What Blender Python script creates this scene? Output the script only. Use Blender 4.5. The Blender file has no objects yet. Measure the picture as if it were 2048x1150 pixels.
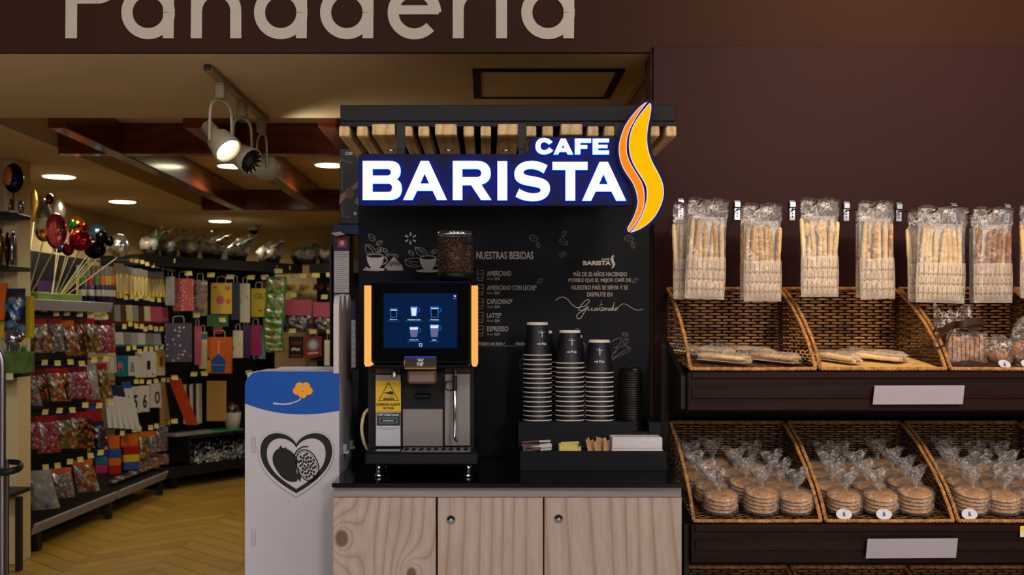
import bpy, bmesh, math, random
from mathutils import Vector, Matrix
from mathutils.geometry import tessellate_polygon
random.seed(7)
SC = bpy.context.scene
COL = SC.collection

# ---------------------------------------------------------------- camera
EYE = 1.35                      # camera height, metres
F, CX, CY = 2196.0, 975.0, 645.0   # focal length and vanishing point in photograph pixels (2048 x 1150)
cam_d = bpy.data.cameras.new('camera')
cam = bpy.data.objects.new('camera', cam_d)
COL.objects.link(cam)
cam.location = (0, 0, EYE)
cam.rotation_euler = (math.pi / 2, 0, 0)
cam_d.sensor_width = 36.0
cam_d.lens = 36.0 * F / 2048
cam_d.shift_x = (1024 - CX) / 2048
cam_d.shift_y = (CY - 575) / 2048
cam_d.clip_start = 0.05
cam_d.clip_end = 60
cam_d.dof.use_dof = True
cam_d.dof.focus_distance = 3.25
cam_d.dof.aperture_fstop = 6.0
SC.camera = cam

# ---------------------------------------------------------------- view, world
SC.view_settings.view_transform = 'Standard'
SC.view_settings.look = 'None'
SC.view_settings.gamma = 1.0
SC.view_settings.use_curve_mapping = False
SC.view_settings.exposure = 0.0
try:
    SC.cycles.use_denoising = True
    SC.cycles.max_bounces = 7
    SC.cycles.diffuse_bounces = 3
    SC.cycles.glossy_bounces = 3
    SC.cycles.transmission_bounces = 4
    SC.cycles.transparent_max_bounces = 24
    SC.cycles.sample_clamp_indirect = 4.0
    SC.cycles.caustics_reflective = False
    SC.cycles.caustics_refractive = False
except Exception:
    pass
W = bpy.data.worlds.new('world')
SC.world = W
W.use_nodes = True
W.node_tree.nodes['Background'].inputs[0].default_value = (1.0, 0.80, 0.62, 1)
W.node_tree.nodes['Background'].inputs[1].default_value = 0.022

# ---------------------------------------------------------------- lights on the camera side
def lamp(name, kind, loc, power, col=(1, 1, 1), aim=None, size=0.2, angle=60, blend=0.5):
    d = bpy.data.lights.new(name, kind)
    d.energy = power
    d.color = col
    if kind == 'AREA':
        d.shape = 'DISK'; d.size = size
    else:
        d.shadow_soft_size = size
    if kind == 'SPOT':
        d.spot_size = math.radians(angle); d.spot_blend = blend
    o = bpy.data.objects.new(name, d)
    COL.objects.link(o)
    o.location = loc
    if aim is not None:
        v = Vector(aim) - Vector(loc)
        o.rotation_euler = v.to_track_quat('-Z', 'Y').to_euler()
    return o

WARM = (1.0, 0.80, 0.56)
NEUT = (1.0, 0.935, 0.90)
# unseen fill lamps added behind the camera, standing in for the store's light ...
for x, y, w_ in ((-5.0, -8.0, 30), (-1.0, -9.5, 55), (3.4, -9.0, 230), (8.5, -4.0, 110)):
    lamp('shop_fill_lamp', 'AREA', (x, y, 3.5), w_, NEUT, (x * .3, 3.4, 1.2), 1.2)
for x, w_ in ((-2.6, 26), (-0.7, 36), (1.0, 34), (2.8, 22)):
    lamp('shop_fill_lamp', 'AREA', (x, -0.6, 3.7), w_, NEUT, (x * .6, 3.2, 0.9), 0.7)
# ... and unseen spots added so the floor bounces light up to the soffit
for x, y in ((-2.4, 1.0), (-0.8, 0.7), (0.8, 0.7), (2.4, 0.9)):
    lamp('aisle_bounce_lamp', 'SPOT', (x, y, 3.5), 370, NEUT, (x, y - .2, 0), 0.15, 62, 0.6)
# accent spots over the bread
lamp('bread_spot_lamp', 'SPOT', (1.9, -0.4, 3.3), 350, WARM, (1.38, 3.55, 1.48), 0.12, 34, 1.0)
lamp('bread_spot_lamp', 'SPOT', (1.5, 2.75, 3.3), 120, (1.0, .66, .42), (1.45, 3.75, 2.45), 0.08, 100, 1.0)

# ---------------------------------------------------------------- helpers
def P(px, py, Y):
    return Vector(((px - CX) * Y / F, Y, EYE - (py - CY) * Y / F))
def PX(px, Y): return (px - CX) * Y / F
def PZ(py, Y): return EYE - (py - CY) * Y / F
def YF(py, Z): return (EYE - Z) * F / (py - CY)       # depth of a point of height Z seen at row py
def ONL(px, py, a, b):
    """point of the upright plane through floor points a and b that is seen at px, py"""
    k = (px - CX) / F
    dx, dy = b[0] - a[0], b[1] - a[1]
    t = (k * a[1] - a[0]) / (dx - k * dy)
    return P(px, py, a[1] + t * dy)

def lin(c):
    c = c / 255.0
    return c / 12.92 if c <= 0.04045 else ((c + 0.055) / 1.055) ** 2.4
def rgb(c): return (lin(c[0]), lin(c[1]), lin(c[2]), 1.0)

class MB:
    """collects geometry for ONE mesh object"""
    def __init__(s):
        s.v, s.f, s.mi, s.sm, s.uv = [], [], [], [], []
    def add(s, vs, fs, m=0, smooth=False, uvs=None):
        b = len(s.v)
        s.v += [tuple(p) for p in vs]
        for i, f in enumerate(fs):
            s.f.append([b + k for k in f]); s.mi.append(m); s.sm.append(smooth)
            s.uv.append(uvs[i] if uvs else None)
        return s
    def box(s, lo, hi, m=0, bev=0.0, seg=1, mat=None):
        bm = bmesh.new()
        bmesh.ops.create_cube(bm, size=1.0)
        sz = [hi[i] - lo[i] for i in range(3)]
        c = [(hi[i] + lo[i]) / 2 for i in range(3)]
        for q in bm.verts:
            q.co = Vector((q.co.x * sz[0], q.co.y * sz[1], q.co.z * sz[2]))
        if bev > 0:
            bmesh.ops.bevel(bm, geom=bm.edges[:], offset=min(bev, min(map(abs, sz)) * 0.45), segments=seg, affect='EDGES', profile=0.5)
        bm.verts.ensure_lookup_table()
        T = mat if mat is not None else Matrix.Identity(4)
        vs = [T @ (q.co + Vector(c)) for q in bm.verts]
        fs = [[q.index for q in f.verts] for f in bm.faces]
        bm.free()
        return s.add(vs, fs, m, False)
    def obox(s, c, u, v, w, m=0, bev=0.0):
        """box with centre c and three half-axis vectors"""
        u, v, w, c = Vector(u), Vector(v), Vector(w), Vector(c)
        T = Matrix(((u.x, v.x, w.x, c.x), (u.y, v.y, w.y, c.y), (u.z, v.z, w.z, c.z), (0, 0, 0, 1)))
        if bev <= 0:
            return s.box((-1, -1, -1), (1, 1, 1), m, 0, 1, T)
        lu, lv, lw = u.length, v.length, w.length
        T2 = Matrix(((u.x / lu, v.x / lv, w.x / lw, c.x), (u.y / lu, v.y / lv, w.y / lw, c.y), (u.z / lu, v.z / lv, w.z / lw, c.z), (0, 0, 0, 1)))
        return s.box((-lu, -lv, -lw), (lu, lv, lw), m, bev, 1, T2)
    def tube(s, pts, r, n=8, m=0, cap=True, flat=1.0):
        pts = [Vector(p) for p in pts]
        k = len(pts)
        rs = r if isinstance(r, (list, tuple)) else [r] * k
        t0 = (pts[1] - pts[0]).normalized()
        nrm = t0.orthogonal().normalized()
        if abs(t0.z) < 0.9:
            nrm = (Vector((0, 0, 1)) - t0 * t0.z).normalized()
        vs, fs = [], []
        for i in range(k):
            t = (pts[min(i + 1, k - 1)] - pts[max(i - 1, 0)]).normalized()
            nrm = (nrm - t * nrm.dot(t))
            nrm = nrm.normalized() if nrm.length > 1e-6 else t.orthogonal().normalized()
            bn = t.cross(nrm)
            for j in range(n):
                a = 2 * math.pi * j / n
                vs.append(pts[i] + (nrm * math.cos(a) + bn * math.sin(a) * flat) * rs[i])
        for i in range(k - 1):
            for j in range(n):
                fs.append([i * n + j, i * n + (j + 1) % n, (i + 1) * n + (j + 1) % n, (i + 1) * n + j])
        s.add(vs, fs, m, True)
        if cap:
            s.add([vs[j] for j in range(n)][::-1], [list(range(n))], m)
            s.add([vs[(k - 1) * n + j] for j in range(n)], [list(range(n))], m)
        return s
    def lathe(s, prof, n=24, c=(0, 0, 0), m=0, axis=None, smooth=True, sx=1.0, sy=1.0):
        """prof: (radius, height) or (radius, height, material) along an upright axis; axis: other direction"""
        c = Vector(c)
        if axis is not None:
            Q = Vector((0, 0, 1)).rotation_difference(Vector(axis).normalized()).to_matrix()
        vs, fs, ms = [], [], []
        for p in prof:
            for j in range(n):
                a = 2 * math.pi * j / n
                q = Vector((p[0] * math.cos(a) * sx, p[0] * math.sin(a) * sy, p[1]))
                vs.append(c + (Q @ q if axis is not None else q))
        for i in range(len(prof) - 1):
            mm = prof[i][2] if len(prof[i]) > 2 else m
            for j in range(n):
                fs.append([i * n + j, i * n + (j + 1) % n, (i + 1) * n + (j + 1) % n, (i + 1) * n + j])
                ms.append(mm)
        b = len(s.v)
        s.v += [tuple(p) for p in vs]
        for f, mm in zip(fs, ms):
            s.f.append([b + q for q in f]); s.mi.append(mm); s.sm.append(smooth); s.uv.append(None)
        return s
    def poly(s, loops, fr, d=0.0, m=0, mside=None):
        """flat polygon (first loop outer, others holes) in frame fr(u, v, w) -> point; d: thickness along w"""
        flat = [[Vector((p[0], p[1], 0)) for p in lp] for lp in loops]
        tris = tessellate_polygon(flat)
        pts = [p for lp in loops for p in lp]
        mside = m if mside is None else mside
        area = lambda t: (pts[t[1]][0] - pts[t[0]][0]) * (pts[t[2]][1] - pts[t[0]][1]) - (pts[t[2]][0] - pts[t[0]][0]) * (pts[t[1]][1] - pts[t[0]][1])
        tris = [list(t) if area(t) > 0 else list(t)[::-1] for t in tris]
        s.add([fr(p[0], p[1], d) for p in pts], tris, m, False, [[(pts[i][0], pts[i][1]) for i in t] for t in tris])
        if d:
            s.add([fr(p[0], p[1], 0) for p in pts], [t[::-1] for t in tris], mside)
            for li, lp in enumerate(loops):
                k = len(lp)
                a = sum(lp[i][0] * lp[(i + 1) % k][1] - lp[(i + 1) % k][0] * lp[i][1] for i in range(k))
                L = list(lp) if (a > 0) == (li == 0) else list(lp)[::-1]
                s.add([fr(p[0], p[1], 0) for p in L] + [fr(p[0], p[1], d) for p in L],
                      [[i, (i + 1) % k, k + (i + 1) % k, k + i] for i in range(k)], mside)
        return s
    def stroke(s, pts, w, fr, d=0.0, m=0, closed=False):
        """ribbon of width w along 2D points"""
        pts = [Vector((p[0], p[1])) for p in pts]
        k = len(pts)
        ws = w if isinstance(w, (list, tuple)) else [w] * k
        L, R = [], []
        for i in range(k):
            a = pts[i - 1] if (i > 0 or closed) else pts[i]
            b = pts[(i + 1) % k] if (i < k - 1 or closed) else pts[i]
            t1 = (pts[i] - a); t2 = (b - pts[i])
            t1 = t1.normalized() if t1.length > 1e-9 else t2.normalized()
            t2 = t2.normalized() if t2.length > 1e-9 else t1
            t = t1 + t2
            t = t.normalized() if t.length > 1e-6 else t1
            n = Vector((-t.y, t.x))
            q = ws[i] / 2 / max(0.5, abs(n.dot(Vector((-t1.y, t1.x)))))
            L.append(pts[i] + n * q); R.append(pts[i] - n * q)
        vs = [fr(p.x, p.y, d) for p in L] + [fr(p.x, p.y, d) for p in R]
        rng = range(k if closed else k - 1)
        s.add(vs, [[k + i, k + (i + 1) % k, (i + 1) % k, i] for i in rng], m)
        if d:
            lo = [fr(p.x, p.y, 0) for p in L] + [fr(p.x, p.y, 0) for p in R]
            s.add(vs + lo, [[i, (i + 1) % k, 2 * k + (i + 1) % k, 2 * k + i] for i in rng] + [[k + (i + 1) % k, k + i, 3 * k + i, 3 * k + (i + 1) % k] for i in rng], m)
        return s
    def grid(s, fn, nu, nv, m=0, smooth=True, uvs=None):
        """fn(u, v) -> point for u, v in 0..1"""
        vs = [fn(i / nu, j / nv) for j in range(nv + 1) for i in range(nu + 1)]
        fs, uu = [], []
        for j in range(nv):
            for i in range(nu):
                a = j * (nu + 1) + i
                fs.append([a, a + 1, a + nu + 2, a + nu + 1])
                if uvs:
                    uu.append([uvs(i / nu, j / nv), uvs((i + 1) / nu, j / nv), uvs((i + 1) / nu, (j + 1) / nv), uvs(i / nu, (j + 1) / nv)])
        return s.add(vs, fs, m, smooth, uu or None)
    def ball(s, c, r, n=12, m=0, jit=0.0, rnd=None):
        rx, ry, rz = r if isinstance(r, (tuple, list)) else (r, r, r)
        k = max(4, n // 2)
        vs, fs = [], []
        for i in range(k + 1):
            th = math.pi * i / k
            for j in range(n):
                a = 2 * math.pi * j / n
                q = 1 + (rnd.uniform(-jit, jit) if jit and rnd else 0)
                vs.append((c[0] + rx * q * math.sin(th) * math.cos(a), c[1] + ry * q * math.sin(th) * math.sin(a), c[2] + rz * q * math.cos(th)))
        for i in range(k):
            for j in range(n):
                fs.append([i * n + j, (i + 1) * n + j, (i + 1) * n + (j + 1) % n, i * n + (j + 1) % n])
        return s.add(vs, fs, m, True)
    def text(s, body, x0, y0, x1, y1, fr, d=0.0, m=0, bold=0.0, rot=False):
        """lettering fitted into the rectangle x0..x1, y0..y1 of frame fr (y up)"""
        vs, fs = text_mesh(body, bold)
        ax, bx = min(p[0] for p in vs), max(p[0] for p in vs)
        ay, by = min(p[1] for p in vs), max(p[1] for p in vs)
        kx, ky = (x1 - x0) / max(bx - ax, 1e-6), (y1 - y0) / max(by - ay, 1e-6)
        q = [((x0 + (p[0] - ax) * kx), (y0 + (p[1] - ay) * ky)) for p in vs]
        if rot:
            q = [(x0 + x1 - a, y0 + y1 - b) for a, b in q]
        return s.add([fr(a, b, d) for a, b in q], fs, m)
    def build(s, name, mats, parent=None, loc=None):
        me = bpy.data.meshes.new(name)
        L = Vector(loc) if loc is not None else None
        if parent is not None:
            top = parent
            while top.parent is not None: top = top.parent
            L = Vector(top.location)
        vs = s.v if L is None else [tuple(Vector(p) - L) for p in s.v]
        me.from_pydata(vs, [], s.f)
        mats = mats if isinstance(mats, (list, tuple)) else [mats]
        for x in mats:
            me.materials.append(x)
        me.polygons.foreach_set('material_index', [min(i, len(mats) - 1) for i in s.mi])
        me.polygons.foreach_set('use_smooth', s.sm)
        if any(u is not None for u in s.uv):
            lay = me.uv_layers.new(name='UVMap')
            k = 0
            for f, u in zip(s.f, s.uv):
                for i in range(len(f)):
                    if u is not None:
                        lay.data[k].uv = u[i]
                    k += 1
        me.update()
        o = bpy.data.objects.new(name, me)
        COL.objects.link(o)
        if parent is not None:
            o.parent = parent
        elif L is not None:
            o.location = L
        return o

_tm = {}
def text_mesh(body, bold=0.0):
    key = (body, bold)
    if key not in _tm:
        c = bpy.data.curves.new('lettering', 'FONT')
        c.body = body; c.size = 1.0; c.offset = bold; c.resolution_u = 3
        c.align_x = 'LEFT'
        o = bpy.data.objects.new('lettering', c)
        me = o.to_mesh()
        vs = [(p.co.x, p.co.y) for p in me.vertices]
        fs = [list(p.vertices) for p in me.polygons]
        area = 0
        for f in fs[:1]:
            a, b, q = vs[f[0]], vs[f[1]], vs[f[2]]
            area = (b[0] - a[0]) * (q[1] - a[1]) - (q[0] - a[0]) * (b[1] - a[1])
        if area < 0:
            fs = [f[::-1] for f in fs]
        o.to_mesh_clear()
        bpy.data.objects.remove(o); bpy.data.curves.remove(c)
        _tm[key] = (vs, fs)
    return _tm[key]

def fr_y(Y, sgn=-1):
    """frame of the upright plane at depth Y that faces the camera; w > 0 comes forward"""
    return lambda u, v, w=0.0: (u, Y + sgn * w, v)
def fr_px(Y):
    """the same plane addressed by photograph pixels"""
    return lambda u, v, w=0.0: (PX(u, Y), Y - w, PZ(-v, Y))
def fr_dir(o, ux, uy, un):
    o, ux, uy, un = Vector(o), Vector(ux), Vector(uy), Vector(un)
    return lambda u, v, w=0.0: tuple(o + ux * u + uy * v + un * w)

def path(d, k=1.0, ox=0.0, oy=0.0, n=8):
    """mini outline language: M x,y L x,y C x,y x,y x,y Z -> loops; y is turned upward"""
    loops, cur = [], []
    tok = d.replace('Z', ' Z').split()
    i, cmd = 0, 'M'
    g = lambda t: (float(t.split(',')[0]) / k + ox, -(float(t.split(',')[1]) / k + oy))
    while i < len(tok):
        t = tok[i]
        if t[0] in 'MLCZ':
            cmd = t[0]
            if cmd == 'Z':
                if len(cur) > 1 and (Vector(cur[0]) - Vector(cur[-1])).length < 1e-6: cur.pop()
                loops.append(cur); cur = []; i += 1; continue
            t = t[1:]
        if cmd == 'C':
            a, b, c = g(t), g(tok[i + 1]), g(tok[i + 2]); p = cur[-1]
            for q in range(1, n + 1):
                u = q / n; w = 1 - u
                cur.append(tuple(w ** 3 * p[z] + 3 * w * w * u * a[z] + 3 * w * u * u * b[z] + u ** 3 * c[z] for z in (0, 1)))
            i += 3
        else:
            cur.append(g(t)); i += 1
    if cur: loops.append(cur)
    return loops
def smooth2(pts, n=5):
    """Catmull-Rom through points of any dimension"""
    pts = [Vector(p) for p in pts]
    out = []
    for i in range(len(pts) - 1):
        p0, p1, p2, p3 = pts[max(i - 1, 0)], pts[i], pts[i + 1], pts[min(i + 2, len(pts) - 1)]
        for q in range(n):
            t = q / n
            out.append(0.5 * ((2 * p1) + (p2 - p0) * t + (2 * p0 - 5 * p1 + 4 * p2 - p3) * t * t + (3 * p1 - p0 - 3 * p2 + p3) * t ** 3))
    return out + [pts[-1]]
def ring(cx, cy, rx, ry=None, n=24, a0=0.0, a1=2 * math.pi):
    ry = rx if ry is None else ry
    full = abs(a1 - a0 - 2 * math.pi) < 1e-6
    k = n if full else n + 1
    return [(cx + rx * math.cos(a0 + (a1 - a0) * i / n), cy + ry * math.sin(a0 + (a1 - a0) * i / n)) for i in range(k)]
def rrect(x0, y0, x1, y1, r, n=5, corners=(1, 1, 1, 1)):
    out = []
    for (cx, cy, a), on in zip(((x1 - r, y1 - r, 0), (x0 + r, y1 - r, 90), (x0 + r, y0 + r, 180), (x1 - r, y0 + r, 270)), corners):
        if on:
            out += [(cx + r * math.cos(math.radians(a + 90 * i / n)), cy + r * math.sin(math.radians(a + 90 * i / n))) for i in range(n + 1)]
        else:
            out.append((x1 if a in (0, 270) else x0, y1 if a in (0, 90) else y0))
    return out

# ---------------------------------------------------------------- objects, labels
def tag(o, label, cat, group=None):
    o['label'] = label; o['category'] = cat
    if group: o['group'] = group
    return o
def thing(name, loc, label, cat, group=None):
    o = bpy.data.objects.new(name, None)
    o.empty_display_size = 0.05
    COL.objects.link(o)
    o.location = loc
    return tag(o, label, cat, group)
def struct(o):
    o['kind'] = 'structure'
    return o
def dup(root, loc, label=None, group=None, rz=None, scale=None):
    r = root.copy(); COL.objects.link(r)
    r.location = loc
    if rz is not None: r.rotation_euler = (0, 0, rz)
    if scale is not None: r.scale = (scale,) * 3
    if label: r['label'] = label
    if group: r['group'] = group
    for ch in list(root.children):
        c = ch.copy(); COL.objects.link(c); c.parent = r
        for g in list(ch.children):
            d = g.copy(); COL.objects.link(d); d.parent = c
    return r
ORD = ['first', 'second', 'third', 'fourth', 'fifth', 'sixth', 'seventh', 'eighth', 'ninth', 'tenth', 'eleventh', 'twelfth', 'thirteenth', 'fourteenth', 'fifteenth', 'sixteenth', 'seventeenth', 'eighteenth', 'nineteenth', 'twentieth']
ORD += ['twenty-' + x for x in ORD[:9]] + ['thirtieth'] + ['thirty-' + x for x in ORD[:9]]

# ---------------------------------------------------------------- materials
def new_mat(name):
    m = bpy.data.materials.new(name); m.use_nodes = True
    nt = m.node_tree
    return m, nt, nt.nodes['Principled BSDF'], nt.nodes['Material Output']
def N(nt, typ, **kw):
    n = nt.nodes.new(typ)
    for k, v in kw.items():
        if k.startswith('i_'):
            n.inputs[int(k[2:]) if k[2:].isdigit() else k[2:].replace('_', ' ')].default_value = v
        else:
            setattr(n, k, v)
    return n
def math_n(nt, op, a, b=None, c=None):
    n = nt.nodes.new('ShaderNodeMath'); n.operation = op
    for i, x in enumerate((a, b, c)):
        if x is None: continue
        if isinstance(x, (int, float)): n.inputs[i].default_value = x
        else: nt.links.new(x, n.inputs[i])
    return n.outputs[0]
def ramp(nt, fac, stops, interp='LINEAR'):
    n = nt.nodes.new('ShaderNodeValToRGB')
    n.color_ramp.interpolation = interp
    e = n.color_ramp.elements
    while len(e) < len(stops): e.new(0.5)
    for x, (p, c) in zip(e, stops):
        x.position = p; x.color = rgb(c) if len(c) == 3 else c
    nt.links.new(fac, n.inputs[0])
    return n.outputs[0]
def coords(nt, scale=(1, 1, 1), kind='Object', rot=(0, 0, 0), loc=(0, 0, 0)):
    t = nt.nodes.new('ShaderNodeTexCoord'); mp = nt.nodes.new('ShaderNodeMapping')
    mp.inputs['Scale'].default_value = scale; mp.inputs['Rotation'].default_value = rot; mp.inputs['Location'].default_value = loc
    nt.links.new(t.outputs[kind], mp.inputs[0])
    return mp.outputs[0]
def bump(nt, bsdf, h, strength=0.3, dist=0.01):
    b = nt.nodes.new('ShaderNodeBump'); b.inputs['Strength'].default_value = strength; b.inputs['Distance'].default_value = dist
    nt.links.new(h, b.inputs['Height']); nt.links.new(b.outputs[0], bsdf.inputs['Normal'])

def plain(name, c, rough=0.5, metal=0.0, var=0.0, vscale=8.0, spec=0.3, coat=0.0, bmp=0.0, bscale=60.0):
    m, nt, b, _ = new_mat(name)
    b.inputs['Base Color'].default_value = rgb(c)
    b.inputs['Roughness'].default_value = rough
    b.inputs['Metallic'].default_value = metal
    b.inputs['Specular IOR Level'].default_value = spec
    b.inputs['Coat Weight'].default_value = coat
    if var > 0:
        nz = N(nt, 'ShaderNodeTexNoise'); nz.inputs['Scale'].default_value = vscale; nz.inputs['Detail'].default_value = 4
        nt.links.new(coords(nt), nz.inputs['Vector'])
        lo = tuple(max(0, x * (1 - var)) for x in c); hi = tuple(min(255, x * (1 + var)) for x in c)
        nt.links.new(ramp(nt, nz.outputs['Fac'], [(0.3, lo), (0.7, hi)]), b.inputs['Base Color'])
    if bmp > 0:
        nz = N(nt, 'ShaderNodeTexNoise'); nz.inputs['Scale'].default_value = bscale; nz.inputs['Detail'].default_value = 3
        nt.links.new(coords(nt), nz.inputs['Vector'])
        bump(nt, b, nz.outputs['Fac'], bmp, 0.01)
    return m
def glow(name, c, strength):
    m, nt, b, out = new_mat(name)
    b.inputs['Base Color'].default_value = (0.002, 0.002, 0.002, 1)
    b.inputs['Emission Color'].default_value = rgb(c)
    b.inputs['Emission Strength'].default_value = strength
    b.inputs['Specular IOR Level'].default_value = 0.0
    b.inputs['Roughness'].default_value = 1.0
    return m
def wood(name, stops, scale=(1, 1, 1), rough=0.5, bands=6.0, dist=3.0, coat=0.0, direction='X', knots=(), detail=2.0, fine=0.35):
    """banded grain; scale stretches it along the board"""
    m, nt, b, _ = new_mat(name)
    v = coords(nt, scale)
    nz = N(nt, 'ShaderNodeTexNoise'); nz.inputs['Scale'].default_value = 1.6; nz.inputs['Detail'].default_value = detail
    nt.links.new(v, nz.inputs['Vector'])
    mix = nt.nodes.new('ShaderNodeSeparateXYZ'); nt.links.new(v, mix.inputs[0])
    ph = math_n(nt, 'ADD', math_n(nt, 'MULTIPLY', mix.outputs[direction], bands), math_n(nt, 'MULTIPLY', nz.outputs['Fac'], dist))
    kd = None
    for (kx, kz, kr) in knots:
        t = nt.nodes.new('ShaderNodeTexCoord'); sx = nt.nodes.new('ShaderNodeSeparateXYZ'); nt.links.new(t.outputs['Object'], sx.inputs[0])
        dx = math_n(nt, 'SUBTRACT', sx.outputs['X'], kx); dz = math_n(nt, 'MULTIPLY', math_n(nt, 'SUBTRACT', sx.outputs['Z'], kz), 0.75)
        d = math_n(nt, 'DIVIDE', math_n(nt, 'SQRT', math_n(nt, 'ADD', math_n(nt, 'MULTIPLY', dx, dx), math_n(nt, 'MULTIPLY', dz, dz))), kr)
        e = math_n(nt, 'POWER', 2.718, math_n(nt, 'MULTIPLY', d, -0.55))
        ph = math_n(nt, 'ADD', ph, math_n(nt, 'MULTIPLY', e, 7.0))
        kk = math_n(nt, 'SUBTRACT', 1.25, d)
        kk = math_n(nt, 'MULTIPLY', math_n(nt, 'MAXIMUM', kk, 0.0), 2.2)
        kd = kk if kd is None else math_n(nt, 'ADD', kd, kk)
    fr = math_n(nt, 'FRACT', ph)
    col = ramp(nt, fr, stops)
    n2 = N(nt, 'ShaderNodeTexNoise'); n2.inputs['Scale'].default_value = 90; n2.inputs['Detail'].default_value = 3
    nt.links.new(v, n2.inputs['Vector'])
    mx = nt.nodes.new('ShaderNodeMix'); mx.data_type = 'RGBA'; mx.blend_type = 'MULTIPLY'
    mx.inputs['Factor'].default_value = fine
    nt.links.new(col, mx.inputs['A']); nt.links.new(ramp(nt, n2.outputs['Fac'], [(0.3, (170, 160, 150)), (0.7, (255, 255, 255))]), mx.inputs['B'])
    last = mx.outputs['Result']
    if kd is not None:
        m2 = nt.nodes.new('ShaderNodeMix'); m2.data_type = 'RGBA'
        nt.links.new(math_n(nt, 'MINIMUM', kd, 0.85), m2.inputs['Factor'])
        nt.links.new(last, m2.inputs['A']); m2.inputs['B'].default_value = rgb((92, 66, 52))
        last = m2.outputs['Result']
    nt.links.new(last, b.inputs['Base Color'])
    b.inputs['Roughness'].default_value = rough
    b.inputs['Coat Weight'].default_value = coat
    b.inputs['Coat Roughness'].default_value = 0.15
    b.inputs['Specular IOR Level'].default_value = 0.10
    return m
def film(name, tint=(235, 238, 245), haze=0.05, crease=45.0, rough=0.12, strength=0.9, edge=0.45, creases=0.0):
    """clear crinkled plastic film"""
    m = bpy.data.materials.new(name); m.use_nodes = True
    nt = m.node_tree; nt.nodes.clear()
    out = N(nt, 'ShaderNodeOutputMaterial')
    tr = N(nt, 'ShaderNodeBsdfTransparent'); gl = N(nt, 'ShaderNodeBsdfGlossy'); df = N(nt, 'ShaderNodeBsdfDiffuse')
    gl.inputs['Roughness'].default_value = rough
    df.inputs['Color'].default_value = rgb(tint)
    v = coords(nt)
    vo = N(nt, 'ShaderNodeTexVoronoi'); vo.feature = 'DISTANCE_TO_EDGE'; vo.inputs['Scale'].default_value = crease
    nz = N(nt, 'ShaderNodeTexNoise'); nz.inputs['Scale'].default_value = crease * 0.7; nz.inputs['Detail'].default_value = 5
    nt.links.new(v, nz.inputs['Vector'])
    ad = N(nt, 'ShaderNodeVectorMath', operation='MULTIPLY_ADD')
    nt.links.new(nz.outputs['Color'], ad.inputs[0]); ad.inputs[1].default_value = (0.05,) * 3; nt.links.new(v, ad.inputs[2])
    nt.links.new(ad.outputs[0], vo.inputs['Vector'])
    h = math_n(nt, 'ADD', math_n(nt, 'MULTIPLY', vo.outputs['Distance'], 0.6), nz.outputs['Fac'])
    bp = N(nt, 'ShaderNodeBump'); bp.inputs['Strength'].default_value = strength; bp.inputs['Distance'].default_value = 0.02
    nt.links.new(h, bp.inputs['Height'])
    nt.links.new(bp.outputs[0], gl.inputs['Normal'])
    lw = N(nt, 'ShaderNodeLayerWeight'); lw.inputs[0].default_value = 0.35
    nt.links.new(bp.outputs[0], lw.inputs['Normal'])
    f1 = math_n(nt, 'MINIMUM', math_n(nt, 'MULTIPLY_ADD', lw.outputs['Fresnel'], edge, 0.035), 0.7)
    mh = N(nt, 'ShaderNodeMixShader'); mh.inputs[0].default_value = haze
    if creases > 0:
        cr = math_n(nt, 'MULTIPLY', math_n(nt, 'MAXIMUM', math_n(nt, 'SUBTRACT', 0.10, vo.outputs['Distance']), 0.0), 10.0)
        n3 = N(nt, 'ShaderNodeTexNoise'); n3.inputs['Scale'].default_value = crease * 0.5; nt.links.new(v, n3.inputs['Vector'])
        k3 = math_n(nt, 'MULTIPLY', math_n(nt, 'MAXIMUM', math_n(nt, 'SUBTRACT', n3.outputs['Fac'], 0.42), 0.0), 5.0)
        nt.links.new(math_n(nt, 'MINIMUM', math_n(nt, 'MULTIPLY_ADD', math_n(nt, 'MULTIPLY', cr, k3), creases, haze), 0.9), mh.inputs[0])
    nt.links.new(tr.outputs[0], mh.inputs[1]); nt.links.new(df.outputs[0], mh.inputs[2])
    mg = N(nt, 'ShaderNodeMixShader'); nt.links.new(f1, mg.inputs[0])
    nt.links.new(mh.outputs[0], mg.inputs[1]); nt.links.new(gl.outputs[0], mg.inputs[2])
    nt.links.new(mg.outputs[0], out.inputs[0])
    return m
def confetti(name, cols, scale=40.0, rough=0.25, coat=0.6, dark=(30, 18, 12)):
    """mottled contents seen through a glossy printed pouch"""
    m, nt, b, _ = new_mat(name)
    vo = N(nt, 'ShaderNodeTexVoronoi'); vo.inputs['Scale'].default_value = scale
    nz = N(nt, 'ShaderNodeTexNoise'); nz.inputs['Scale'].default_value = scale * 0.3; nz.inputs['Detail'].default_value = 4
    v = coords(nt); nt.links.new(v, vo.inputs['Vector']); nt.links.new(v, nz.inputs['Vector'])
    sp = nt.nodes.new('ShaderNodeSeparateColor'); nt.links.new(vo.outputs['Color'], sp.inputs[0])
    k = len(cols)
    c1 = ramp(nt, sp.outputs[0], [(i / k, c) for i, c in enumerate(cols)], 'CONSTANT')
    mx = nt.nodes.new('ShaderNodeMix'); mx.data_type = 'RGBA'
    nt.links.new(math_n(nt, 'MINIMUM', math_n(nt, 'MULTIPLY', vo.outputs['Distance'], 1.1), 0.8), mx.inputs['Factor'])
    nt.links.new(c1, mx.inputs['A']); mx.inputs['B'].default_value = rgb(dark)
    nt.links.new(mx.outputs['Result'], b.inputs['Base Color'])
    b.inputs['Roughness'].default_value = rough
    b.inputs['Coat Weight'].default_value = coat; b.inputs['Coat Roughness'].default_value = 0.12
    bump(nt, b, nz.outputs['Fac'], 0.5, 0.02)
    return m
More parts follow.
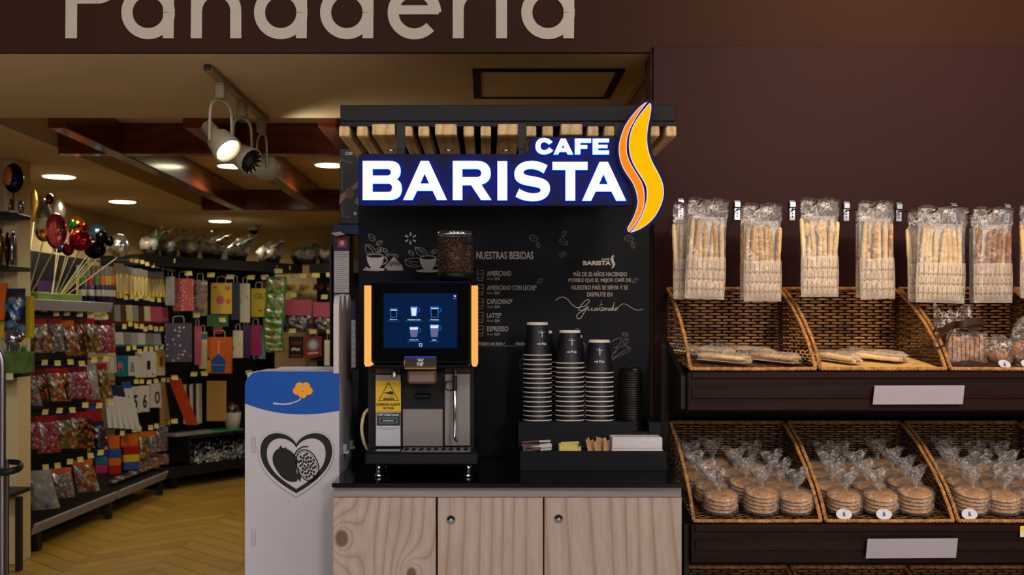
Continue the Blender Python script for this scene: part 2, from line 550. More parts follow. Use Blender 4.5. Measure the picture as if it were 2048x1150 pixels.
def dots(name, base, dot, scale=30.0, size=0.28, rough=0.5, stretch=(1, 1, 1)):
    m, nt, b, _ = new_mat(name)
    vo = N(nt, 'ShaderNodeTexVoronoi'); vo.inputs['Scale'].default_value = scale; vo.inputs['Randomness'].default_value = 0.55
    nt.links.new(coords(nt, stretch), vo.inputs['Vector'])
    nt.links.new(ramp(nt, vo.outputs['Distance'], [(0.0, dot), (size, dot), (size + 0.06, base)]), b.inputs['Base Color'])
    b.inputs['Roughness'].default_value = rough
    return m
def stripes(name, c1, c2, scale, axis='Z', rough=0.5, duty=0.5, metal=0.0):
    m, nt, b, _ = new_mat(name)
    s = nt.nodes.new('ShaderNodeSeparateXYZ'); nt.links.new(coords(nt), s.inputs[0])
    f = math_n(nt, 'FRACT', math_n(nt, 'MULTIPLY', s.outputs[axis], scale))
    nt.links.new(ramp(nt, f, [(0, c1), (duty, c2)], 'CONSTANT'), b.inputs['Base Color'])
    b.inputs['Roughness'].default_value = rough; b.inputs['Metallic'].default_value = metal
    return m
# ================================================================ THE ROOM
def floor_material():
    m, nt, b, _ = new_mat('floor_tiles')
    s = nt.nodes.new('ShaderNodeSeparateXYZ'); nt.links.new(coords(nt), s.inputs[0])
    L, w = 0.46, 0.20
    tri = math_n(nt, 'PINGPONG', s.outputs['X'], L)
    q = math_n(nt, 'DIVIDE', math_n(nt, 'ADD', s.outputs['Y'], tri), w)
    fq = math_n(nt, 'FRACT', q)
    g1 = math_n(nt, 'LESS_THAN', fq, 0.055)
    col = math_n(nt, 'DIVIDE', s.outputs['X'], L)
    g2 = math_n(nt, 'LESS_THAN', math_n(nt, 'FRACT', col), 0.010)
    gr = math_n(nt, 'MULTIPLY', math_n(nt, 'MAXIMUM', g1, math_n(nt, 'MULTIPLY', g2, 0.6)), 0.9)
    cb = nt.nodes.new('ShaderNodeCombineXYZ')
    nt.links.new(math_n(nt, 'FLOOR', q), cb.inputs[0]); nt.links.new(math_n(nt, 'FLOOR', col), cb.inputs[1])
    wn = N(nt, 'ShaderNodeTexWhiteNoise'); nt.links.new(cb.outputs[0], wn.inputs['Vector'])
    tone = ramp(nt, wn.outputs['Value'], [(0, (172, 134, 52)), (0.5, (184, 146, 60)), (1, (162, 125, 48))])
    nz = N(nt, 'ShaderNodeTexNoise'); nz.inputs['Scale'].default_value = 3; nz.inputs['Detail'].default_value = 5
    nt.links.new(coords(nt), nz.inputs['Vector'])
    mx = nt.nodes.new('ShaderNodeMix'); mx.data_type = 'RGBA'; mx.blend_type = 'MULTIPLY'; mx.inputs['Factor'].default_value = 0.5
    nt.links.new(tone, mx.inputs['A']); nt.links.new(ramp(nt, nz.outputs['Fac'], [(0.3, (200, 195, 185)), (0.7, (255, 255, 255))]), mx.inputs['B'])
    m2 = nt.nodes.new('ShaderNodeMix'); m2.data_type = 'RGBA'
    nt.links.new(gr, m2.inputs['Factor']); nt.links.new(mx.outputs['Result'], m2.inputs['A']); m2.inputs['B'].default_value = rgb((84, 58, 18))
    nt.links.new(m2.outputs['Result'], b.inputs['Base Color'])
    b.inputs['Roughness'].default_value = 0.42
    return m
M_floor = floor_material()
M_soffit = plain('soffit_paint', (206, 184, 150), 0.8, var=0.04, vscale=2)
M_backwall = plain('cream_wall_paint', (214, 188, 140), 0.8, var=0.04, vscale=2)
M_brown = plain('fascia_brown', (48, 26, 15), 0.65, var=0.06, vscale=1.5, spec=0.1)
M_maroon = plain('maroon_wall_panel', (40, 17, 17), 0.6, var=0.05, vscale=1.2, spec=0.12)
M_letter = plain('cream_letter_vinyl', (176, 164, 150), 0.5)
M_beam = wood('varnished_beam_wood', [(0, (92, 42, 24)), (0.6, (112, 54, 30)), (1, (84, 38, 22))], (1, 0.4, 1), 0.28, 14, 5, coat=0.6, direction='Z')
M_black = plain('matt_black_paint', (16, 16, 18), 0.55)
M_trimdark = plain('dark_gap', (9, 8, 8), 0.8)
M_boards = wood('raw_board', [(0, (158, 124, 82)), (1, (140, 106, 68))], (1, .3, 1), 0.7, 6, 3, direction='Z')

ZS = 2.272                       # soffit height
ZL, ZC = 2.26, 2.39              # lower shop ceiling, coffer ceiling
YW = 3.75                        # plane of the fascia over the opening
# floor
struct(MB().box((-6, 3.85, -0.1), (5, 12, 0.0)).build('floor', M_floor))
struct(MB().box((-9, -12, -0.1), (9, 3.849, -0.0005)).build('floor_aisle', plain('pale_bounce_floor', (196, 184, 170), .35)))  # unseen floor, pale tone chosen to bounce light onto soffit and slats
# fascia over the opening with its lettering
fas = struct(MB().box((-6, YW, ZS), (5, YW + 0.02, 3.6), bev=0.001).build('wall_front', M_brown))
fx = fr_px(YW - 0.0005)
lt = MB()
def ST(pts, w): lt.stroke([(a, -b) for a, b in pts], w, fx, 0.004)
def RG(cx, cy, ro, a0, a1, w=22.0): lt.stroke([(cx + (ro - w / 2) * math.cos(math.radians(a)), -cy + (ro - w / 2) * math.sin(math.radians(a))) for a in [a0 + (a1 - a0) * i / 40 for i in range(41)]], w, fx, 0.0046)
# P a n a d e r i a : bowls of 53 px outer radius about row 25
ST([(143, 77), (144, -72)], 23); lt.stroke([(150, 3), (195, 3)], 22, fx, 0.0052); RG(195, -38, 46, -90, 90); ST([(150, -73), (195, -73)], 22)
def bowl(cx, stem, top=-28): RG(cx, 25.5, 53.5, 0, 360); ST([(stem, 77), (stem + 1, top)], 21.5)
bowl(297, 337); ST([(393, 77), (394, -28)], 22); RG(433, 22, 50, 0, 178); ST([(472, 77), (472, 22)], 22)
bowl(562, 603); bowl(694, 736, -76)
RG(829, 26, 53.5, 0, 318); lt.stroke([(788, -20.5), (877.5, -20.5)], 18, fx, 0.0052)
ST([(916.5, 77), (916.5, -28)], 22); RG(962, 22, 57, 95, 178)
ST([(1003, 77), (1003, -28)], 22); ST([(1000, -42), (1012, -66)], 20)
bowl(1096, 1137)
lt.build('lettering', M_letter, fas)
# maroon wall behind the bread
struct(MB().box((0.562, YW - 0.022, 0), (5, YW + 0.14, 2.290), bev=0.003).build('wall_right', M_maroon))
# return wall of boards at the end of the opening
wr = MB()
zz = 0.0
while zz < 2.26:
    wr.box((0.575, YW + 0.14, zz + 0.006), (0.62, 5.6, min(zz + 0.105, 2.268)), bev=0.003); zz += 0.112
struct(wr.build('wall_return', M_boards))
struct(MB().box((0.60, YW + 0.14, 0), (0.70, 5.6, 2.268)).build('wall_return_core', M_trimdark))
struct(MB().box((0.557, YW - 0.002, 1.86), (0.5745, YW + 0.14, ZS - .0005), 0, .003).build('trim_2', plain('broken_board_edge', (70, 40, 28), .8, var=.6, vscale=18, bmp=.8, bscale=30)))
# ceilings: soffit, coffer with beams, lower ceiling
struct(MB().box((-6, YW + 0.021, ZS), (0.70, 4.95, ZS + 0.3)).build('ceiling', M_soffit))
struct(MB().box((-2.30, 4.95, ZC), (2, 8.75, ZC + 0.1)).build('ceiling_coffer', M_soffit))
struct(MB().box((-2.30, 4.95, ZL), (-2.24, 8.75, ZC)).build('ceiling_riser', M_soffit))
struct(MB().box((-6, 4.95, ZL), (-2.30, 8.75, ZL + 0.1)).box((-6, 8.75, ZL), (2, 11, ZL + 0.1)).build('ceiling_lower', M_soffit))
for i, (a, b) in enumerate([((-1.985, 4.95), (-1.9, 8.7)), ((-1.375, 4.95), (-1.29, 8.7)), ((-0.765, 4.95), (-0.68, 8.7)), ((-.155, 4.95), (-.07, 8.7))]):
    struct(MB().box((a[0], a[1], 2.227), (b[0], b[1], ZC), bev=0.006).build('ceiling_beam', M_beam))
for y in (5.72, 8.6):
    struct(MB().box((-2.24, y, 2.229), (2, y + 0.09, ZC - 0.002), bev=0.006).build('ceiling_beam', M_beam))
# shop walls behind
struct(MB().box((-6, 10.75, 0), (2, 10.85, 2.26)).build('wall_back', M_backwall))
struct(MB().box((-3.35, 6.30, 0), (-3.25, 10.75, 2.26)).build('wall_left', M_backwall))
# pillar with its pale edge strip
struct(MB().box((-5, 6.15, 0), (-2.70, 6.3, 2.26)).build('wall_pillar', plain('pillar_paint', (196, 176, 138), 0.75, var=0.05)))
struct(MB().box((-2.70, 6.12, 0), (-2.62, 6.3, 2.26), bev=0.004).build('trim_1', plain('pillar_edge_paint', (214, 192, 148), 0.7)))
# access hatch in the soffit
h = thing('ceiling_hatch', (0.2, 4.23, ZS), 'cream ceiling access hatch with a dark gap around it above the kiosk', 'hatch')
x0, x1, y0, y1 = -0.055, 0.50, 3.99, 4.49
fr = MB()
for lo, hi in (((x0, y0), (x1, y0 + .02)), ((x0, y1 - .02), (x1, y1)), ((x0, y0 + .02), (x0 + .03, y1 - .02)), ((x1 - .03, y0 + .02), (x1, y1 - .02))):
    fr.box((lo[0], lo[1], ZS - 0.008), (hi[0], hi[1], ZS + 0.001))
fr.build('frame', M_trimdark, h)
MB().box((x0 + .03, y0 + .02, ZS - 0.004), (x1 - .03, y1 - .02, ZS + 0.001)).build('panel', M_soffit, h)

# recessed downlights of the shop behind
M_dl = glow('downlight_diffuser', (255, 246, 205), 9.0)
M_dlrim = plain('downlight_rim', (230, 225, 205), 0.5)
DL = [(118, 354, ZL, 'recessed downlight nearest the pillar in the lower ceiling'), (245, 404, ZL, 'middle recessed downlight of the three in the lower ceiling'),
      (440, 443, ZL, 'farthest recessed downlight, small, just in front of the back shelves'),
      (465, 333, ZC, 'recessed downlight between two beams, right of the track spotlights'), (660, 331, ZC, 'recessed downlight partly hidden behind the dark box beside the kiosk')]
for px, py, z, lab in DL:
    y = YF(py, z - 0.01); x = PX(px, y)
    o = thing('downlight', (x, y, z), lab, 'light', 'recessed downlights')
    MB().lathe([(0.115, 0.0), (0.115, -0.006), (0.095, -0.010), (0.093, -0.004)], 28, (x, y, z)).build('trim_ring', M_dlrim, o)
    MB().lathe([(0.0, -0.006), (0.094, -0.006), (0.094, -0.012), (0.0, -0.014)], 28, (x, y, z)).build('diffuser', M_dl, o)
    lamp('downlight_lamp', 'SPOT', (x, y, z - 0.03), 23, (1.0, .88, .64), (x, y, 0), 0.09, 165, 0.35)
# more of the same fixtures out of sight further right
for x, y in ((-0.6, 7.0), (-1.05, 9.3)):
    lamp('downlight_lamp', 'SPOT', (x, y, ZL - 0.03), 22, (1.0, .88, .64), (x, y, 0), 0.09, 165, 0.35)

# ---------------------------------------------------------------- track lights
M_ivory = plain('ivory_enamel', (150, 138, 114), 0.4)
M_grey = plain('grey_plastic', (70, 66, 60), 0.5)
M_spot = glow('spotlight_lens', (255, 250, 225), 14.0)
tr = thing('track_light', (-1.0, 4.4, ZS), 'ivory ceiling track with three spotlight heads hanging under the soffit', 'track light')
MB().box((-1.018, 3.93, ZS - 0.022), (-0.985, 4.97, ZS), bev=0.003).build('rail', M_ivory, tr)
MB().box((-1.012, 3.915, ZS - 0.02), (-0.99, 3.93, ZS - 0.002)).build('end_cap', M_grey, tr)
HEADS = [(4.12, (0.62, -0.40, -0.68), True), (4.48, (0.72, -0.42, -0.42), False), (4.86, (0.72, 0.50, 0.30), False)]
for i, (y, d, on) in enumerate(HEADS):
    x = -1.0
    d = Vector(d).normalized()
    ad = MB().box((x - .017, y - .03, ZS - 0.085), (x + .017, y + .03, ZS - 0.021), bev=0.004).build('adaptor', M_ivory, tr)
    c = Vector((x, y, ZS - 0.245))
    if i == 2: d = Vector((0.72, 0.50, 0.12)).normalized()
    side = d.cross(Vector((0, 0, 1))).normalized()
    yo = MB()
    for sg in (-1, 1):
        yo.tube(smooth2([(x, y, ZS - 0.085), Vector((x, y, ZS - 0.095)) + side * .03 * sg, Vector((x, y, ZS - 0.13)) + side * .052 * sg, c + side * .056 * sg]), 0.008, 6, flat=0.5)
    yo.build('yoke', M_ivory, tr)
    hb = MB()
    hb.lathe([(0.0, -0.10), (0.026, -0.10), (0.028, -0.04), (0.046, -0.02), (0.054, 0.03), (0.056, 0.055), (0.050, 0.055), (0.047, 0.035)], 22, c, axis=d)
    hd = hb.build('spot_head', M_ivory, tr)
    MB().lathe([(0.0, 0.030), (0.040, 0.036), (0.040, 0.030)], 22, c, axis=d).build('lens', M_spot if on else M_grey, hd)
    if not on:
        rb = MB()
        u = d.orthogonal().normalized(); w = d.cross(u)
        for k in range(14):
            a = 2 * math.pi * k / 14
            r = (u * math.cos(a) + w * math.sin(a))
            rb.obox(c + d * 0.052 + r * 0.04, d * 0.004, r * 0.013, d.cross(r) * 0.003)
        rb.build('louvre', M_black, hd)
lamp('track_spot_lamp', 'SPOT', (-1.0 + .03, 4.06, ZS - 0.32), 5, (1, .9, .7), (-.4, 2.9, .6), 0.04, 50, .5)
lamp('track_spot_lamp', 'SPOT', (-0.935, 4.905, ZS - 0.215), 4.5, (1, .88, .66), (-0.2, 5.2, 2.12), 0.03, 165, 0.8)
# ================================================================ COFFEE KIOSK
M_ply = plain('black_melamine', (11, 12, 19), 0.6, spec=0.12)
M_counter = plain('black_stone_counter', (7, 7, 10), 0.14, spec=0.3)
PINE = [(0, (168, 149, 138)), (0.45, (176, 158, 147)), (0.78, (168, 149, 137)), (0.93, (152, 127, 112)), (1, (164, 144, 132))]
M_pine = wood('pine_board', PINE, (1, 1, 0.13), 0.5, 22, 13.0, knots=((-0.462, 0.298, 0.017), (-0.267, 0.199, 0.013)), fine=0.25)
M_pine_end = wood('pine_slat', [(0, (206, 172, 122)), (0.6, (220, 188, 136)), (1, (186, 148, 100))], (1, .2, 1), 0.6, 30, 5)
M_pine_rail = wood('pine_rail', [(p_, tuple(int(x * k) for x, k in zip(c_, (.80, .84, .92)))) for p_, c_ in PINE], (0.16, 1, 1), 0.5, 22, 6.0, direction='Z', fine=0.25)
M_steel = plain('brushed_steel', (124, 117, 114), 0.45, 0.45, bmp=0.05, bscale=200)
M_chrome = plain('chrome', (205, 208, 214), 0.12, 1.0)
M_print = plain('grey_print', (150, 140, 134), 0.6)
M_print2 = plain('pale_print', (176, 166, 160), 0.6)
M_printd = plain('dim_print', (104, 98, 100), 0.6)

cab = thing('kiosk_cabinet', (0.055, 3.3, 0.0 + 0.45), 'pale pine cabinet with three doors under the black counter', 'cabinet')
Yd = 3.06
Zr, Zd = PZ(976, Yd), PZ(995.5, Yd)
MB().box((-0.427, Yd + 0.019, 0), (0.537, 3.64, Zr - .0005)).build('carcass', plain('carcass_dark', (34, 27, 22), .7), cab)
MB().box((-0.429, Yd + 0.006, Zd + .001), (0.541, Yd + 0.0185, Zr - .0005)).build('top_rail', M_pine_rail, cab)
for i, (a, b) in enumerate(((666, 871.5), (875.5, 1086), (1089, 1363.5))):
    dr = MB().box((PX(a, Yd), Yd, 0.06), (PX(b, Yd), Yd + 0.0185, Zd), bev=0.0012).build('door', M_pine, cab)
    if i:
        lx, lz = PX((902, 1117)[i - 1], Yd), PZ((1039.5, 1037.5)[i - 1], Yd)
        MB().lathe([(0.0, 0.008), (0.005, 0.008), (0.006, 0.004), (0.0115, 0.0035), (0.0125, 0.0), ], 20, (lx, Yd, lz), axis=(0, -1, 0)).box((lx - .0012, Yd - .0085, lz - .004), (lx + .0012, Yd - .0078, lz + .004)).build('lock', M_chrome, dr)
ct = MB().box((-0.4325, 3.05, 0.8915), (0.5425, 3.672, 0.904), bev=0.0012).build('countertop', M_counter, None, (0.05, 3.05, 0.9))
tag(ct, 'glossy black countertop over the pine cabinet', 'countertop')

# ---------------------------------------------------------------- printed back panel
YP = 3.65
bp = thing('kiosk_back_panel', (0.055, YP + 0.01, 0.904), 'dark navy back panel of the kiosk with printed drinks menu and cup drawings', 'panel')
MB().box((-0.429, YP, 0.9042), (0.540, YP + 0.02, 1.96), bev=0.002).build('board', M_ply, bp)
fp = fr_px(YP - 0.0004)
def TX(mb, body, x0, y0, x1, y1, bold=0.03, m=0, fr=None, d=0.0):
    mb.text(body, x0, -y1, x1, -y0, fr or fp, d, m, bold)
def Z5(pts): return [(930 + x / 4.424, -(440 + y / 4.424)) for x, y in pts]
def Z3(pts): return [(700 + x / 3.833, -(440 + y / 3.833)) for x, y in pts]
q = MB(); TX(q, 'NUESTRAS BEBIDAS', 952.5, 503, 1067, 518.5, 0.02); q.build('menu_heading', M_print, bp)
for body, x1, y in (('AMERICANO', 1022, 541.5), ('AMERICANO CON LECHE*', 1073.5, 570), ('CAPUCHINO*', 1025, 597.5), ('LATTE*', 1003, 625.5), ('ESPRESSO', 1016.5, 652.5)):
    q = MB(); TX(q, body, 974, y, x1, y + 10.5, 0.02)
    TX(q, '12 onz', 974.5, y + 14, 986, y + 18, 0.02); TX(q, 'Q14', 989, y + 13, 999, y + 19.5, 0.04)
    q.build('menu_item', M_print, bp)
    c = MB()
    cx = 960.5; yy = y - 0.5
    c.stroke([(cx - 6.5, -(yy + 2.5)), (cx + 6.5, -(yy + 2.5)), (cx + 4.5, -(yy + 20)), (cx - 4.5, -(yy + 20))], 0.8, fp, closed=True)
    c.stroke([(cx - 5.5, -yy), (cx + 5.5, -yy), (cx + 6.8, -(yy + 2.5)), (cx - 6.8, -(yy + 2.5))], 0.8, fp, closed=True)
    c.stroke([(cx - 6, -(yy + 7)), (cx + 6, -(yy + 7))], 0.7, fp); c.stroke([(cx - 5, -(yy + 15)), (cx + 5, -(yy + 15))], 0.7, fp)
    c.build('cup_icon', M_print, bp)
q = MB(); TX(q, 'isfr\u00fatalos con leche r', 954, 683, 1010, 690, 0.02); TX(q, 'deslactosada', 1031, 683, 1080, 690, 0.02)
q.stroke([(957, -691.8), (1075, -691.8)], 0.7, fp); q.build('menu_footnote', M_print, bp)
q = MB()
for body, x0, x1, y in (('M\u00c1S DE 20 A\u00d1OS HACIENDO', 1146.5, 1254, 544), ('POSIBLE QUE EL MEJOR CAF\u00c9 DE', 1137, 1262, 557.2), ('NUESTRO PA\u00cdS SE SIRVA Y SE', 1143, 1256, 570.7), ('DISFRUTE EN', 1174, 1225, 584.5)):
    top = y if '\u00c1' not in body and '\u00d1' not in body and '\u00c9' not in body and '\u00cd' not in body else y - 2.2
    TX(q, body, x0, top, x1, y + 8.8, 0.02)
q.build('slogan', M_print, bp)
q = MB(); TX(q, 'BARISTA', 1166, 521.5, 1222, 530.5, 0.05); TX(q, 'CAFE', 1203, 516.5, 1219, 520.5, 0.03)
BEAN_L = 'M1165,57 C1120,75 1050,150 990,250 C955,330 940,400 945,450 C950,540 985,600 1030,660 C1075,720 1090,790 1095,850 C1085,930 1050,1000 1015,1050 C1010,1070 1015,1083 1025,1083 C1070,1040 1120,960 1140,880 C1150,800 1145,740 1120,690 C1080,610 1020,550 1005,460 C995,370 1010,290 1060,210 C1090,150 1130,100 1165,57Z'
BEAN_R = 'M1185,68 C1130,130 1070,200 1040,290 C1020,360 1020,430 1040,500 C1070,590 1130,650 1160,720 C1175,790 1165,850 1140,920 C1115,990 1070,1060 1035,1090 C1100,1075 1180,1030 1230,960 C1270,900 1300,830 1297,760 C1295,690 1260,630 1215,550 C1180,480 1160,400 1165,320 C1170,230 1195,170 1198,95 C1198,75 1190,68 1185,68Z'
for d in (BEAN_L, BEAN_R):
    q.poly([[(x - 0, y) for x, y in path(d, 38.0, 1196.2, 508.0)[0]]], fp)
q.build('printed_logo', M_print2, bp)
q = MB()
S = [(800, 715), (830, 690), (870, 683), (910, 705), (950, 750), (990, 775), (1020, 772), (1060, 760), (1095, 728), (1100, 708), (1075, 708), (1040, 740), (1010, 780), (1012, 800), (1045, 795), (1088, 762), (1060, 810), (1028, 862), (1008, 875), (990, 862), (996, 835), (1040, 803), (1090, 782)]
q.stroke(smooth2(Z5(S), 4), 1.15, fp)
for S in ([(1097, 775), (1088, 798), (1108, 800), (1126, 775), (1120, 800), (1140, 796), (1165, 776), (1148, 785), (1145, 800), (1160, 800), (1173, 776), (1170, 800), (1190, 780), (1208, 720)], [(1208, 715), (1192, 790), (1204, 802), (1226, 782), (1214, 772), (1205, 792), (1222, 803), (1240, 775), (1233, 802), (1247, 778), (1252, 790), (1250, 802), (1264, 778), (1270, 790), (1268, 802), (1295, 776), (1280, 785), (1278, 800), (1292, 800), (1303, 776), (1302, 800), (1328, 700)],
          [(1328, 697), (1312, 780), (1312, 802), (1345, 775), (1330, 782), (1325, 800), (1340, 798), (1352, 778), (1375, 755), (1400, 742), (1430, 750), (1480, 780), (1530, 798), (1576, 788)], [(1190, 752), (1225, 745)]):
    q.stroke(smooth2(Z5(S), 4), 0.95, fp)
q.build('script_lettering', M_print2, bp)
def bean(q, cx, cy, rx, ry, rot, w=0.75):
    c, s_ = math.cos(rot), math.sin(rot)
    f = lambda x, y: (cx + x * c - y * s_, -(cy + x * s_ + y * c))
    q.stroke([f(*p) for p in ring(0, 0, rx, ry, 16)], w, fp, closed=True)
    q.stroke([f(-rx * .9, 0), f(-rx * .3, ry * .25), f(rx * .3, -ry * .25), f(rx * .9, 0)], w, fp)
for x, y, r, rr, m in ((1067.5, 476.5, 9, .1, 0), (1076.5, 490, 6, 1.4, 0), (1128, 468, 6.5, -1, 0), (1127, 483.5, 9, .6, 0), (1125.5, 509.5, 7, -.5, 0), (1257.5, 477, 9, .1, 0), (1266, 490, 6.5, 1.4, 0), (1079.5, 562, 6.5, -.6, 0), (1270, 561, 6.5, -.6, 0), (743.5, 475, 8.5, .8, 1), (758.5, 486, 6.5, -.5, 1), (822, 506, 6.5, .7, 1), (1153, 660, 5, -.6, 0), (1250, 668.5, 6, .2, 0), (1251.5, 683, 7.5, -1, 0)):
    q = MB(); bean(q, x, y, r, r * .62, rr); q.build('bean_drawing', M_printd if not m else M_print, bp)
# cup and pastry drawings
def drawn_cup(cx, cy, k):
    q = MB()
    g = lambda pts: [(cx + x * k, -(cy + y * k)) for x, y in pts]
    q.poly([g([(-17, -12), (17, -12), (16, -2), (11, 8), (6, 12), (-6, 12), (-11, 8), (-16, -2)][::-1])], fp)
    q.poly([g(ring(0, 14, 25, 3.2, 20))], fr_px(YP - 0.0002))
    q.poly([g(ring(0, -12.5, 14, 3.0, 20))], fr_px(YP - 0.0008), m=1)
    q.stroke(g(ring(0, -12.5, 17, 4.2, 24)), 1.2, fr_px(YP - 0.0010), closed=True)
    q.stroke(smooth2(g([(16, -9), (23, -8), (22, 0), (14, 4)]), 4), 1.6, fp)
    return q
q = drawn_cup(750.5, 525, 1.0); q.build('cup_drawing', [M_print2, M_ply], bp)
q = drawn_cup(856, 528, 0.98); q.build('cup_drawing', [M_print2, M_ply], bp)
def leaf(q, pts, mid):
    q.stroke(smooth2(Z3(pts), 4), 0.9, fp); q.stroke(smooth2(Z3(mid), 4), 0.7, fp)
q = MB()
leaf(q, [(120, 190), (118, 225), (135, 262), (150, 250), (175, 262), (200, 262)], [(122, 190), (160, 225), (195, 262)]); leaf(q, [(122, 188), (160, 195), (190, 225), (208, 255)], [(140, 200), (165, 225), (172, 250)])
leaf(q, [(205, 225), (225, 210), (240, 215), (235, 240), (215, 250)], [(215, 245), (230, 222)]); leaf(q, [(265, 285), (300, 260), (370, 270), (350, 290), (330, 275)], [(270, 285), (310, 270), (350, 272)])
leaf(q, [(420, 310), (460, 295), (510, 290), (535, 300)], [(425, 310), (470, 318), (525, 325)]); leaf(q, [(420, 310), (435, 345), (470, 355), (510, 362), (535, 350)], [(450, 320), (480, 340), (520, 345)])
leaf(q, [(497, 210), (510, 250), (525, 265), (560, 280), (580, 283)], [(500, 210), (545, 245), (575, 282)]); leaf(q, [(497, 208), (550, 215), (585, 240), (607, 282)], [(520, 215), (560, 240), (590, 275)])
for x, y, r in ((245, 228, 15), (268, 232, 14), (280, 248, 13), (650, 240, 16), (633, 250, 14), (225, 240, 12)):
    q.stroke([(p[0], p[1]) for p in Z3(ring(x, y, r, r, 14))], 0.8, fp, closed=True)
q.build('leaf_drawing', M_print, bp)
q = MB()
q.poly([Z3([(262, 388), (270, 345), (300, 318), (335, 282), (365, 312), (400, 345), (408, 388)])], fr_px(YP - 0.0002))
q.poly([Z3([(118, 388), (118, 355), (135, 362), (150, 376), (262, 388)])], fr_px(YP - 0.0003))
for r in (62, 48, 34, 20):
    q.stroke(Z3(ring(335, 355, r, r * .62, 22, math.pi, 2 * math.pi)), 1.0, fr_px(YP - 0.0006), m=1)
for a in range(4):
    q.stroke(Z3([(290 + a * 22, 345), (305 + a * 22, 330), (318 + a * 22, 345)]), 0.9, fr_px(YP - 0.0007), m=1)
q.build('pastry_drawing', [M_print, M_ply], bp)
q = MB()
def Z6(pts): return [(1000 + x / 3.286, -(630 + y / 3.286)) for x, y in pts]
for pts in ([(700, 215), (740, 170), (795, 150), (790, 185), (760, 215)], [(720, 300), (760, 235), (800, 205), (857, 215), (835, 245), (770, 275), (725, 305)], [(530, 170), (560, 195), (555, 240), (540, 260)], [(735, 290), (790, 250), (850, 216)], [(745, 212), (770, 215), (760, 245), (740, 255)], [(125, 310), (150, 285), (162, 300), (140, 335), (128, 320)], [(130, 345), (150, 365), (160, 360)]):
    q.stroke(smooth2(Z6(pts), 4), 0.9, fp)
q.build('leaf_drawing', M_printd, bp)
# six-ray burst emblem
q = MB()
for k in range(6):
    a = math.pi / 2 + k * math.pi / 3
    q.stroke([(821 + 5.2 * math.cos(a), -477 + 5.2 * math.sin(a)), (821 + 12 * math.cos(a), -477 + 12 * math.sin(a))], [2.2, 3.6], fp)
q.build('ray_emblem', M_print2, bp)

# ---------------------------------------------------------------- slatted canopy
cn = thing('kiosk_canopy', (0.06, 3.4, 1.93), 'black kiosk canopy with a row of pale pine slats beneath', 'canopy')
Yc = 3.18
xl, xr = PX(680.5, Yc), PX(1352, Yc)
MB().box((xl, Yc, PZ(242, Yc)), (xr, Yc + 0.02, PZ(210, Yc)), bev=0.002).box((xl, Yc + 0.006, PZ(252, Yc)), (xr, Yc + 0.02, PZ(243, Yc))).build('fascia_board', plain('canopy_black', (30, 28, 30), .6, spec=.15), cn)
MB().box((xl, Yc + 0.0202, PZ(246, Yc)), (xr, YP - 0.001, PZ(212, Yc))).build('roof_board', M_ply, cn)
SL = [(678, 699, 0), (713.5, 735, 0), (744, 790, 1), (802, 824.5, 0), (836.5, 858, 0), (870, 913.5, 1), (927, 948, 0), (961, 982, 0), (995, 1039, 1), (1051, 1072.6, 0), (1085, 1106, 0), (1121.5, 1165, 1), (1175, 1197, 0), (1209, 1229.5, 0), (1247, 1289, 1), (1299, 1319, 0), (1332, 1352.5, 0)]
Zroof = PZ(246, Yc) - 0.0005
M_lens = glow('small_spot_lens', (255, 250, 235), 3.0)
for k, (a, b, wide) in enumerate(SL):
    ya = Yc + 0.001
    zb = PZ(270 if wide else 272.5, ya)
    zt = PZ(248 if wide else 252.5, ya)
    s_ = MB().box((PX(a, ya), ya + .0205, zb), (PX(b, ya), YP - 0.001, Zroof), bev=0.002)
    s_.box((PX(a, ya), ya - 0.003, zb), (PX(b, ya), ya + .0205, zt - 0.0), bev=0.003)
    so = s_.build('slat', M_pine_end, cn)
    if k in (2, 5, 8, 11):
        y = YF(299, zb); x = PX((782, 0, 0, 897, 0, 0, 1012, 0, 0, 1127)[k - 2], y)
        MB().lathe([(0.0125, 0.0), (0.0125, -0.003), (0.0085, -0.004), (0.008, -0.0015)], 16, (x, y, zb)).lathe([(0.0, -0.001), (0.008, -0.001)], 16, (x, y, zb - .001), m=1).build('spot', [M_chrome, M_lens], so)

# ---------------------------------------------------------------- lit sign
sg = thing('lit_sign', (0.05, 3.15, 1.69), 'illuminated white lettered cafe sign with orange and yellow bean on a navy plate', 'sign')
YS = 3.135
M_navy = plain('navy_sign_plate', (13, 18, 42), 0.6, spec=.12)
M_white_on = glow('lit_white_acrylic', (250, 252, 255), 1.6)
M_blue_on = glow('lit_blue_edge', (0, 60, 255), 14.0)
M_or_on = glow('lit_orange_acrylic', (255, 140, 20), 1.0)
M_ye_on = glow('lit_yellow_acrylic', (255, 190, 0), 1.0)
M_vi_on = glow('lit_violet_edge', (205, 190, 255), 1.4)
fsg = fr_px(YS)
q = MB()
q.poly([[(p[0], p[1]) for p in path('M726,308 L1045,308 C1052,308 1056,304 1057,297 L1057,285 C1058,277 1062,274 1070,274 L1236,274 L1250,300 L1266,411 L719,411 C717,411 716.5,410 716.5,408 L716.5,318 C716.5,311 720,308 726,308Z')[0]]], fsg, -0.03, 0)
q.build('plate', M_navy, sg)
def Z2p(d): return path(d, 3.967, 1000, 190)
def Z1p(d): return path(d, 3.966, 660, 190)
BACK = 'M1165,42 C1110,60 1030,150 978,235 C932,320 919,400 922,460 C926,545 957,605 1002,668 C1046,728 1064,790 1066,850 C1056,930 1022,1000 986,1050 C971,1085 985,1114 1030,1116 C1100,1104 1198,1053 1253,978 C1294,917 1324,840 1321,760 C1319,690 1284,620 1239,540 C1204,475 1186,400 1191,320 C1196,235 1219,170 1221,95 C1219,52 1197,36 1165,42Z'
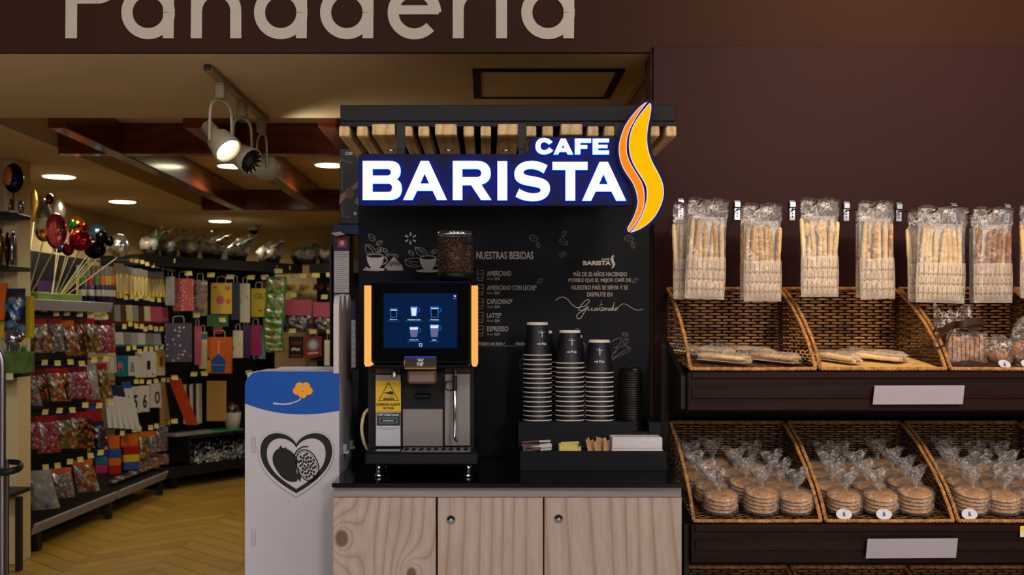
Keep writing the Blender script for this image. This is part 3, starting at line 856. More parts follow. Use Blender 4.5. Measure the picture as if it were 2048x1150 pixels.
q = MB(); q.poly([Z2p(BACK)[0]], fr_px(YS - 0.004), 0.010); q.build('bean_plate', M_navy, sg)
GL = [('M263,527 L470,527 C540,527 562,560 562,605 C562,640 548,660 530,672 C556,684 572,708 572,745 C572,805 540,835 470,835 L263,835Z M340,590 L455,590 C475,590 485,600 485,617 C485,634 475,643 455,643 L340,643Z M340,706 L460,706 C485,706 495,718 495,739 C495,760 485,773 460,773 L340,773Z', Z1p),
      ('M722,527 L785,527 L928,835 L850,835 L815,762 L692,762 L657,835 L583,835Z M752,627 L787,706 L717,706Z', Z1p),
      ('M975,527 L1165,527 C1240,527 1275,570 1275,625 C1275,672 1248,703 1200,713 L1280,835 L1198,835 L1120,718 L1050,718 L1050,835 L975,835Z M1050,590 L1160,590 C1188,590 1200,602 1200,623 C1200,645 1188,655 1160,655 L1050,655Z', Z1p),
      ('M1328,529 L1405,529 L1405,837 L1328,837Z', Z1p),
      ('M375,562 C335,540 295,527 250,527 C165,527 113,572 113,630 C113,690 155,712 240,725 C305,735 322,742 322,758 C322,775 300,783 265,783 C220,783 185,770 152,746 L123,808 C160,832 205,845 262,845 C345,845 395,805 395,745 C395,690 355,665 275,652 C205,641 186,636 186,618 C186,600 208,590 245,590 C280,590 315,602 345,625Z', Z2p),
      ('M415,535 L692,535 L692,597 L594,597 L594,840 L518,840 L518,597 L415,597Z', Z2p),
      ('M787,535 L853,535 L997,842 L920,842 L882,768 L757,768 L720,842 L650,842Z M819,630 L854,712 L782,712Z', Z2p),
      ('M415,378 C398,356 372,345 346,345 C306,345 280,372 280,410 C280,448 306,475 346,475 C376,475 402,464 420,444 L388,420 C378,434 364,442 349,442 C330,442 320,429 320,410 C320,391 331,378 349,378 C364,378 376,385 386,397Z', Z2p),
      ('M480,350 L518,350 L578,475 L535,475 L525,455 L470,455 L460,475 L423,475Z M499,397 L511,424 L487,424Z', Z2p),
      ('M592,350 L720,350 L720,383 L635,383 L635,402 L690,402 L690,430 L635,430 L635,475 L592,475Z', Z2p),
      ('M733,350 L862,350 L862,380 L776,380 L776,400 L850,400 L850,425 L776,425 L776,444 L862,444 L862,475 L733,475Z', Z2p)]
for d, zf in GL:
    q = MB(); q.poly(zf(d), fr_px(YS - 0.001), 0.011, 0, 1); q.build('lit_letter', [M_white_on, M_blue_on], sg)
for d, mm, nm in ((BEAN_L, M_or_on, 'lit_bean_half'), (BEAN_R, M_ye_on, 'lit_bean_half')):
    q = MB(); q.poly(Z2p(d), fr_px(YS - 0.0145), 0.007, 0, 1); o = q.build(nm, [mm, M_vi_on], sg)
    o['label'] = 'orange half of the lit bean' if mm is M_or_on else 'yellow half of the lit bean'
    e = MB(); L = Z2p(d)[0]; e.stroke(L, 1.3, fr_px(YS - 0.0219), closed=True); e.build('glowing_outline', M_vi_on, o)
for x in (-0.25, 0.1, 0.38):
    q = MB(); q.box((x - .012, YS + 0.03, 1.83), (x + .012, Yc - 0.0036, 1.85), bev=.002).box((x - .012, Yc - .010, 1.83), (x + .012, Yc - .0035, 1.925)); q.build('bracket', M_black, sg)
# ================================================================ COFFEE MACHINE
ZT = 0.904                       # counter top
M_mblack = plain('machine_black', (12, 13, 17), 0.45, spec=0.2)
M_gloss = plain('black_glass', (6, 7, 10), 0.08)
M_amber = glow('amber_light_bar', (255, 180, 88), 1.0)
M_screen_bg = glow('screen_blue', (6, 34, 76), 0.7)
M_hose = plain('beige_hose', (196, 178, 138), 0.5)
cm = thing('coffee_machine', (PX(843, 3.2), 3.3, ZT), 'black coffee machine with blue touch screen, amber light bars and bean hopper on the counter', 'coffee machine')
Yf = 3.135                       # front of the upper housing
def pxbox(mb, x0, y0, x1, y1, Y, depth, m=0, bev=0.003):
    mb.box((PX(x0, Y), Y, PZ(y1, Y)), (PX(x1, Y), Y + depth, PZ(y0, Y)), m, bev)
    return mb
q = MB(); pxbox(q, 742, 562, 942, 727, Yf, 0.40, 0, 0.006); hs = q.build('upper_housing', M_mblack, cm)
q = MB(); pxbox(q, 745, 727.5, 940, 737, Yf + 0.012, 0.38, 0, 0.006); q.build('housing_chin', M_mblack, cm)
q = MB(); q.poly([rrect(PX(745, Yf), PZ(722, Yf), PX(939, Yf), PZ(566, Yf), 0.006)], fr_y(Yf - 0.0003), 0.002); q.build('front_glass', M_gloss, hs)
for a, b in ((728.5, 741), (943, 955.5)):
    q = MB(); L = [(PX(a, Yf), PZ(571, Yf)), (PX(b, Yf), PZ(571, Yf)), (PX(b, Yf), PZ(728, Yf)), (PX(b - 2.5, Yf), PZ(733, Yf)), (PX(a + 2.5, Yf), PZ(733, Yf)), (PX(a, Yf), PZ(728, Yf))]
    q.poly([L[::-1]], fr_y(Yf + 0.10), 0.102); q.build('light_bar', M_amber, cm)
# screen with drinks
Ysc = Yf - 0.0026
scr = MB(); scr.poly([[(PX(x, Ysc), PZ(y, Ysc)) for x, y in ((767, 696.5), (914.5, 696.5), (914.5, 587), (767, 587))]], fr_y(Ysc), 0.0006)
scr = scr.build('touch_screen', M_screen_bg, cm)
fs = fr_px(Ysc - 0.0010)
M_ic_w = glow('screen_white', (215, 232, 255), 1.0); M_ic_b = glow('screen_light_blue', (50, 120, 210), 0.8)
M_ic_d = glow('screen_dark', (8, 22, 48), 0.7); M_ic_br = glow('screen_brown', (120, 110, 150), 0.8)
def S3(x, y): return (700 + x / 3.833, -(440 + y / 3.833))
def icon(cx, ty, by, wt, wb, fill, foam, handle, body, tx0, tx1, tyy):
    q = MB()
    o = lambda pts: [S3(*p) for p in pts]
    q.poly([o([(cx - wb, by), (cx + wb, by), (cx + wt, ty), (cx - wt, ty)])], fs, 0, 1)
    if fill is not None:
        k = 0.78; t2 = ty + (by - ty) * (0.30 if foam else 0.14)
        q.poly([o([(cx - wb * k, by - 4), (cx + wb * k, by - 4), (cx + wt * k, t2), (cx - wt * k, t2)])], fs, 0.0004, fill)
        if foam:
            q.poly([o([(cx - wt * .82, t2), (cx + wt * .82, t2), (cx + wt * .86, ty + 7), (cx - wt * .86, ty + 7)])], fs, 0.0004, 0)
        else:
            q.poly([o([(cx - wt * k, t2 + 7), (cx + wt * k, t2 + 7), (cx + wt * k, t2), (cx - wt * k, t2)])], fs, 0.0006, 0)
    if handle:
        q.stroke(o(smooth2([(cx + wt, ty + 14), (cx + wt + 15, ty + 16), (cx + wt + 13, ty + 38), (cx + wt - 2, ty + 44)], 4)), 1.1, fs, 0, 1)
    q.text(body, *S3(tx0, tyy + 6), *S3(tx1, tyy - 6), fs, 0, 0, 0.02)
    q.stroke(o([(tx0 - 18, tyy + 12), (tx1 + 18, tyy + 12)]), 0.6, fs, 0, 1)
    q.build('drink_icon', [M_ic_w, M_ic_b, M_ic_d, M_ic_br], scr)
icon(335, 678, 747, 30, 22, 2, False, False, 'Espresso', 306, 362, 763)
icon(490, 662, 738, 28, 21, 0, False, True, 'Americano Leche', 440, 542, 763)
icon(648, 664, 747, 34, 26, 2, False, True, 'Americano', 616, 680, 763)
icon(490, 816, 898, 36, 24, 3, True, True, 'Cappuccino', 456, 526, 919)
icon(647, 800, 898, 36, 26, 3, True, True, 'Latte', 630, 662, 919)
q = MB(); q.stroke([S3(*p) for p in ((530, 948), (552, 948), (550, 968), (532, 968))], 1.0, fs, 0, 0, True)
q.text('W', *S3(794, 592), *S3(814, 576), fs, 0, 0, 0.05); q.text('MF', *S3(790, 608), *S3(818, 598), fs, 0, 1, 0.04)
q.build('screen_mark', [M_ic_w, M_ic_b], scr)
# logo plate and spout
Yl = Yf - 0.008
q = MB(); pxbox(q, 808, 713, 873.5, 735, Yl, 0.014, 0, 0.002); lp = q.build('logo_plate', M_chrome, cm)
q = MB(); pxbox(q, 809, 735.5, 873, 738.8, Yl, 0.010, 0, 0.001); q.build('copper_edge', plain('copper', (200, 140, 80), .3, .9), lp)
q = MB(); fl = fr_px(Yl - 0.0004)
q.text('W', 834, -724, 848, -717, fl, 0, 0, 0.06); q.text('MF', 834, -732, 847, -724.5, fl, 0, 0, 0.06); q.build('emblem', M_print2, lp)
q = MB(); pxbox(q, 815, 739, 872, 768, Yf + 0.02, 0.07, 0, 0.006); q.build('spout', plain('warm_steel', (110, 92, 84), .45, .4), cm)
# lower body
Yb = 3.25
q = MB(); q.box((PX(736, Yb), Yb + 0.004, 0.972), (PX(948, Yb), Yf + 0.40, PZ(735, Yb))); q.build('lower_body', M_mblack, cm)
q = MB(); pxbox(q, 750.5, 749, 801.5, 893, Yb - 0.012, 0.016, 0, 0.002); pl = q.build('steel_panel', M_steel, cm)
q = MB(); pxbox(q, 889, 747, 940.5, 892, Yb - 0.012, 0.016, 0, 0.002); pr = q.build('steel_panel', M_steel, cm)
q = MB(); pxbox(q, 805, 818, 886, 893, Yb - 0.010, 0.014, 0, 0.002); q.build('steel_panel', M_steel, cm)
q = MB(); pxbox(q, 830, 788, 861, 797, Yb - 0.03, 0.034, 0, 0.004); q.build('nozzle', M_mblack, cm)
q = MB(); pxbox(q, 750.5, 735, 801.5, 747.5, Yb - 0.012, 0.016, 0, 0.002); pxbox(q, 889, 735, 940.5, 745.5, Yb - 0.012, 0.016, 0, 0.002); q.build('upper_trim', plain('dark_steel', (70, 66, 66), .4, .8), cm)
q = MB(); q.lathe([(0.007, 0), (0.007, -0.018), (0.005, -0.020), (0.0, -0.020)], 14, P(789, 742, Yb - 0.03)); q.build('hot_water_tap', M_chrome, cm)
# stickers
Yk = Yb - 0.0125; fk = fr_px(Yk)
M_yel = plain('warning_yellow', (196, 160, 24), 0.5); M_ink = plain('black_ink', (18, 18, 18), 0.6); M_wlab = plain('white_label', (176, 176, 184), 0.5); M_teal = plain('dark_teal_ink', (30, 42, 52), 0.5)
q = MB(); q.poly([[(751.5, -823.5), (802, -823.5), (801.5, -761), (751.5, -761)]], fk, 0.0004)
q.stroke([(757.5, -801), (797, -801), (777, -765)], 1.4, fk, 0.0008, 1, True)
q.poly([[(p[0], p[1]) for p in path('M768,784 L774,785 L779,783 C783,782 786,783 787,786 L787,789 C783,788 781,790 777,788 L771,787Z')[0]]], fk, 0.0008, 1)
q.poly([[(766, -799.5), (789, -799.5), (788, -796.5), (767, -796.5)]], fk, 0.0008, 1)
for k in range(6): q.stroke([(768 + k * 3.8, -795.5), (768.5 + k * 3.8, -791)], 0.7, fk, 0.0008, 1)
TX(q, 'SUPERFICIE CALIENTE', 753, 806.5, 800.5, 811.5, 0.05, 1, fk, 0.0008); TX(q, 'NO TOCAR', 766, 814, 788, 818.5, 0.05, 1, fk, 0.0008)
q.build('warning_sticker', [M_yel, M_ink], pl)
q = MB(); q.poly([[(752, -892), (801, -892), (800, -825), (753, -825)]], fk, 0.0003)
q.poly([[(753.5, -851.5), (800, -851.5), (800, -825.5), (753.5, -825.5)]], fk, 0.0006, 1)
TX(q, 'WMF CoffeeConnect', 755, 826.5, 798, 832, 0.03, 0, fk, 0.0009)
TX(q, 'INSIDE', 766, 839.5, 787, 843, 0.02, 0, fk, 0.0009)
q.stroke([(759, -836), (794, -836), (794, -846), (759, -846)], 0.5, fk, 0.0009, 0, True)
for k, (a, b) in enumerate(((756, 798), (764, 790))): q.stroke([(a, -856 - 3.5 * k), (b, -856 - 3.5 * k)], 1.0, fk, 0.0006, 2)
q.build('info_sticker', [M_wlab, M_teal, plain('grey_ink', (120, 120, 126), .6)], pl)
# steam wand
q = MB(); q.tube([P(910, 738, Yb - 0.04), P(910, 752, Yb - 0.045)], 0.005, 10); q.tube([P(909.5, 782, Yb - 0.05), P(909, 872, Yb - 0.065), P(911, 879, Yb - 0.07), P(913, 882, Yb - 0.075)], [0.0055, 0.0045, 0.005, 0.004], 10)
wd = q.build('steam_wand', M_chrome, cm)
q = MB(); q.tube([P(909.5, 752, Yb - 0.045), P(909.5, 782, Yb - 0.05)], 0.0068, 12)
q.tube(smooth2([P(906, 763, Yb - 0.047), P(894, 763, Yb - 0.047), P(891, 768, Yb - 0.047), P(891, 777, Yb - 0.047), P(895, 780, Yb - 0.047), P(906, 780, Yb - 0.047)], 4), 0.0018, 6)
q.build('wand_grip', M_mblack, wd)
# drip tray, feet, hose
Yt = 3.13
q = MB(); q.box((PX(729, Yt), Yt, PZ(931, Yt)), (PX(957, Yt), Yf + 0.38, PZ(905, Yt)), bev=0.005); q.build('drip_tray', M_mblack, cm)
q = MB(); zt = PZ(905, Yt)
q.box((PX(802, Yt), Yt + 0.012, zt - .001), (PX(941, Yt), Yb - 0.014, zt + 0.003), bev=0.001)
for k in range(9): q.box((PX(806, Yt) + k * 0.0215, Yt + 0.02, zt + 0.0031), (PX(806, Yt) + k * .0215 + .012, Yb - 0.03, zt + 0.0036), 1)
q.build('drip_grid', [M_steel, M_trimdark], cm)
q = MB(); q.box((PX(750, Yt), Yt + 0.012, zt), (PX(798, Yt), Yb - 0.014, zt + 0.002)); q.build('cup_plate', M_gloss, cm)
for x in (756, 936):
    c = P(x, 945, 3.145)
    MB().lathe([(0.0, 0.0), (0.011, 0.0), (0.012, 0.006), (0.006, 0.010), (0.006, PZ(931, Yt) - ZT)], 14, (c.x, 3.17, ZT)).build('foot', M_chrome, cm)
    MB().lathe([(0.0, 0.0), (0.011, 0.0), (0.012, 0.006), (0.006, 0.010), (0.006, PZ(931, Yt) - ZT)], 14, (c.x, 3.44, ZT)).build('foot', M_chrome, cm)
q = MB(); q.tube(smooth2([P(737, 818, 3.30), P(728, 830, 3.30), P(723.5, 855, 3.30), P(727, 880, 3.31), P(734, 897, 3.32), P(738, 899, 3.33)], 5), 0.0052, 10); q.build('drain_hose', M_hose, cm)
# bean hopper
M_clear = film('clear_hopper', (120, 110, 105), 0.04, 12, 0.05, 0.05, 0.5)
M_bean = plain('coffee_bean', (70, 44, 26), 0.35, var=0.35, vscale=60)
Yh = 3.32; cx = PX(911, Yh); z0, z1, z2 = PZ(562, Yh), PZ(548, Yh), PZ(470, Yh); R = PX(948, Yh) - cx
hp = MB().lathe([(0.0, z0 + .0005), (R * .80, z0 + .0005), (R * 1.0, z1), (R * .9, z1 + .001), (0.0, z1 + .001)], 28, (cx, Yh, 0)).build('hopper_base', M_mblack, cm)
MB().lathe([(R * .985, z1), (R * .985, z2)], 32, (cx, Yh, 0)).build('hopper_jar', M_clear, hp)
MB().lathe([(R * 1.0, z2 - .001), (R * 1.02, z2 + .002), (R * 1.02, z2 + .008), (R * .9, z2 + .0115), (0, z2 + .012)], 32, (cx, Yh, 0)).build('hopper_lid', M_chrome, hp)
rnd = random.Random(3)
q = MB()
for k in range(900):
    zz = z1 + 0.006 + (z2 - z1) * 0.80 * (k / 900.0)
    a = rnd.uniform(0, 2 * math.pi); rr = R * 0.90 * (1 - 0.25 * rnd.random() ** 2)
    lim = z1 + (z2 - z1) * (0.86 - 0.16 * math.cos(a + .3))
    if zz > lim: continue
    c = Vector((cx + rr * math.cos(a), Yh + rr * math.sin(a), zz))
    u = Vector((rnd.gauss(0, 1), rnd.gauss(0, 1), rnd.gauss(0, 1))).normalized(); v = u.orthogonal().normalized(); w = u.cross(v)
    vs = []; n = 6
    for i in range(4):
        th = math.pi * (i + .35) / 3.7
        for j in range(n):
            al = 2 * math.pi * j / n
            vs.append(c + u * 0.0055 * math.cos(th) + (v * math.cos(al) + w * math.sin(al) * .7) * 0.0040 * math.sin(th))
    fs_ = [[i * n + j, i * n + (j + 1) % n, (i + 1) * n + (j + 1) % n, (i + 1) * n + j] for i in range(3) for j in range(n)]
    q.add(vs, fs_, 0, True)
q.lathe([(0, z1 + .002), (R * .8, z1 + .002), (R * .8, z1 + (z2 - z1) * .66), (0, z1 + (z2 - z1) * .72)], 20, (cx, Yh, 0))
cb = q.build('coffee_beans', M_bean, hp); cb['kind'] = 'stuff'

# ================================================================ CADDY, CUPS, LIDS
M_cad = plain('black_caddy', (14, 15, 21), 0.55, spec=.15)
Xa, Xb = PX(1040, 3.30), 0.538
cd = thing('cup_caddy', (0.32, 3.46, ZT), 'black two-tier caddy holding cups, lids, sugar and napkins on the counter', 'caddy')
zt1 = PZ(902, 3.30)
q = MB(); q.box((Xa, 3.30, ZT), (Xb, 3.306, zt1), bev=.001).box((Xa, 3.306, ZT), (Xa + .006, 3.40, zt1)).box((Xb - .006, 3.306, ZT), (Xb, 3.40, zt1)).box((Xa + .006, 3.306, ZT), (Xb - .006, 3.40, ZT + .030))
q.build('front_tray', M_cad, cd)
zs = PZ(840.5, 3.45)
Xs0, Xs1 = PX(1036, 3.41), PX(1266, 3.41)
q = MB(); q.box((Xs0, 3.4005, ZT), (Xs1, 3.62, zs), bev=.0015); q.build('cup_step', M_cad, cd)
q = MB(); q.box((Xs1 + .0005, 3.4005, ZT), (PX(1296, 3.41), 3.62, PZ(859, 3.45) - .002), bev=.001).box((PX(1296.5, 3.41), 3.4005, ZT), (Xb, 3.62, zs - .002), bev=.001); q.build('lid_step', M_cad, cd)

M_cup = plain('navy_black_paper_cup', (17, 19, 29), 0.42)
M_rim = plain('white_paper_rim', (196, 186, 172), 0.6)
M_cprint = plain('white_cup_print', (176, 172, 172), 0.6)
# an inverted cup: rim down at z = 0, base up at z = 0.104
def make_cup():
    o = thing('paper_cup', (0, 0, 0), 'x', 'cup')
    MB().lathe([(0.0430, 0.003), (0.0335, 0.094), (0.0335, 0.0955)], 28).build('cup_wall', M_cup, o)
    MB().lathe([(0.0428, 0.0005), (0.0448, 0.0), (0.0454, 0.0018), (0.0446, 0.0036), (0.0428, 0.0036)], 28).build('rolled_rim', M_rim, o)
    MB().lathe([(0.0333, 0.0955), (0.0328, 0.104), (0.0318, 0.104), (0.0312, 0.098), (0.0, 0.098)], 28).build('base_band', M_rim, o)
    return o
def cup_print(o, az):
    """bird mark and brand word wrapped on the wall of a cup, seen upside down as it stands"""
    def fr(u, v, w=0.0):
        r = 0.0432 - (v - 0.003) * 0.1044 + 0.0004
        a = az + u / r
        return (r * math.sin(a), -r * math.cos(a), v)
    q = MB()
    q.poly([[(-0.001, 0.078), (0.0012, 0.078), (0.0022, 0.062), (0.0, 0.055), (-0.0012, 0.062)]], fr)
    q.stroke(smooth2([(-0.011, 0.0745), (-0.004, 0.0715), (0, 0.073), (0.005, 0.0710), (0.010, 0.0735)], 3), 0.0016, fr)
    q.stroke(smooth2([(-0.004, 0.079), (0.0, 0.075), (0.001, 0.068), (-0.002, 0.058)], 3), 0.0012, fr)
    q.text('Poiz', -0.002, 0.033, 0.015, 0.0415, fr, 0, 0, 0.03)
    q.poly([ring(-0.0085, 0.0365, 0.0035, 0.0030, 12)], fr); q.poly([ring(-0.015, 0.0365, 0.0022, 0.002, 10)], fr)
    q.build('cup_print', M_cprint, o)
cup0 = make_cup()
used = False
def stack(px, Y, py_bot, n, pitch, name, gap_top=0.0):
    global used
    x = PX(px, Y); z = zs + 0.0003
    for k in range(n):
        zz = z + k * pitch + (gap_top if k == n - 1 else 0)
        jx = math.sin(k * 2.1 + px) * 0.0003
        o = cup0 if not used else dup(cup0, (0, 0, 0))
        used = True
        o.location = (x + jx, Y + math.cos(k * 1.7) * 0.0002, zz)
        top = k == n - 1
        o['group'] = 'paper cups on the counter caddy'
        o['label'] = ('top black paper cup, upside down, of the ' if top else f'black upside-down paper cup, {ORD[k]} from the bottom of the ') + name
        if top: last = o
    return last
c1 = stack(1075, 3.45, 840, 15, 0.01455, 'tallest front stack')
c2 = stack(1139.5, 3.45, 840, 13, 0.0149, 'middle front stack')
c3 = stack(1198.5, 3.45, 840, 10, 0.0149, 'short front stack beside the lids')
# one more cup pushed loosely over the short stack
b1 = stack(1083.5, 3.56, 838, 13, 0.0147, 'rear stack behind the tallest one')
b2 = stack(1144, 3.56, 838, 12, 0.0147, 'rear stack behind the middle one')
c4 = dup(c3, (c3.location.x, c3.location.y, c3.location.z + 0.0145), 'spare black paper cup on top of the short front stack beside the lids')
for o, az in ((c1, 0.35), (c2, 0.1), (c4, -0.05)):
    keep = o.location.copy(); o.location = (0, 0, 0); cup_print(o, az); o.location = keep
M_lid = plain('black_plastic_lid', (10, 10, 12), 0.3, spec=.4)
ld = MB().lathe([(0.0375, 0.0), (0.0395, 0.0005), (0.0400, 0.003), (0.0385, 0.0045), (0.0365, 0.005), (0.0345, 0.014), (0.032, 0.0155), (0.030, 0.0135), (0.0, 0.0125)], 28).build('cup_cover', M_lid, None, (0, 0, 0))
tag(ld, 'x', 'lid', 'black cup lids in the caddy')
Yl_ = 3.455
zl = PZ(859, 3.45) - .002
for k in range(34):
    o = ld if k == 0 else ld.copy()
    if k: COL.objects.link(o)
    o.location = (PX(1261, Yl_) + (0.0012 if k > 24 else 0) + 0.0006 * math.sin(k * 1.9), Yl_, zl + k * 0.0054 + (0.0016 if k > 24 else 0))
    o['label'] = 'topmost black dome lid of the lid stack' if k == 33 else f'black dome lid, {ORD[k]} from the bottom of the lid stack'
MB().lathe([(0.0, .019), (0.003, .019), (0.0035, 0.0135), (0.0, 0.0135)], 10).build('lid_button', M_lid, None)
lb = bpy.data.objects['lid_button']; lb.parent = o

# tray contents
zb = ZT + 0.0302
M_stick = plain('brown_sachet', (96, 74, 66), 0.55); M_whitep = plain('white_paper', (190, 184, 180), 0.7); M_purp = plain('purple_sachet', (62, 50, 104), 0.5)
M_yelp = plain('yellow_sachet', (190, 178, 92), 0.6); M_stir = plain('birch_stirrer', (186, 140, 98), 0.6, var=0.1, vscale=30)
rnd = random.Random(11)
for k in range(14):
    y = 3.318 + 0.009 * (k % 7); z = zb + 0.006 + 0.0078 * (k // 2)
    x0 = PX(1043, 3.33) + rnd.uniform(0, .012); ln = 0.088
    dz = rnd.uniform(-.003, .003)
    q = MB()
    q.obox((x0 + ln / 2, y, z + dz), (ln / 2, rnd.uniform(-.004, .004), rnd.uniform(-.004, .005)), (0, 0.0042, 0), (0, 0, 0.0026), 0, 0.001)
    q.obox((x0 + ln * .80, y, z + dz + .0002), (ln * .19, 0, rnd.uniform(0, .002)), (0, 0.0048, 0), (0, 0, 0.0031), 1, 0.001)
    o = q.build('sugar_stick', [(M_stick, M_purp, M_whitep)[(0, 0, 2, 0, 1, 0, 2)[k % 7]], M_whitep], None, (x0, y, z))
    tag(o, 'slim paper sugar stick in the pile at the menu end of the caddy tray', 'sugar stick', 'sugar sticks in the caddy tray')
for k in range(7):
    y = 3.322 + 0.008 * k
    x = PX(1118, 3.34) + 0.0035 * (k % 3)
    q = MB(); q.obox((x + .027, y, zb + .024 + .0022 * (k % 3)), (0.027, 0, 0.001), (0, 0.0018, 0), (0.001, .006, 0.022), 0, 0.0008)
    o = q.build('sweetener_sachet', M_yelp, None, (x, y, zb)); tag(o, 'yellow sweetener sachet standing in the caddy tray', 'sachet', 'yellow sachets in the caddy tray')
for k in range(3):
    q = MB(); x = PX(1150 + 4 * k, 3.33); q.obox((x, 3.325 + .012 * k, zb + .024), (0.0075, 0, .001), (0, .0015, 0), (.0006, .004, .024), 0, .0006).obox((x, 3.3232 + .012 * k, zb + .028), (0.0077, 0, .001), (0, .0005, 0), (.0006, .004, .012), 1)
    o = q.build('sugar_sachet', [M_black, M_yelp], None, (x, 3.325, zb)); tag(o, 'small black and yellow sachet beside the yellow sachets', 'sachet', 'black and yellow sachets in the caddy tray')
for k in range(16):
    u = k / 15
    x = PX(1176 + 40 * u, 3.35) + rnd.uniform(-.002, .002); y = 3.322 + 0.008 * (k % 6)
    hgt = PZ(872 + rnd.uniform(0, 9), 3.35) - zb
    lean = -0.012 + 0.010 * u + rnd.uniform(-.003, .003)
    q = MB(); L = [(-.0027, 0), (.0027, 0)] + [(0.0027 * math.cos(a), hgt - .0027 + .0027 * math.sin(a)) for a in [math.pi * i / 5 for i in range(6)]]
    q.poly([L], fr_dir((x - lean * .4, y, zb + .0005), (1, 0, 0), Vector((lean, 0.0, hgt)).normalized(), (0, -1, 0)), 0.0015)
    o = q.build('wooden_stirrer', M_stir, None, (x, y, zb)); tag(o, 'flat wooden coffee stirrer standing in the bundle beside the napkins', 'stirrer', 'wooden stirrers in the caddy tray')
x0, x1 = PX(1223, 3.32), PX(1325, 3.32)
q = MB(); zn = zb + 0.0005
for k in range(2):
    h_ = 0.0342
    z_ = zn + k * 0.0343
    q.box((x0 + rnd.uniform(0, .001), 3.313 + rnd.uniform(0, .001), z_), (x1 - rnd.uniform(0, .002), 3.392, z_ + h_), 0, 0.0022)
o = q.build('napkin_pile', plain('white_napkin', (196, 192, 194), 0.85, bmp=.2, bscale=120), None, (x0, 3.35, zn)); tag(o, 'thick block of folded white paper napkins in the caddy tray', 'napkins')

# ================================================================ HEART BOX beside the counter
M_wht = plain('white_melamine', (178, 173, 179), 0.45)
M_blue = plain('royal_blue_vinyl', (8, 72, 156), 0.4)
M_orange = plain('orange_vinyl', (226, 146, 30), 0.5)
Yx = 3.25
bx0, bx1 = PX(490, Yx), PX(678.5, Yx)
hb = thing('donation_box', ((bx0 + bx1) / 2, 3.4, 0), 'white upright box with blue top, orange flower and heart emblem beside the counter', 'box')
zt = PZ(742.5, Yx)
MB().box((bx0 + .002, Yx + .019, 0), (bx1, 3.57, zt - 0.006), bev=.002).build('carcass', M_wht, hb)
q = MB(); q.poly([rrect(bx0, 0.0, bx1, zt, 0.046, 8, (0, 1, 0, 0))], fr_y(Yx + 0.018), 0.018); dr = q.build('front_door', M_wht, hb)
q = MB()
r = 0.046
L = [(bx1, zt - 0.0003)] + [(bx0 + r + r * math.cos(a), zt - r + r * math.sin(a) - .0003) for a in [math.radians(90 + 90 * i / 8) for i in range(9)]]
low = smooth2([(490, 807), (520, 817), (555, 825), (595, 828.5), (635, 827.5), (678.5, 821.5)], 5)
L += [(PX(x, Yx), PZ(y, Yx)) for x, y in low]
q.poly([L], fr_y(Yx - .0002), 0.0008); q.build('blue_top_panel', M_blue, dr)
ff = fr_px(Yx - 0.0012)
q = MB()
cxp, cyp = 605.5, 780
for k, a in enumerate((-90, -10, 55, 125, 190)):
    a = math.radians(a); c_, s_ = math.cos(a), math.sin(a)
    q.poly([[(cxp + (11.2 + 9 * math.cos(t)) * c_ - 8.2 * math.sin(t) * s_, -cyp + (9.6 + 7.0 * math.cos(t)) * s_ + 8.2 * math.sin(t) * c_) for t in [2 * math.pi * i / 18 for i in range(18)]]], ff, 0.0004 + .00004 * k)
q.poly([ring(cxp, -779, 2.6, 2.2, 12)], ff, 0.0008, 1)
q.stroke(smooth2([(603.5, -794.5), (597, -801), (582, -806.5), (565, -808.5), (546.5, -806.5)], 5), [2.2] * 10 + [3.0] * 8 + [3.6] * 3, ff, 0.0004, 1)
q.build('flower_emblem', [M_orange, M_wht], dr)
# heart board
def heart(sx, sy, n=12):
    R_ = path('M0,-0.56 C0.20,-1.02 1.0,-1.10 1.0,-0.34 C1.0,0.26 0.46,0.70 0,1.0Z', n=n)[0]
    return [(x * sx, y * sy) for x, y in ([(-x, y) for x, y in R_[1:-1]][::-1] + R_)[::-1]]
hx, hy = 592.5, 925
H = lambda sx, sy, dy=0: [(hx + x, -(hy + dy) + y) for x, y in heart(sx, sy)]
fh = fr_px(Yx - 0.006)
q = MB(); q.poly([H(75.5, 68)], fr_px(Yx - 0.0005), 0.006); hbd = q.build('heart_board', M_wht, hb)
q = MB(); q.poly([H(72.0, 63, -1.5), H(59, 53, 0)], fr_px(Yx - 0.0066), 0.0006); q.build('heart_outline', M_ink, hbd)
q = MB(); fi = fr_px(Yx - 0.0066)
def Z7(pts): return [(480 + x / 2.092, -(600 + y / 2.092)) for x, y in pts]
q.poly([Z7(smooth2([(150, 628), (138, 650), (138, 680), (155, 715), (180, 745), (210, 760), (238, 758), (240, 735), (236, 705), (240, 668), (222, 640), (200, 625), (172, 618), (150, 628)], 3)[:-1])[::-1]], fi, 0.0006)
for p in ((170, 608), (190, 614), (212, 632), (232, 660)):
    q.poly([Z7([(p[0] - 9, p[1] + 14), (p[0], p[1]), (p[0] + 10, p[1] + 13)])[::-1]], fi, 0.0007)
rr = lambda a, b: [(282 + a * math.cos(t) * .80 + b * math.sin(t) * .42, 692 + b * math.sin(t) * .9 - a * math.cos(t) * .5) for t in [2 * math.pi * i / 30 for i in range(30)]]
q.stroke(Z7(rr(48, 68)), 2.4, fi, 0.0006, 0, True)
q.stroke(Z7(rr(40, 60)), 0.9, fi, 0.0006, 0, True)
rnd = random.Random(5)
for k in range(36):
    a = k * 2.4; d = math.sqrt((k + .5) / 36)
    cxk, cyk = 282 + 36 * d * math.cos(a) * .80 + 54 * d * math.sin(a) * .42, 692 + 54 * d * math.sin(a) * .9 - 36 * d * math.cos(a) * .5
    q.poly([Z7([(cxk + 5.5 * math.cos(t), cyk + 6.5 * math.sin(t)) for t in [math.pi * i / 3 for i in range(6)]][::-1])], fi, 0.0006)
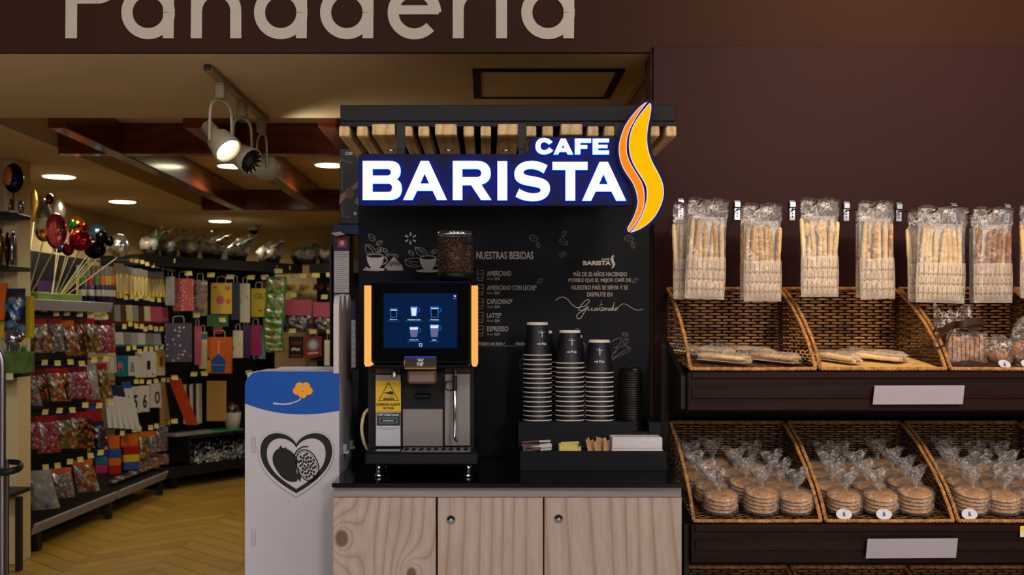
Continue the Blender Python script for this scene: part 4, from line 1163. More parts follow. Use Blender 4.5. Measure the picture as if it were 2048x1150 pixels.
q.stroke(Z7(smooth2([(225, 655), (240, 630), (262, 615), (285, 614)], 4)), 2.8, fi, 0.0006)
q.poly([Z7([(238, 745), (244, 700), (256, 742), (252, 760)])[::-1]], fi, .0007)
q.build('fruit_drawing', M_ink, hbd)
for y in (888, 1074):
    q = MB(); c = P(508, y, Yx)
    for k in range(6): q.box((c.x - .005, Yx - 0.007, c.z - .022 + k * .0075), (c.x + .004, Yx - .0002, c.z - .016 + k * .0075), 0, .001)
    q.box((c.x - .003, Yx - .005, c.z - .023), (c.x + .003, Yx - .0002, c.z + .023))
    q.build('hinge', M_wht, hb)
# raised rear board and scalloped side wing
q = MB(); zr = PZ(733, 3.5)
q.poly([rrect(PX(549, 3.50), zt - .006, bx1 - .02, zr, 0.028, 6, (0, 1, 0, 0))], fr_y(3.50), 0.012); q.build('rear_board', M_wht, hb)
q = MB()
prof = [(3.245, zt - .006)]
for yc, w_, zc in ((3.285, .040, PZ(606, 3.28)), (3.385, .045, PZ(604, 3.35)), (3.495, .045, PZ(604, 3.42))):
    prof += [(yc + w_ * math.cos(a), zc - .02 + .045 * math.sin(a)) for a in [math.pi - math.pi * i / 8 for i in range(9)]]
prof += [(3.54, zt - .006)]
q.poly([prof[::-1]], lambda u, v, w=0.0: (bx1 - 0.0005 - w, u, v), 0.016); q.build('scalloped_wing', M_wht, hb)
for px, py in ((690, 895), (703, 886)):
    c = ONL(px, py, (bx1 + .004, 3.3), (bx1 + .004, 3.6))
    q = MB(); q.obox(c, (0.006, 0, 0), (0, 0.014, 0), (0, 0, 0.010), 0, .003).obox(c + Vector((.004, 0, -.014)), (0.009, 0, 0), (0, .017, 0), (0, 0, .004), 0, .002); q.build('latch', M_wht, hb)
# ================================================================ BREAD DISPLAY
def wicker(name, tan=(158, 112, 62), brown=(88, 58, 32)):
    """woven strands in UV metres; gaps between strands are open"""
    m, nt, b, out = new_mat(name)
    uv = nt.nodes.new('ShaderNodeTexCoord'); s = nt.nodes.new('ShaderNodeSeparateXYZ'); nt.links.new(uv.outputs['UV'], s.inputs[0])
    v = math_n(nt, 'DIVIDE', s.outputs['Y'], 0.0100)
    row = math_n(nt, 'FLOOR', v); fv = math_n(nt, 'FRACT', v)
    ph = math_n(nt, 'ADD', math_n(nt, 'DIVIDE', s.outputs['X'], 0.0245), row)
    wv = math_n(nt, 'SINE', math_n(nt, 'MULTIPLY', ph, math.pi))
    over = math_n(nt, 'MULTIPLY_ADD', wv, 0.5, 0.5)
    hp = math_n(nt, 'SINE', math_n(nt, 'MULTIPLY', fv, math.pi))
    wd = math_n(nt, 'MULTIPLY_ADD', over, 0.68, 0.32)
    hh = math_n(nt, 'MULTIPLY', hp, wd)
    cb = nt.nodes.new('ShaderNodeCombineXYZ'); nt.links.new(row, cb.inputs[0]); nt.links.new(math_n(nt, 'FLOOR', math_n(nt, 'MULTIPLY', ph, 0.5)), cb.inputs[1])
    wn = N(nt, 'ShaderNodeTexWhiteNoise'); nt.links.new(cb.outputs[0], wn.inputs['Vector'])
    nt.links.new(ramp(nt, wn.outputs['Value'], [(0, brown), (1, tan)]), b.inputs['Base Color'])
    b.inputs['Roughness'].default_value = 0.45
    bump(nt, b, hh, 1.0, 0.006)
    gap = math_n(nt, 'LESS_THAN', hh, 0.34)
    tr = N(nt, 'ShaderNodeBsdfTransparent'); mx = N(nt, 'ShaderNodeMixShader')
    nt.links.new(gap, mx.inputs[0]); nt.links.new(b.outputs[0], mx.inputs[1]); nt.links.new(tr.outputs[0], mx.inputs[2])
    nt.links.new(mx.outputs[0], out.inputs[0])
    return m
M_wick = wicker('woven_wicker')
M_cane = plain('cane_braid', (168, 120, 68), 0.5, var=0.25, vscale=60)
M_dwood = wood('dark_stained_wood', [(0, (28, 14, 11)), (0.6, (36, 18, 14)), (1, (22, 11, 9))], (.2, 1, 1), 0.4, 20, 5, coat=0.0, direction='Z')
M_deep = plain('deep_brown_wood', (22, 12, 10), 0.6)

# rack
rk = thing('bread_rack', (1.3, 3.5, 0), 'dark stained wooden bread rack along the maroon wall', 'rack')
XR0, XR1 = 0.598, 2.6
def board(nm, Y, y0, y1, depth, x0=XR0, x1=XR1, lines=()):
    z1_, z0_ = PZ(y0, Y), PZ(y1, Y)
    q = MB(); q.box((x0, Y, z0_), (x1, Y + .022, z1_), 0, .003)
    for a, b, out_ in lines:
        q.box((x0 + .012, Y - out_, PZ(b, Y)), (x1, Y + .001, PZ(a, Y)), 0, .002)
    return q.build(nm, M_dwood, rk)
board('upper_front_board', 3.285, 744, 822, .5, lines=((744, 757, .006), (776, 797, .005)))
board('lower_front_board', 3.232, 1049, 1126, .5, lines=((1049, 1063, .006), (1080, 1101, .005)))
MB().box((XR0, 3.307, PZ(822, 3.285) + .002), (XR1, 3.725, PZ(822, 3.285) + .016)).build('upper_shelf_board', M_dwood, rk)
MB().box((XR0, 3.254, PZ(1126, 3.232) + .002), (XR1, 3.725, PZ(1126, 3.232) + .016)).build('lower_shelf_board', M_dwood, rk)
MB().box((XR0, 3.70, 0.0), (XR1, 3.7275, 1.20)).build('back_board', M_deep, rk)
q = MB(); q.poly([[(3.28, 0.0), (3.66, 0.0), (3.70, 0.0), (3.70, 1.30), (3.66, 1.30), (3.307, 1.190), (3.307, 1.09), (3.62, 1.07), (3.62, .80), (3.254, .752), (3.254, .6)][::-1]], lambda u, v, w=0.0: (XR0 - .001 - w, u, v), 0.014); q.build('end_panel', M_deep, rk)

# one basket (origin: lower front corner towards the kiosk)
BW = 0.377
def make_basket(slope=0.11):
    o = thing('wicker_basket', (0, 0, 0), 'x', 'basket')
    side = [(0.415, 0.262), (0.36, 0.245), (0.26, 0.205), (0.16, 0.150), (0.08, 0.095), (0.03, 0.048), (0.0, 0.012)]
    floor_ = lambda y: 0.006 + y * slope
    q = MB()
    q.grid(lambda u, v: (u * BW, 0.415 + .002 * math.sin(u * 9), 0.006 + .415 * slope + v * (0.256 - .415 * slope)), 12, 6, uvs=lambda u, v: (u * BW, v * .21)); q.build('back_panel', M_wick, o)
    for x in (0.0, BW):
        q = MB(); L = [(y, z) for y, z in side] + [(0.0, 0.006), (0.415, 0.006 + .415 * slope)]
        q.poly([L], lambda u, v, w=0.0, x=x: (x, u, v)); q.build('side_panel', M_wick, o)
    q = MB(); q.grid(lambda u, v: (u * BW, v * .415, floor_(v * .415)), 4, 4, uvs=lambda u, v: (u * BW, v * .415)); q.build('floor_panel', M_wick, o)
    def braid(pts, r=0.0052, tw=95):
        q = MB(); P_ = smooth2(pts, 8)
        ds = [0.0]
        for a, b in zip(P_, P_[1:]): ds.append(ds[-1] + (b - a).length)
        for ph in (0, 2.09, 4.19):
            out = []
            for i, p in enumerate(P_):
                t = (P_[min(i + 1, len(P_) - 1)] - P_[max(i - 1, 0)]).normalized()
                n1 = t.orthogonal().normalized() if abs(t.x) > .9 else Vector((1, 0, 0))
                n1 = (n1 - t * n1.dot(t)).normalized(); n2 = t.cross(n1)
                a = ds[i] * tw * 2.2 + ph
                out.append(p + (n1 * math.cos(a) + n2 * math.sin(a)) * r * .6)
            q.tube(out, r * .62, 5)
        return q
    sub = lambda pts, k: [Vector(pts[i]).lerp(Vector(pts[i + 1]), j / k) for i in range(len(pts) - 1) for j in range(k)] + [Vector(pts[-1])]
    for x in (0.001, BW - .001):
        braid(sub([(x, y, z) for y, z in side], 4)).build('braided_rim', M_cane, o)
    braid(sub([(0, 0, .010), (BW / 2, -.002, .009), (BW, 0, .010)], 14)).build('braided_rim', M_cane, o)
    braid(sub([(0, .415, .264), (BW, .415, .264)], 24)).build('braided_rim', M_cane, o)
    return o
bk0 = make_basket(); bk1 = make_basket(0.20)
PITCH = 0.391
names = ('nearest the kiosk', 'second from the kiosk', 'third from the kiosk', 'at the far end, cut off by the picture edge')
cont = {0: ('upper wicker basket with two speckled breadstick bags, ', 'upper wicker basket with a paper liner, ', 'upper wicker basket with a sliced toast loaf, ', 'upper wicker basket, '),
        1: ('middle-row wicker basket of cookie bags, ',) * 4, 2: ('dark bottom-row wicker basket, ',) * 4}
ROWZ = [(3.298, PZ(742, 3.298) - .004), (3.245, PZ(1046, 3.245) - .004), (3.20, PZ(1046, 3.245) - .476)]
BAS = {}
for r_, (yy, zz) in enumerate(ROWZ):
    for i in range(4):
        o = bk0 if (r_, i) == (0, 0) else bk1 if (r_, i) == (1, 0) else dup(bk1 if r_ else bk0, (0, 0, 0))
        o.location = (0.6085 + PITCH * i, yy, zz + .0005)
        o['label'] = cont[r_][i] + names[i]
        o['group'] = 'wicker baskets on the bread rack'
        BAS[r_, i] = o
def bfloor(r_, y):  # height of the basket floor at local depth y
    return ROWZ[r_][1] + 0.0075 + y * (0.20 if r_ else 0.11)

# shelf cards
M_card = plain('grey_white_card', (150, 142, 150), 0.5)
for (x0, x1, y0, y1, Y, lab) in ((1745, 1929, 771, 809, 3.265, 'blank pale card leaning on the upper shelf front of the bread rack'), (1731, 1915.5, 1077.5, 1116.5, 3.212, 'blank pale card leaning on the lower shelf front of the bread rack')):
    dy = -1 if Y > 3.25 else -2
    q = MB(); q.poly([[(x0, -(y1)), (x1 - 4, -(y1 + dy * .6)), (x1, -(y0 + dy * .6)), (x0 + 4, -y0)]], fr_px(Y), 0.002)
    tag(q.build('shelf_card', M_card, None, P(x0, y1, Y)), lab, 'card', 'blank shelf cards')
q = MB(); Y = 3.222
q.poly([[(2040, -1074), (2060, -1074), (2060, -1052), (2040, -1052)]], fr_px(Y), .001); q.poly([[(2040, -1062), (2060, -1062), (2060, -1052), (2040, -1052)]], fr_px(Y - .0002), .0012, 1)
M_tagw = plain('tag_white', (205, 200, 185), 0.6); M_tagy = plain('tag_yellow', (214, 196, 30), 0.6)
tag(q.build('price_tag', [M_tagw, M_tagy], None, P(2040, 1074, Y)), 'yellow and white price tag on the lower shelf front of the bread rack', 'price tag')

# ---------------------------------------------------------------- breadstick bags on hooks
M_film = film('clear_film', creases=0.25)
M_filmtop = film('crinkled_film', (235, 228, 222), 0.03, 60, 0.16, 1.0, 0.5, 1.0)
M_neck = film('gathered_film', (228, 224, 224), 0.03, 60, 0.18, 1.0, 0.35, 0.5)
M_sleeve = film('milky_printed_film', (236, 218, 200), 0.33, 30, 0.25, 0.3, 0.06)
M_tie = plain('brown_header', (52, 28, 20), 0.45)
M_line = plain('dark_print_line', (70, 52, 40), 0.6)
def bread(name, lo, hi, sc=140): 
    m, nt, b, _ = new_mat(name)
    nz = N(nt, 'ShaderNodeTexNoise'); nz.inputs['Scale'].default_value = sc; nz.inputs['Detail'].default_value = 3
    n2 = N(nt, 'ShaderNodeTexNoise'); n2.inputs['Scale'].default_value = 22
    nt.links.new(coords(nt), nz.inputs['Vector']); nt.links.new(coords(nt), n2.inputs['Vector'])
    mid = tuple((a + c) / 2 for a, c in zip(lo, hi))
    f = math_n(nt, 'ADD', math_n(nt, 'MULTIPLY', nz.outputs['Fac'], .6), math_n(nt, 'MULTIPLY', n2.outputs['Fac'], .4))
    nt.links.new(ramp(nt, f, [(0.36, lo), (0.47, mid), (0.56, hi)]), b.inputs['Base Color'])
    b.inputs['Roughness'].default_value = 0.7
    bump(nt, b, nz.outputs['Fac'], 0.3, 0.004)
    return m
BR = {'plain': bread('pale_bread', (222, 184, 128), (240, 208, 154)), 'speck': bread('speckled_bread', (168, 122, 70), (228, 186, 128), 220), 'cheese': bread('cheese_bread', (150, 82, 34), (226, 182, 112), 70), 'brown': bread('seeded_bread', (104, 58, 26), (176, 116, 66), 90)}
M_tray = plain('white_paper_tray', (222, 210, 200), 0.7)
M_hook = plain('zinc_hook', (150, 152, 160), 0.3, 1.0)
M_wire = plain('dark_wire', (40, 36, 36), 0.4, 0.8)
def stick_bag(loc, w, h, kinds, label, seed, tilt=0.0, knobs=0, name='breadstick_bag', rx=None, cap='slim clear bag'):
    """hanging (or lying) pouch of breadsticks; local x across, z up, y away; origin bottom centre"""
    rnd = random.Random(seed)
    o = thing(name, (0, 0, 0), label, 'breadsticks', 'bags of breadsticks')
    n = max(5, int(w / 0.0165)); t = 0.026
    hs_ = h * 0.80; hl = h * 0.42
    q = MB(); q.box((-w * .46, t * .30, h * .03), (w * .46, t * .34, h * 0.835)); q.build('paper_tray', M_tray, o)
    for k in range(n):
        x = -w * .41 + w * .82 * k / (n - 1)
        kind = kinds[k % len(kinds)]
        top = hs_ * rnd.uniform(.93, 1.0)
        j = rnd.uniform(-.012, .012); yy = rnd.choice((-.0045, .002))
        pts = smooth2([(x, yy, h * .03), (x + rnd.uniform(-.001, .001), yy, h * .3), (x + j * .4, yy - .001, h * .55), (x + j, yy, top)], 3)
        r = rnd.uniform(.0074, .0088)
        rs = [r * (1 + .08 * math.sin(i * 2.3 + k)) for i in range(len(pts))]; rs[0] *= .6; rs[-1] *= .75
        q = MB(); q.tube(pts, rs, 8)
        q.ball(pts[-1], r * .76, 8); q.build('breadstick', BR[kind], o)
    for k in range(knobs):
        x = -w * .34 + w * .68 * k / max(1, knobs - 1)
        q = MB(); q.ball((x, -.008, hs_ * .87), (.012, .006, .022), 10); q.build('bread_paddle', BR['plain'], o)
    # outer film
    def fsh(u, v):
        x = (u - .5) * w * (1.0 + .03 * math.sin(v * 7)); b_ = math.sin(math.pi * min(1, max(0, u))) ** .5
        z = v * h
        pinch = 1.0 if v < .80 else max(.12, 1 - (v - .80) / .20)
        if v < .08: pinch = v / .08
        y = -t * .5 * b_ * pinch - .001 + .0035 * math.sin(u * 23 + v * 31) * (0.4 if v < .8 else 1.2) * b_
        return (x + (.004 * math.sin(v * 40 + u * 5) if v > .82 else 0), y - .006, z)
    q = MB(); q.grid(fsh, 14, 26); q.grid(lambda u, v: ((u - .5) * w, t * .45 * math.sin(math.pi * u) ** .5 * (1 if v < .8 else max(.1, 1 - (v - .8) / .2)), v * h), 6, 8)
    q.build('film', M_film, o)
    q = MB()
    q.grid(lambda u, v: (lambda p: (p[0], p[1] - .0015, p[2]))(fsh(u, v * .42)), 12, 10)
    L0 = lambda u, v: (lambda p: (p[0], p[1] - .0024, p[2]))(fsh(u, v))
    fz = lambda u, v, w=0.0: L0(u, v)
    for row, vv in enumerate((.10, .20, .30)):
        zz = []
        m_ = int(n * 1.2) * 2
        for i in range(m_ + 1): zz.append((.04 + .92 * i / m_, vv + (.012 if (i + row) % 2 else -.012)))
        q.stroke(zz, 0.0045, fz, 0, 1)
        for i in range((row % 2), m_ + 1, 2):
            q.stroke([(zz[i][0], zz[i][1]), (zz[i][0], zz[i][1] + (.076 if row < 2 else .10))], 0.006, fz, 0, 1)
    q.build('printed_sleeve', [M_sleeve, M_line], o)
    q = MB(); q.grid(lambda u, v: ((u - .5) * w * .98, -.0115 + .004 * math.sin(u * 17), h * (.985 + .03 * v) + .003 * math.sin(u * 11)), 12, 1)
    q.grid(lambda u, v: ((u - .5) * w * 1.02 + .003 * math.sin(v * 30), -.011 + .006 * math.sin(u * 19 + v * 12) * (1 - v) - .002, h * (.80 + .19 * v)), 12, 8, 1)
    q.build('crimped_top', [M_tie, M_filmtop], o)
    o.location = loc; o.rotation_euler = (rx or 0.0, tilt, 0)
    return o
HK = [(1361, 397, 440), (1474, 401, 441), (1584, 401, 442), (1692, 403, 443), (1797, 405, 444), (1906, 406, 445), (2013, 407, 446)]
YK = 3.727
BAGS = [(1408, 400, 598, 78, ['plain', 'speck'], 0.04, 0), (1524, 410, 603, 74, ['speck'], 0.0, 0), (1638, 400, 594, 74, ['plain'], 0.0, 3), (1754, 405, 598, 68, ['plain', 'cheese', 'cheese', 'plain'], -0.02, 0),
        (1878, 416, 606, 96, ['plain'], 0.03, 0), (1984, 418, 606, 76, ['brown', 'cheese', 'brown', 'brown'], 0.0, 0), (2077, 412, 596, 76, ['speck'], 0.0, 0)]
desc = ['pale and speckled breadstick bag, hung nearest the kiosk', 'dark speckled breadstick bag, second along the hooks', 'bag of pale paddle-ended breadsticks, third along the hooks', 'bag of twisted cheese breadsticks, fourth along the hooks', 'wide bag of pale breadsticks, fifth along the hooks', 'bag of brown seeded breadsticks with one pale broken stick', 'breadstick bag cut off by the picture edge']
BACKS = [(0, 1374, 408, 598, 56, ['plain'], 'breadstick bag behind the one hung nearest the kiosk'), (1, 1508, 416, 600, 56, ['speck'], 'breadstick bag behind the dark speckled second one'), (3, 1742, 420, 596, 62, ['cheese'], 'breadstick bag behind the twisted cheese sticks'), (4, 1848, 424, 604, 66, ['plain'], 'breadstick bag behind the wide fifth one'), (5, 1964, 428, 605, 50, ['plain'], 'breadstick bag with one short stick behind the brown seeded ones')]
YBG = 3.48
for i, (px, y0, y1, w, kinds, tl, kn) in enumerate(BAGS):
    k = YBG / F
    stick_bag(P(px, y1, YBG), w * k, (y1 - y0) * k, kinds, desc[i], 20 + i, tl, kn)
for i, px, y0, y1, w, kinds, lab in BACKS:
    k = (YBG + .055) / F
    stick_bag(P(px, y1, YBG + .055), w * k, (y1 - y0) * k, kinds, lab, 50 + i)
for i, (px, y0, y1) in enumerate(HK):
    o = thing('wall_hook', P(px, (y0 + y1) / 2, YK), f'zinc display hook on the maroon wall, {ORD[i]} from the kiosk', 'hook', 'display hooks on the maroon wall')
    q = MB(); x = PX(px, YK); z0_, z1_ = PZ(y1, YK), PZ(y0, YK)
    q.box((x - .011, YK - .004, z0_), (x + .011, YK + .001, z1_), 0, .002).box((x - .012, YK - .012, z1_ - .026), (x + .012, YK - .003, z1_ - .004), 0, .003)
    for kk in range(4): q.box((x - .002, YK - .0048, z0_ + .012 + .010 * kk), (x + .002, YK - .0039, z0_ + .017 + .010 * kk), 1)
    q.build('bracket_plate', [M_hook, M_trimdark], o)
    bx = BAGS[i]; xe = PX(bx[0] - bx[3] * .18, YBG); ze = PZ(bx[1] + 10, YBG)
    q = MB(); zz = PZ(y0 + 18, YK)
    q.tube(smooth2([(x, YK - .004, zz), (x + (xe - x) * .15, YK - .05, zz - .004), (x + (xe - x) * .8, YBG + .07, ze + .004), (xe, YBG + .0, ze), (xe + .004, YBG - .03, ze + .003), (xe + .006, YBG - .036, ze + .012)], 5), 0.0024, 6); q.build('hook_wire', M_wire, o)

# ---------------------------------------------------------------- contents of the upper baskets
def lying(px0, py0, px1, py1, r_, depth, w, L, kinds, lab, seed):
    """bag lying on the basket floor from (px0, py0) to (px1, py1) direction"""
    y = ROWZ[r_][0] + depth + .012
    a = P(px0, py0, y + .10); b = P(px1, py1, y)
    a.z = bfloor(r_, depth + .10) + .020; b.z = bfloor(r_, depth) + .020
    d = (b - a).normalized()
    o = stick_bag((0, 0, 0), w, L, kinds, lab, seed)
    up = Vector((0, 0, 1)); z = -d; y_ = -(up - z * up.dot(z)).normalized(); x = y_.cross(z)
    Mx = Matrix(((x.x, y_.x, z.x), (x.y, y_.y, z.y), (x.z, y_.z, z.z))).to_4x4()
    o.matrix_world = Matrix.Translation(b) @ Mx
    return o
lying(1380, 690, 1470, 728, 0, .17, .085, .25, ['plain', 'speck'], 'speckled breadstick bag lying in the first basket, on the kiosk side', 81)
lying(1470, 690, 1545, 728, 0, .17, .085, .25, ['plain', 'speck'], 'speckled breadstick bag lying in the first basket, beside the divider', 82)
lying(1395, 715, 1500, 738, 0, .05, .06, .20, ['plain'], 'breadstick bag underneath at the front of the first basket', 83)
lying(1505, 715, 1600, 738, 0, .05, .06, .20, ['speck'], 'breadstick bag with brown header at the front edge of the first basket', 84)
lying(1650, 722, 1718, 735, 0, .05, .055, .17, ['plain'], 'small bag of pale sticks lying at the front of the lined basket', 85)
lying(1720, 708, 1812, 742, 0, .09, .075, .21, ['plain'], 'bag of pale breadsticks lying slantwise in the lined basket', 86)
q = MB(); b2 = BAS[0, 1].location
q.grid(lambda u, v: (b2.x + .008 + u * (BW - .016), b2.y + .02 + v * .40, bfloor(0, .02 + v * .40) + .002 + .0015 * math.sin(u * 7 + v * 5)), 8, 8)
tag(q.build('paper_liner', plain('kraft_liner', (222, 180, 106), 0.8), None, (b2.x, b2.y, bfloor(0, 0))), 'pale kraft paper liner on the floor of the second upper basket', 'paper')
# toast loaf with bow
M_toast = bread('toast', (120, 70, 36), (190, 128, 74), 60)
M_crust = bread('toast_crust', (104, 58, 28), (150, 92, 48), 60)
M_ribbon = plain('brown_ribbon', (52, 30, 20), 0.35)
b3 = BAS[0, 2].location
lf = thing('toast_loaf', (b3.x + .17, b3.y + .10, bfloor(0, .10)), 'sliced brown toast loaf in a clear bag tied with a brown ribbon bow', 'bread')
Yq = b3.y + .09
zf = bfloor(0, .09) + .012
xs0, xs1 = PX(1896, Yq), PX(1968, Yq); zt_ = PZ(672, Yq)
q = MB(); q.box((xs0 - .004, Yq - .012, zf - .010), (xs1 + .006, Yq + .10, zf - .003), 0, .002); q.build('card_base', M_ribbon, lf)
for k in range(8):
    x = xs0 + (xs1 - xs0) * (k + .5) / 8; w_ = (xs1 - xs0) / 17
    q = MB(); q.poly([rrect(Yq, zf, Yq + .085, zt_ + .003 * math.sin(k * 2), .012, 4)], lambda u, v, w=0.0, x=x, k=k: (x - .006 + w + .0015 * math.sin(k + v * 30), u, v), .0105); q.build('toast_slice', [M_toast], lf)
q = MB(); q.grid(lambda u, v: (xs0 - .008 + (xs1 - xs0 + .016) * u, Yq - .006 - .004 * math.sin(u * 9 + v * 7), zf - .004 + v * (zt_ - zf + .012)), 10, 10)
q.grid(lambda u, v: (xs0 - .008 + (xs1 - xs0 + .016) * u, Yq - .008 + v * .10, zt_ + .010 + .003 * math.sin(u * 13 + v * 9)), 10, 6); q.build('film', M_film, lf)
apx = P(1903, 652, Yq + .02)
q = MB()
for sgn, a0 in ((1, .3), (-1, .2)):
    pass
q.grid(lambda u, v: apx + Vector((-.055 + .11 * u + .02 * (1 - v) * math.sin(u * 20), .02 * math.sin(u * 12), v * .07 - .02 * math.sin(u * 3) + .012 * math.sin(u * 17))) * Vector((1, 1, 1)).length / 1.732, 16, 8)
q.grid(lambda u, v: apx + Vector(((u - .5) * .05 * (1 - v) + (u - .5) * .012, .02 + .012 * math.sin(u * 15), -v * .03 + .01)), 10, 6); q.build('bag_neck', M_filmtop, lf)
q = MB()
def ribbon(pts, w=.011, flat=Vector((0, 0, 1))):
    P_ = smooth2(pts, 6)
    vs = []
    for i, p in enumerate(P_):
        vs += [p + flat * w, p - flat * w]
    q.add(vs, [[2 * i, 2 * i + 1, 2 * i + 3, 2 * i + 2] for i in range(len(P_) - 1)], 0, True)
A = lambda x, y, dy=0.0: P(x, y, Yq - .015 + dy)
ribbon([A(1909, 650), A(1893, 655, -.01), A(1880, 668, -.02), A(1873, 682, -.02)]); ribbon([A(1909, 650), A(1895, 660), A(1872, 660, -.02), A(1866, 664)], .006)
ribbon([A(1909, 650), A(1925, 648, -.02), A(1950, 642, -.02), A(1966, 645, -.01), A(1962, 652), A(1935, 655)]); ribbon([A(1909, 652), A(1888, 690, -.03), A(1868, 698, -.04), A(1846, 712, -.05)], .004)
ribbon([A(1905, 733, -.02), A(1930, 726, -.03), A(1960, 730, -.03), A(1975, 738, -.03), A(1985, 731, -.03), A(1998, 738, -.03)], .008)
q.build('ribbon_bow', M_ribbon, lf)
# two more film bags in the third upper basket
M_lab = plain('round_white_sticker', (196, 196, 206), 0.5); M_labb = plain('sticker_blue', (60, 66, 120), 0.5)
def puff(c, rx, ry, rz, seed, n=16):
    rnd = random.Random(seed); q = MB()
    ph = [rnd.uniform(0, 6) for _ in range(6)]
    def f(u, v):
        a = 2 * math.pi * u; th = math.pi * (v * .98 + .01)
        k = 1 + .10 * math.sin(3 * a + ph[0] + 2 * v) + .07 * math.sin(7 * a + ph[1]) * math.sin(5 * th + ph[2])
        return Vector(c) + Vector((rx * k * math.sin(th) * math.cos(a), ry * k * math.sin(th) * math.sin(a), rz * k * math.cos(th)))
    return q.grid(f, n * 2, n)
for j, (px, py, rx, rz, lab) in enumerate(((1999, 712, .045, .048, 'clear bag with a round white sticker beside the toast loaf'), (2048, 690, .045, .075, 'crinkled bag of brown bread cut off by the picture edge'))):
    y = b3.y + .09
    c = P(px, py, y); c.z = max(c.z, bfloor(0, .09) + rz * .9)
    o = thing('bread_bag', (c.x, c.y, bfloor(0, .09)), lab, 'bag of bread')
    MB().ball((c.x, c.y + .005, bfloor(0, .09) + rz * .55), (rx * .8, .03, rz * .5), 14).build('bread_roll', M_toast, o)
    puff(c, rx, .045, rz, 70 + j).build('film', M_filmtop, o)
    q = MB(); s_ = P(px + 10 - 4 * j, 732, y - .055); q.poly([ring(0, 0, .019, .013, 20)], fr_dir(s_ + Vector((0, 0, .006)), (1, 0, -.25), (.2, .35, .9), (0, -1, .3)), .0006); q.poly([[(-.004, -.006), (.004, -.006), (.001, .006), (-.001, .006)]], fr_dir(s_ + Vector((0, -.0008, .006)), (1, 0, -.25), (.2, .35, .9), (0, -1, .3)), .0007, 1); q.build('round_sticker', [M_lab, M_labb], o)

# ---------------------------------------------------------------- cookie bags in the lower baskets
M_cookie = bread('cookie', (170, 112, 60), (214, 160, 96), 110); M_cookd = plain('cookie_underside', (74, 44, 28), .8)
def make_cookie_bag(seed, n):
    rnd = random.Random(seed)
    o = thing('cookie_bag', (0, 0, 0), 'x', 'bag of cookies')
    z = 0.002; R = 0.050
    for k in range(n):
        q = MB(); dx, dy = rnd.uniform(-.002, .002), rnd.uniform(-.002, .002); t = .0105
        q.lathe([(0, 0, 1), (R * .93, 0, 1), (R, t * .35, 0), (R * .985, t * .7), (R * .9, t), (R * .5, t * 1.15), (0, t * 1.2)], 26, (dx, dy, z)); q.build('cookie', [M_cookie, M_cookd], o); z += t + .0012
    h = z
    ph = rnd.uniform(0, 6); lx, ly = rnd.uniform(-.02, .02), rnd.uniform(-.006, .012)
    def f(u, v):
        a = 2 * math.pi * u
        k = 1 + .03 * math.sin(9 * a + ph) + .02 * math.sin(17 * a)
        if v < .5:
            r = R + .005; zz = v / .5 * h
        else:
            t = (v - .5) / .5; r = (R + .005) * (1 - t) ** .8 + .006 * t; zz = h + .012 * t ** 1.4 + .006 * math.sin(math.pi * t)
        r *= 1 + (.05 * math.sin(11 * a + ph) * (v - .5) if v > .5 else 0)
        return (r * math.cos(a) * k + lx * .25 * max(0, v - .5) * 2, r * math.sin(a) * k, zz)
    q = MB(); q.grid(f, 40, 12); q.build('film', M_film, o)
    # gathered neck and flared top
    zn = h + .012
    def g(u, v):
        a = 2 * math.pi * u
        r = .006 + .024 * v ** 1.1 * (1 + .45 * math.sin(5 * a + ph) + .25 * math.sin(11 * a)) - .006 * math.sin(math.pi * min(1, v * 3)) * .3
        return (lx * .25 + lx * v + r * math.cos(a), ly * v + r * math.sin(a) * .7, zn + .058 * v + .008 * v * math.sin(3 * a + ph))
    q = MB(); q.grid(g, 36, 8); q.build('gathered_top', M_neck, o)
    MB().lathe([(.0068, -.002), (.0075, 0), (.0068, .002)], 10, (lx * .25, 0, zn)).build('tie', M_filmtop, o)
    return o
protos = [make_cookie_bag(1, 4), make_cookie_bag(5, 4), make_cookie_bag(9, 5)]
first = [True] * 3
LAY = {0: [(1440, 1017), (1520, 1014), (1600, 1018), (1421, 992), (1489, 985), (1556, 990), (1389, 964), (1468, 962), (1539, 957), (1388, 934), (1424, 926), (1500, 930)],
       1: [(1686, 1014), (1759, 1015), (1828, 1018), (1659, 988), (1736, 985), (1806, 988), (1648, 965), (1719, 962), (1781, 955), (1640, 930), (1690, 930), (1752, 930)],
       2: [(1939, 1020), (2004, 1014), (2060, 1016), (1921, 992), (1985, 990), (2040, 988), (1894, 968), (1957, 972), (2020, 965), (1885, 935), (1945, 935), (2005, 935)]}
STK = []
rowname = ('front', 'second', 'third', 'back')
colname = ('kiosk side', 'middle', 'far side')
stick_at = {(0, 0): 0, (1, 0): 1, (1, 1): 1, (2, 0): 1}
for b, L in LAY.items():
    for k, (px, py) in enumerate(L):
        row, col_ = k // 3, k % 3
        dep = (.066, .150, .235, .325)[row]
        y = ROWZ[1][0] + dep
        x = PX(px, y)
        x = min(max(x, BAS[1, b].location.x + .058), BAS[1, b].location.x + BW - .058)
        kind = (k * 2 + b) % 3
        pr = protos[kind]
        if first[kind]: o = pr; first[kind] = False
        else: o = dup(pr, (0, 0, 0))
        o.location = (x, y, bfloor(1, dep) + .0145)
        o.rotation_euler = (.24 if row < 3 else .20, .03 * math.sin(k * 2.2 + b), 0)
        o['group'] = 'cookie bags in the middle-row baskets'
        o['label'] = f'tied bag of cookies, {rowname[row]} row, {colname[col_]}, {ORD[b]} cookie basket from the kiosk'
        if row == 0 and (b, col_) in ((1, 0), (1, 1), (2, 0)): STK.append((o, b, col_))
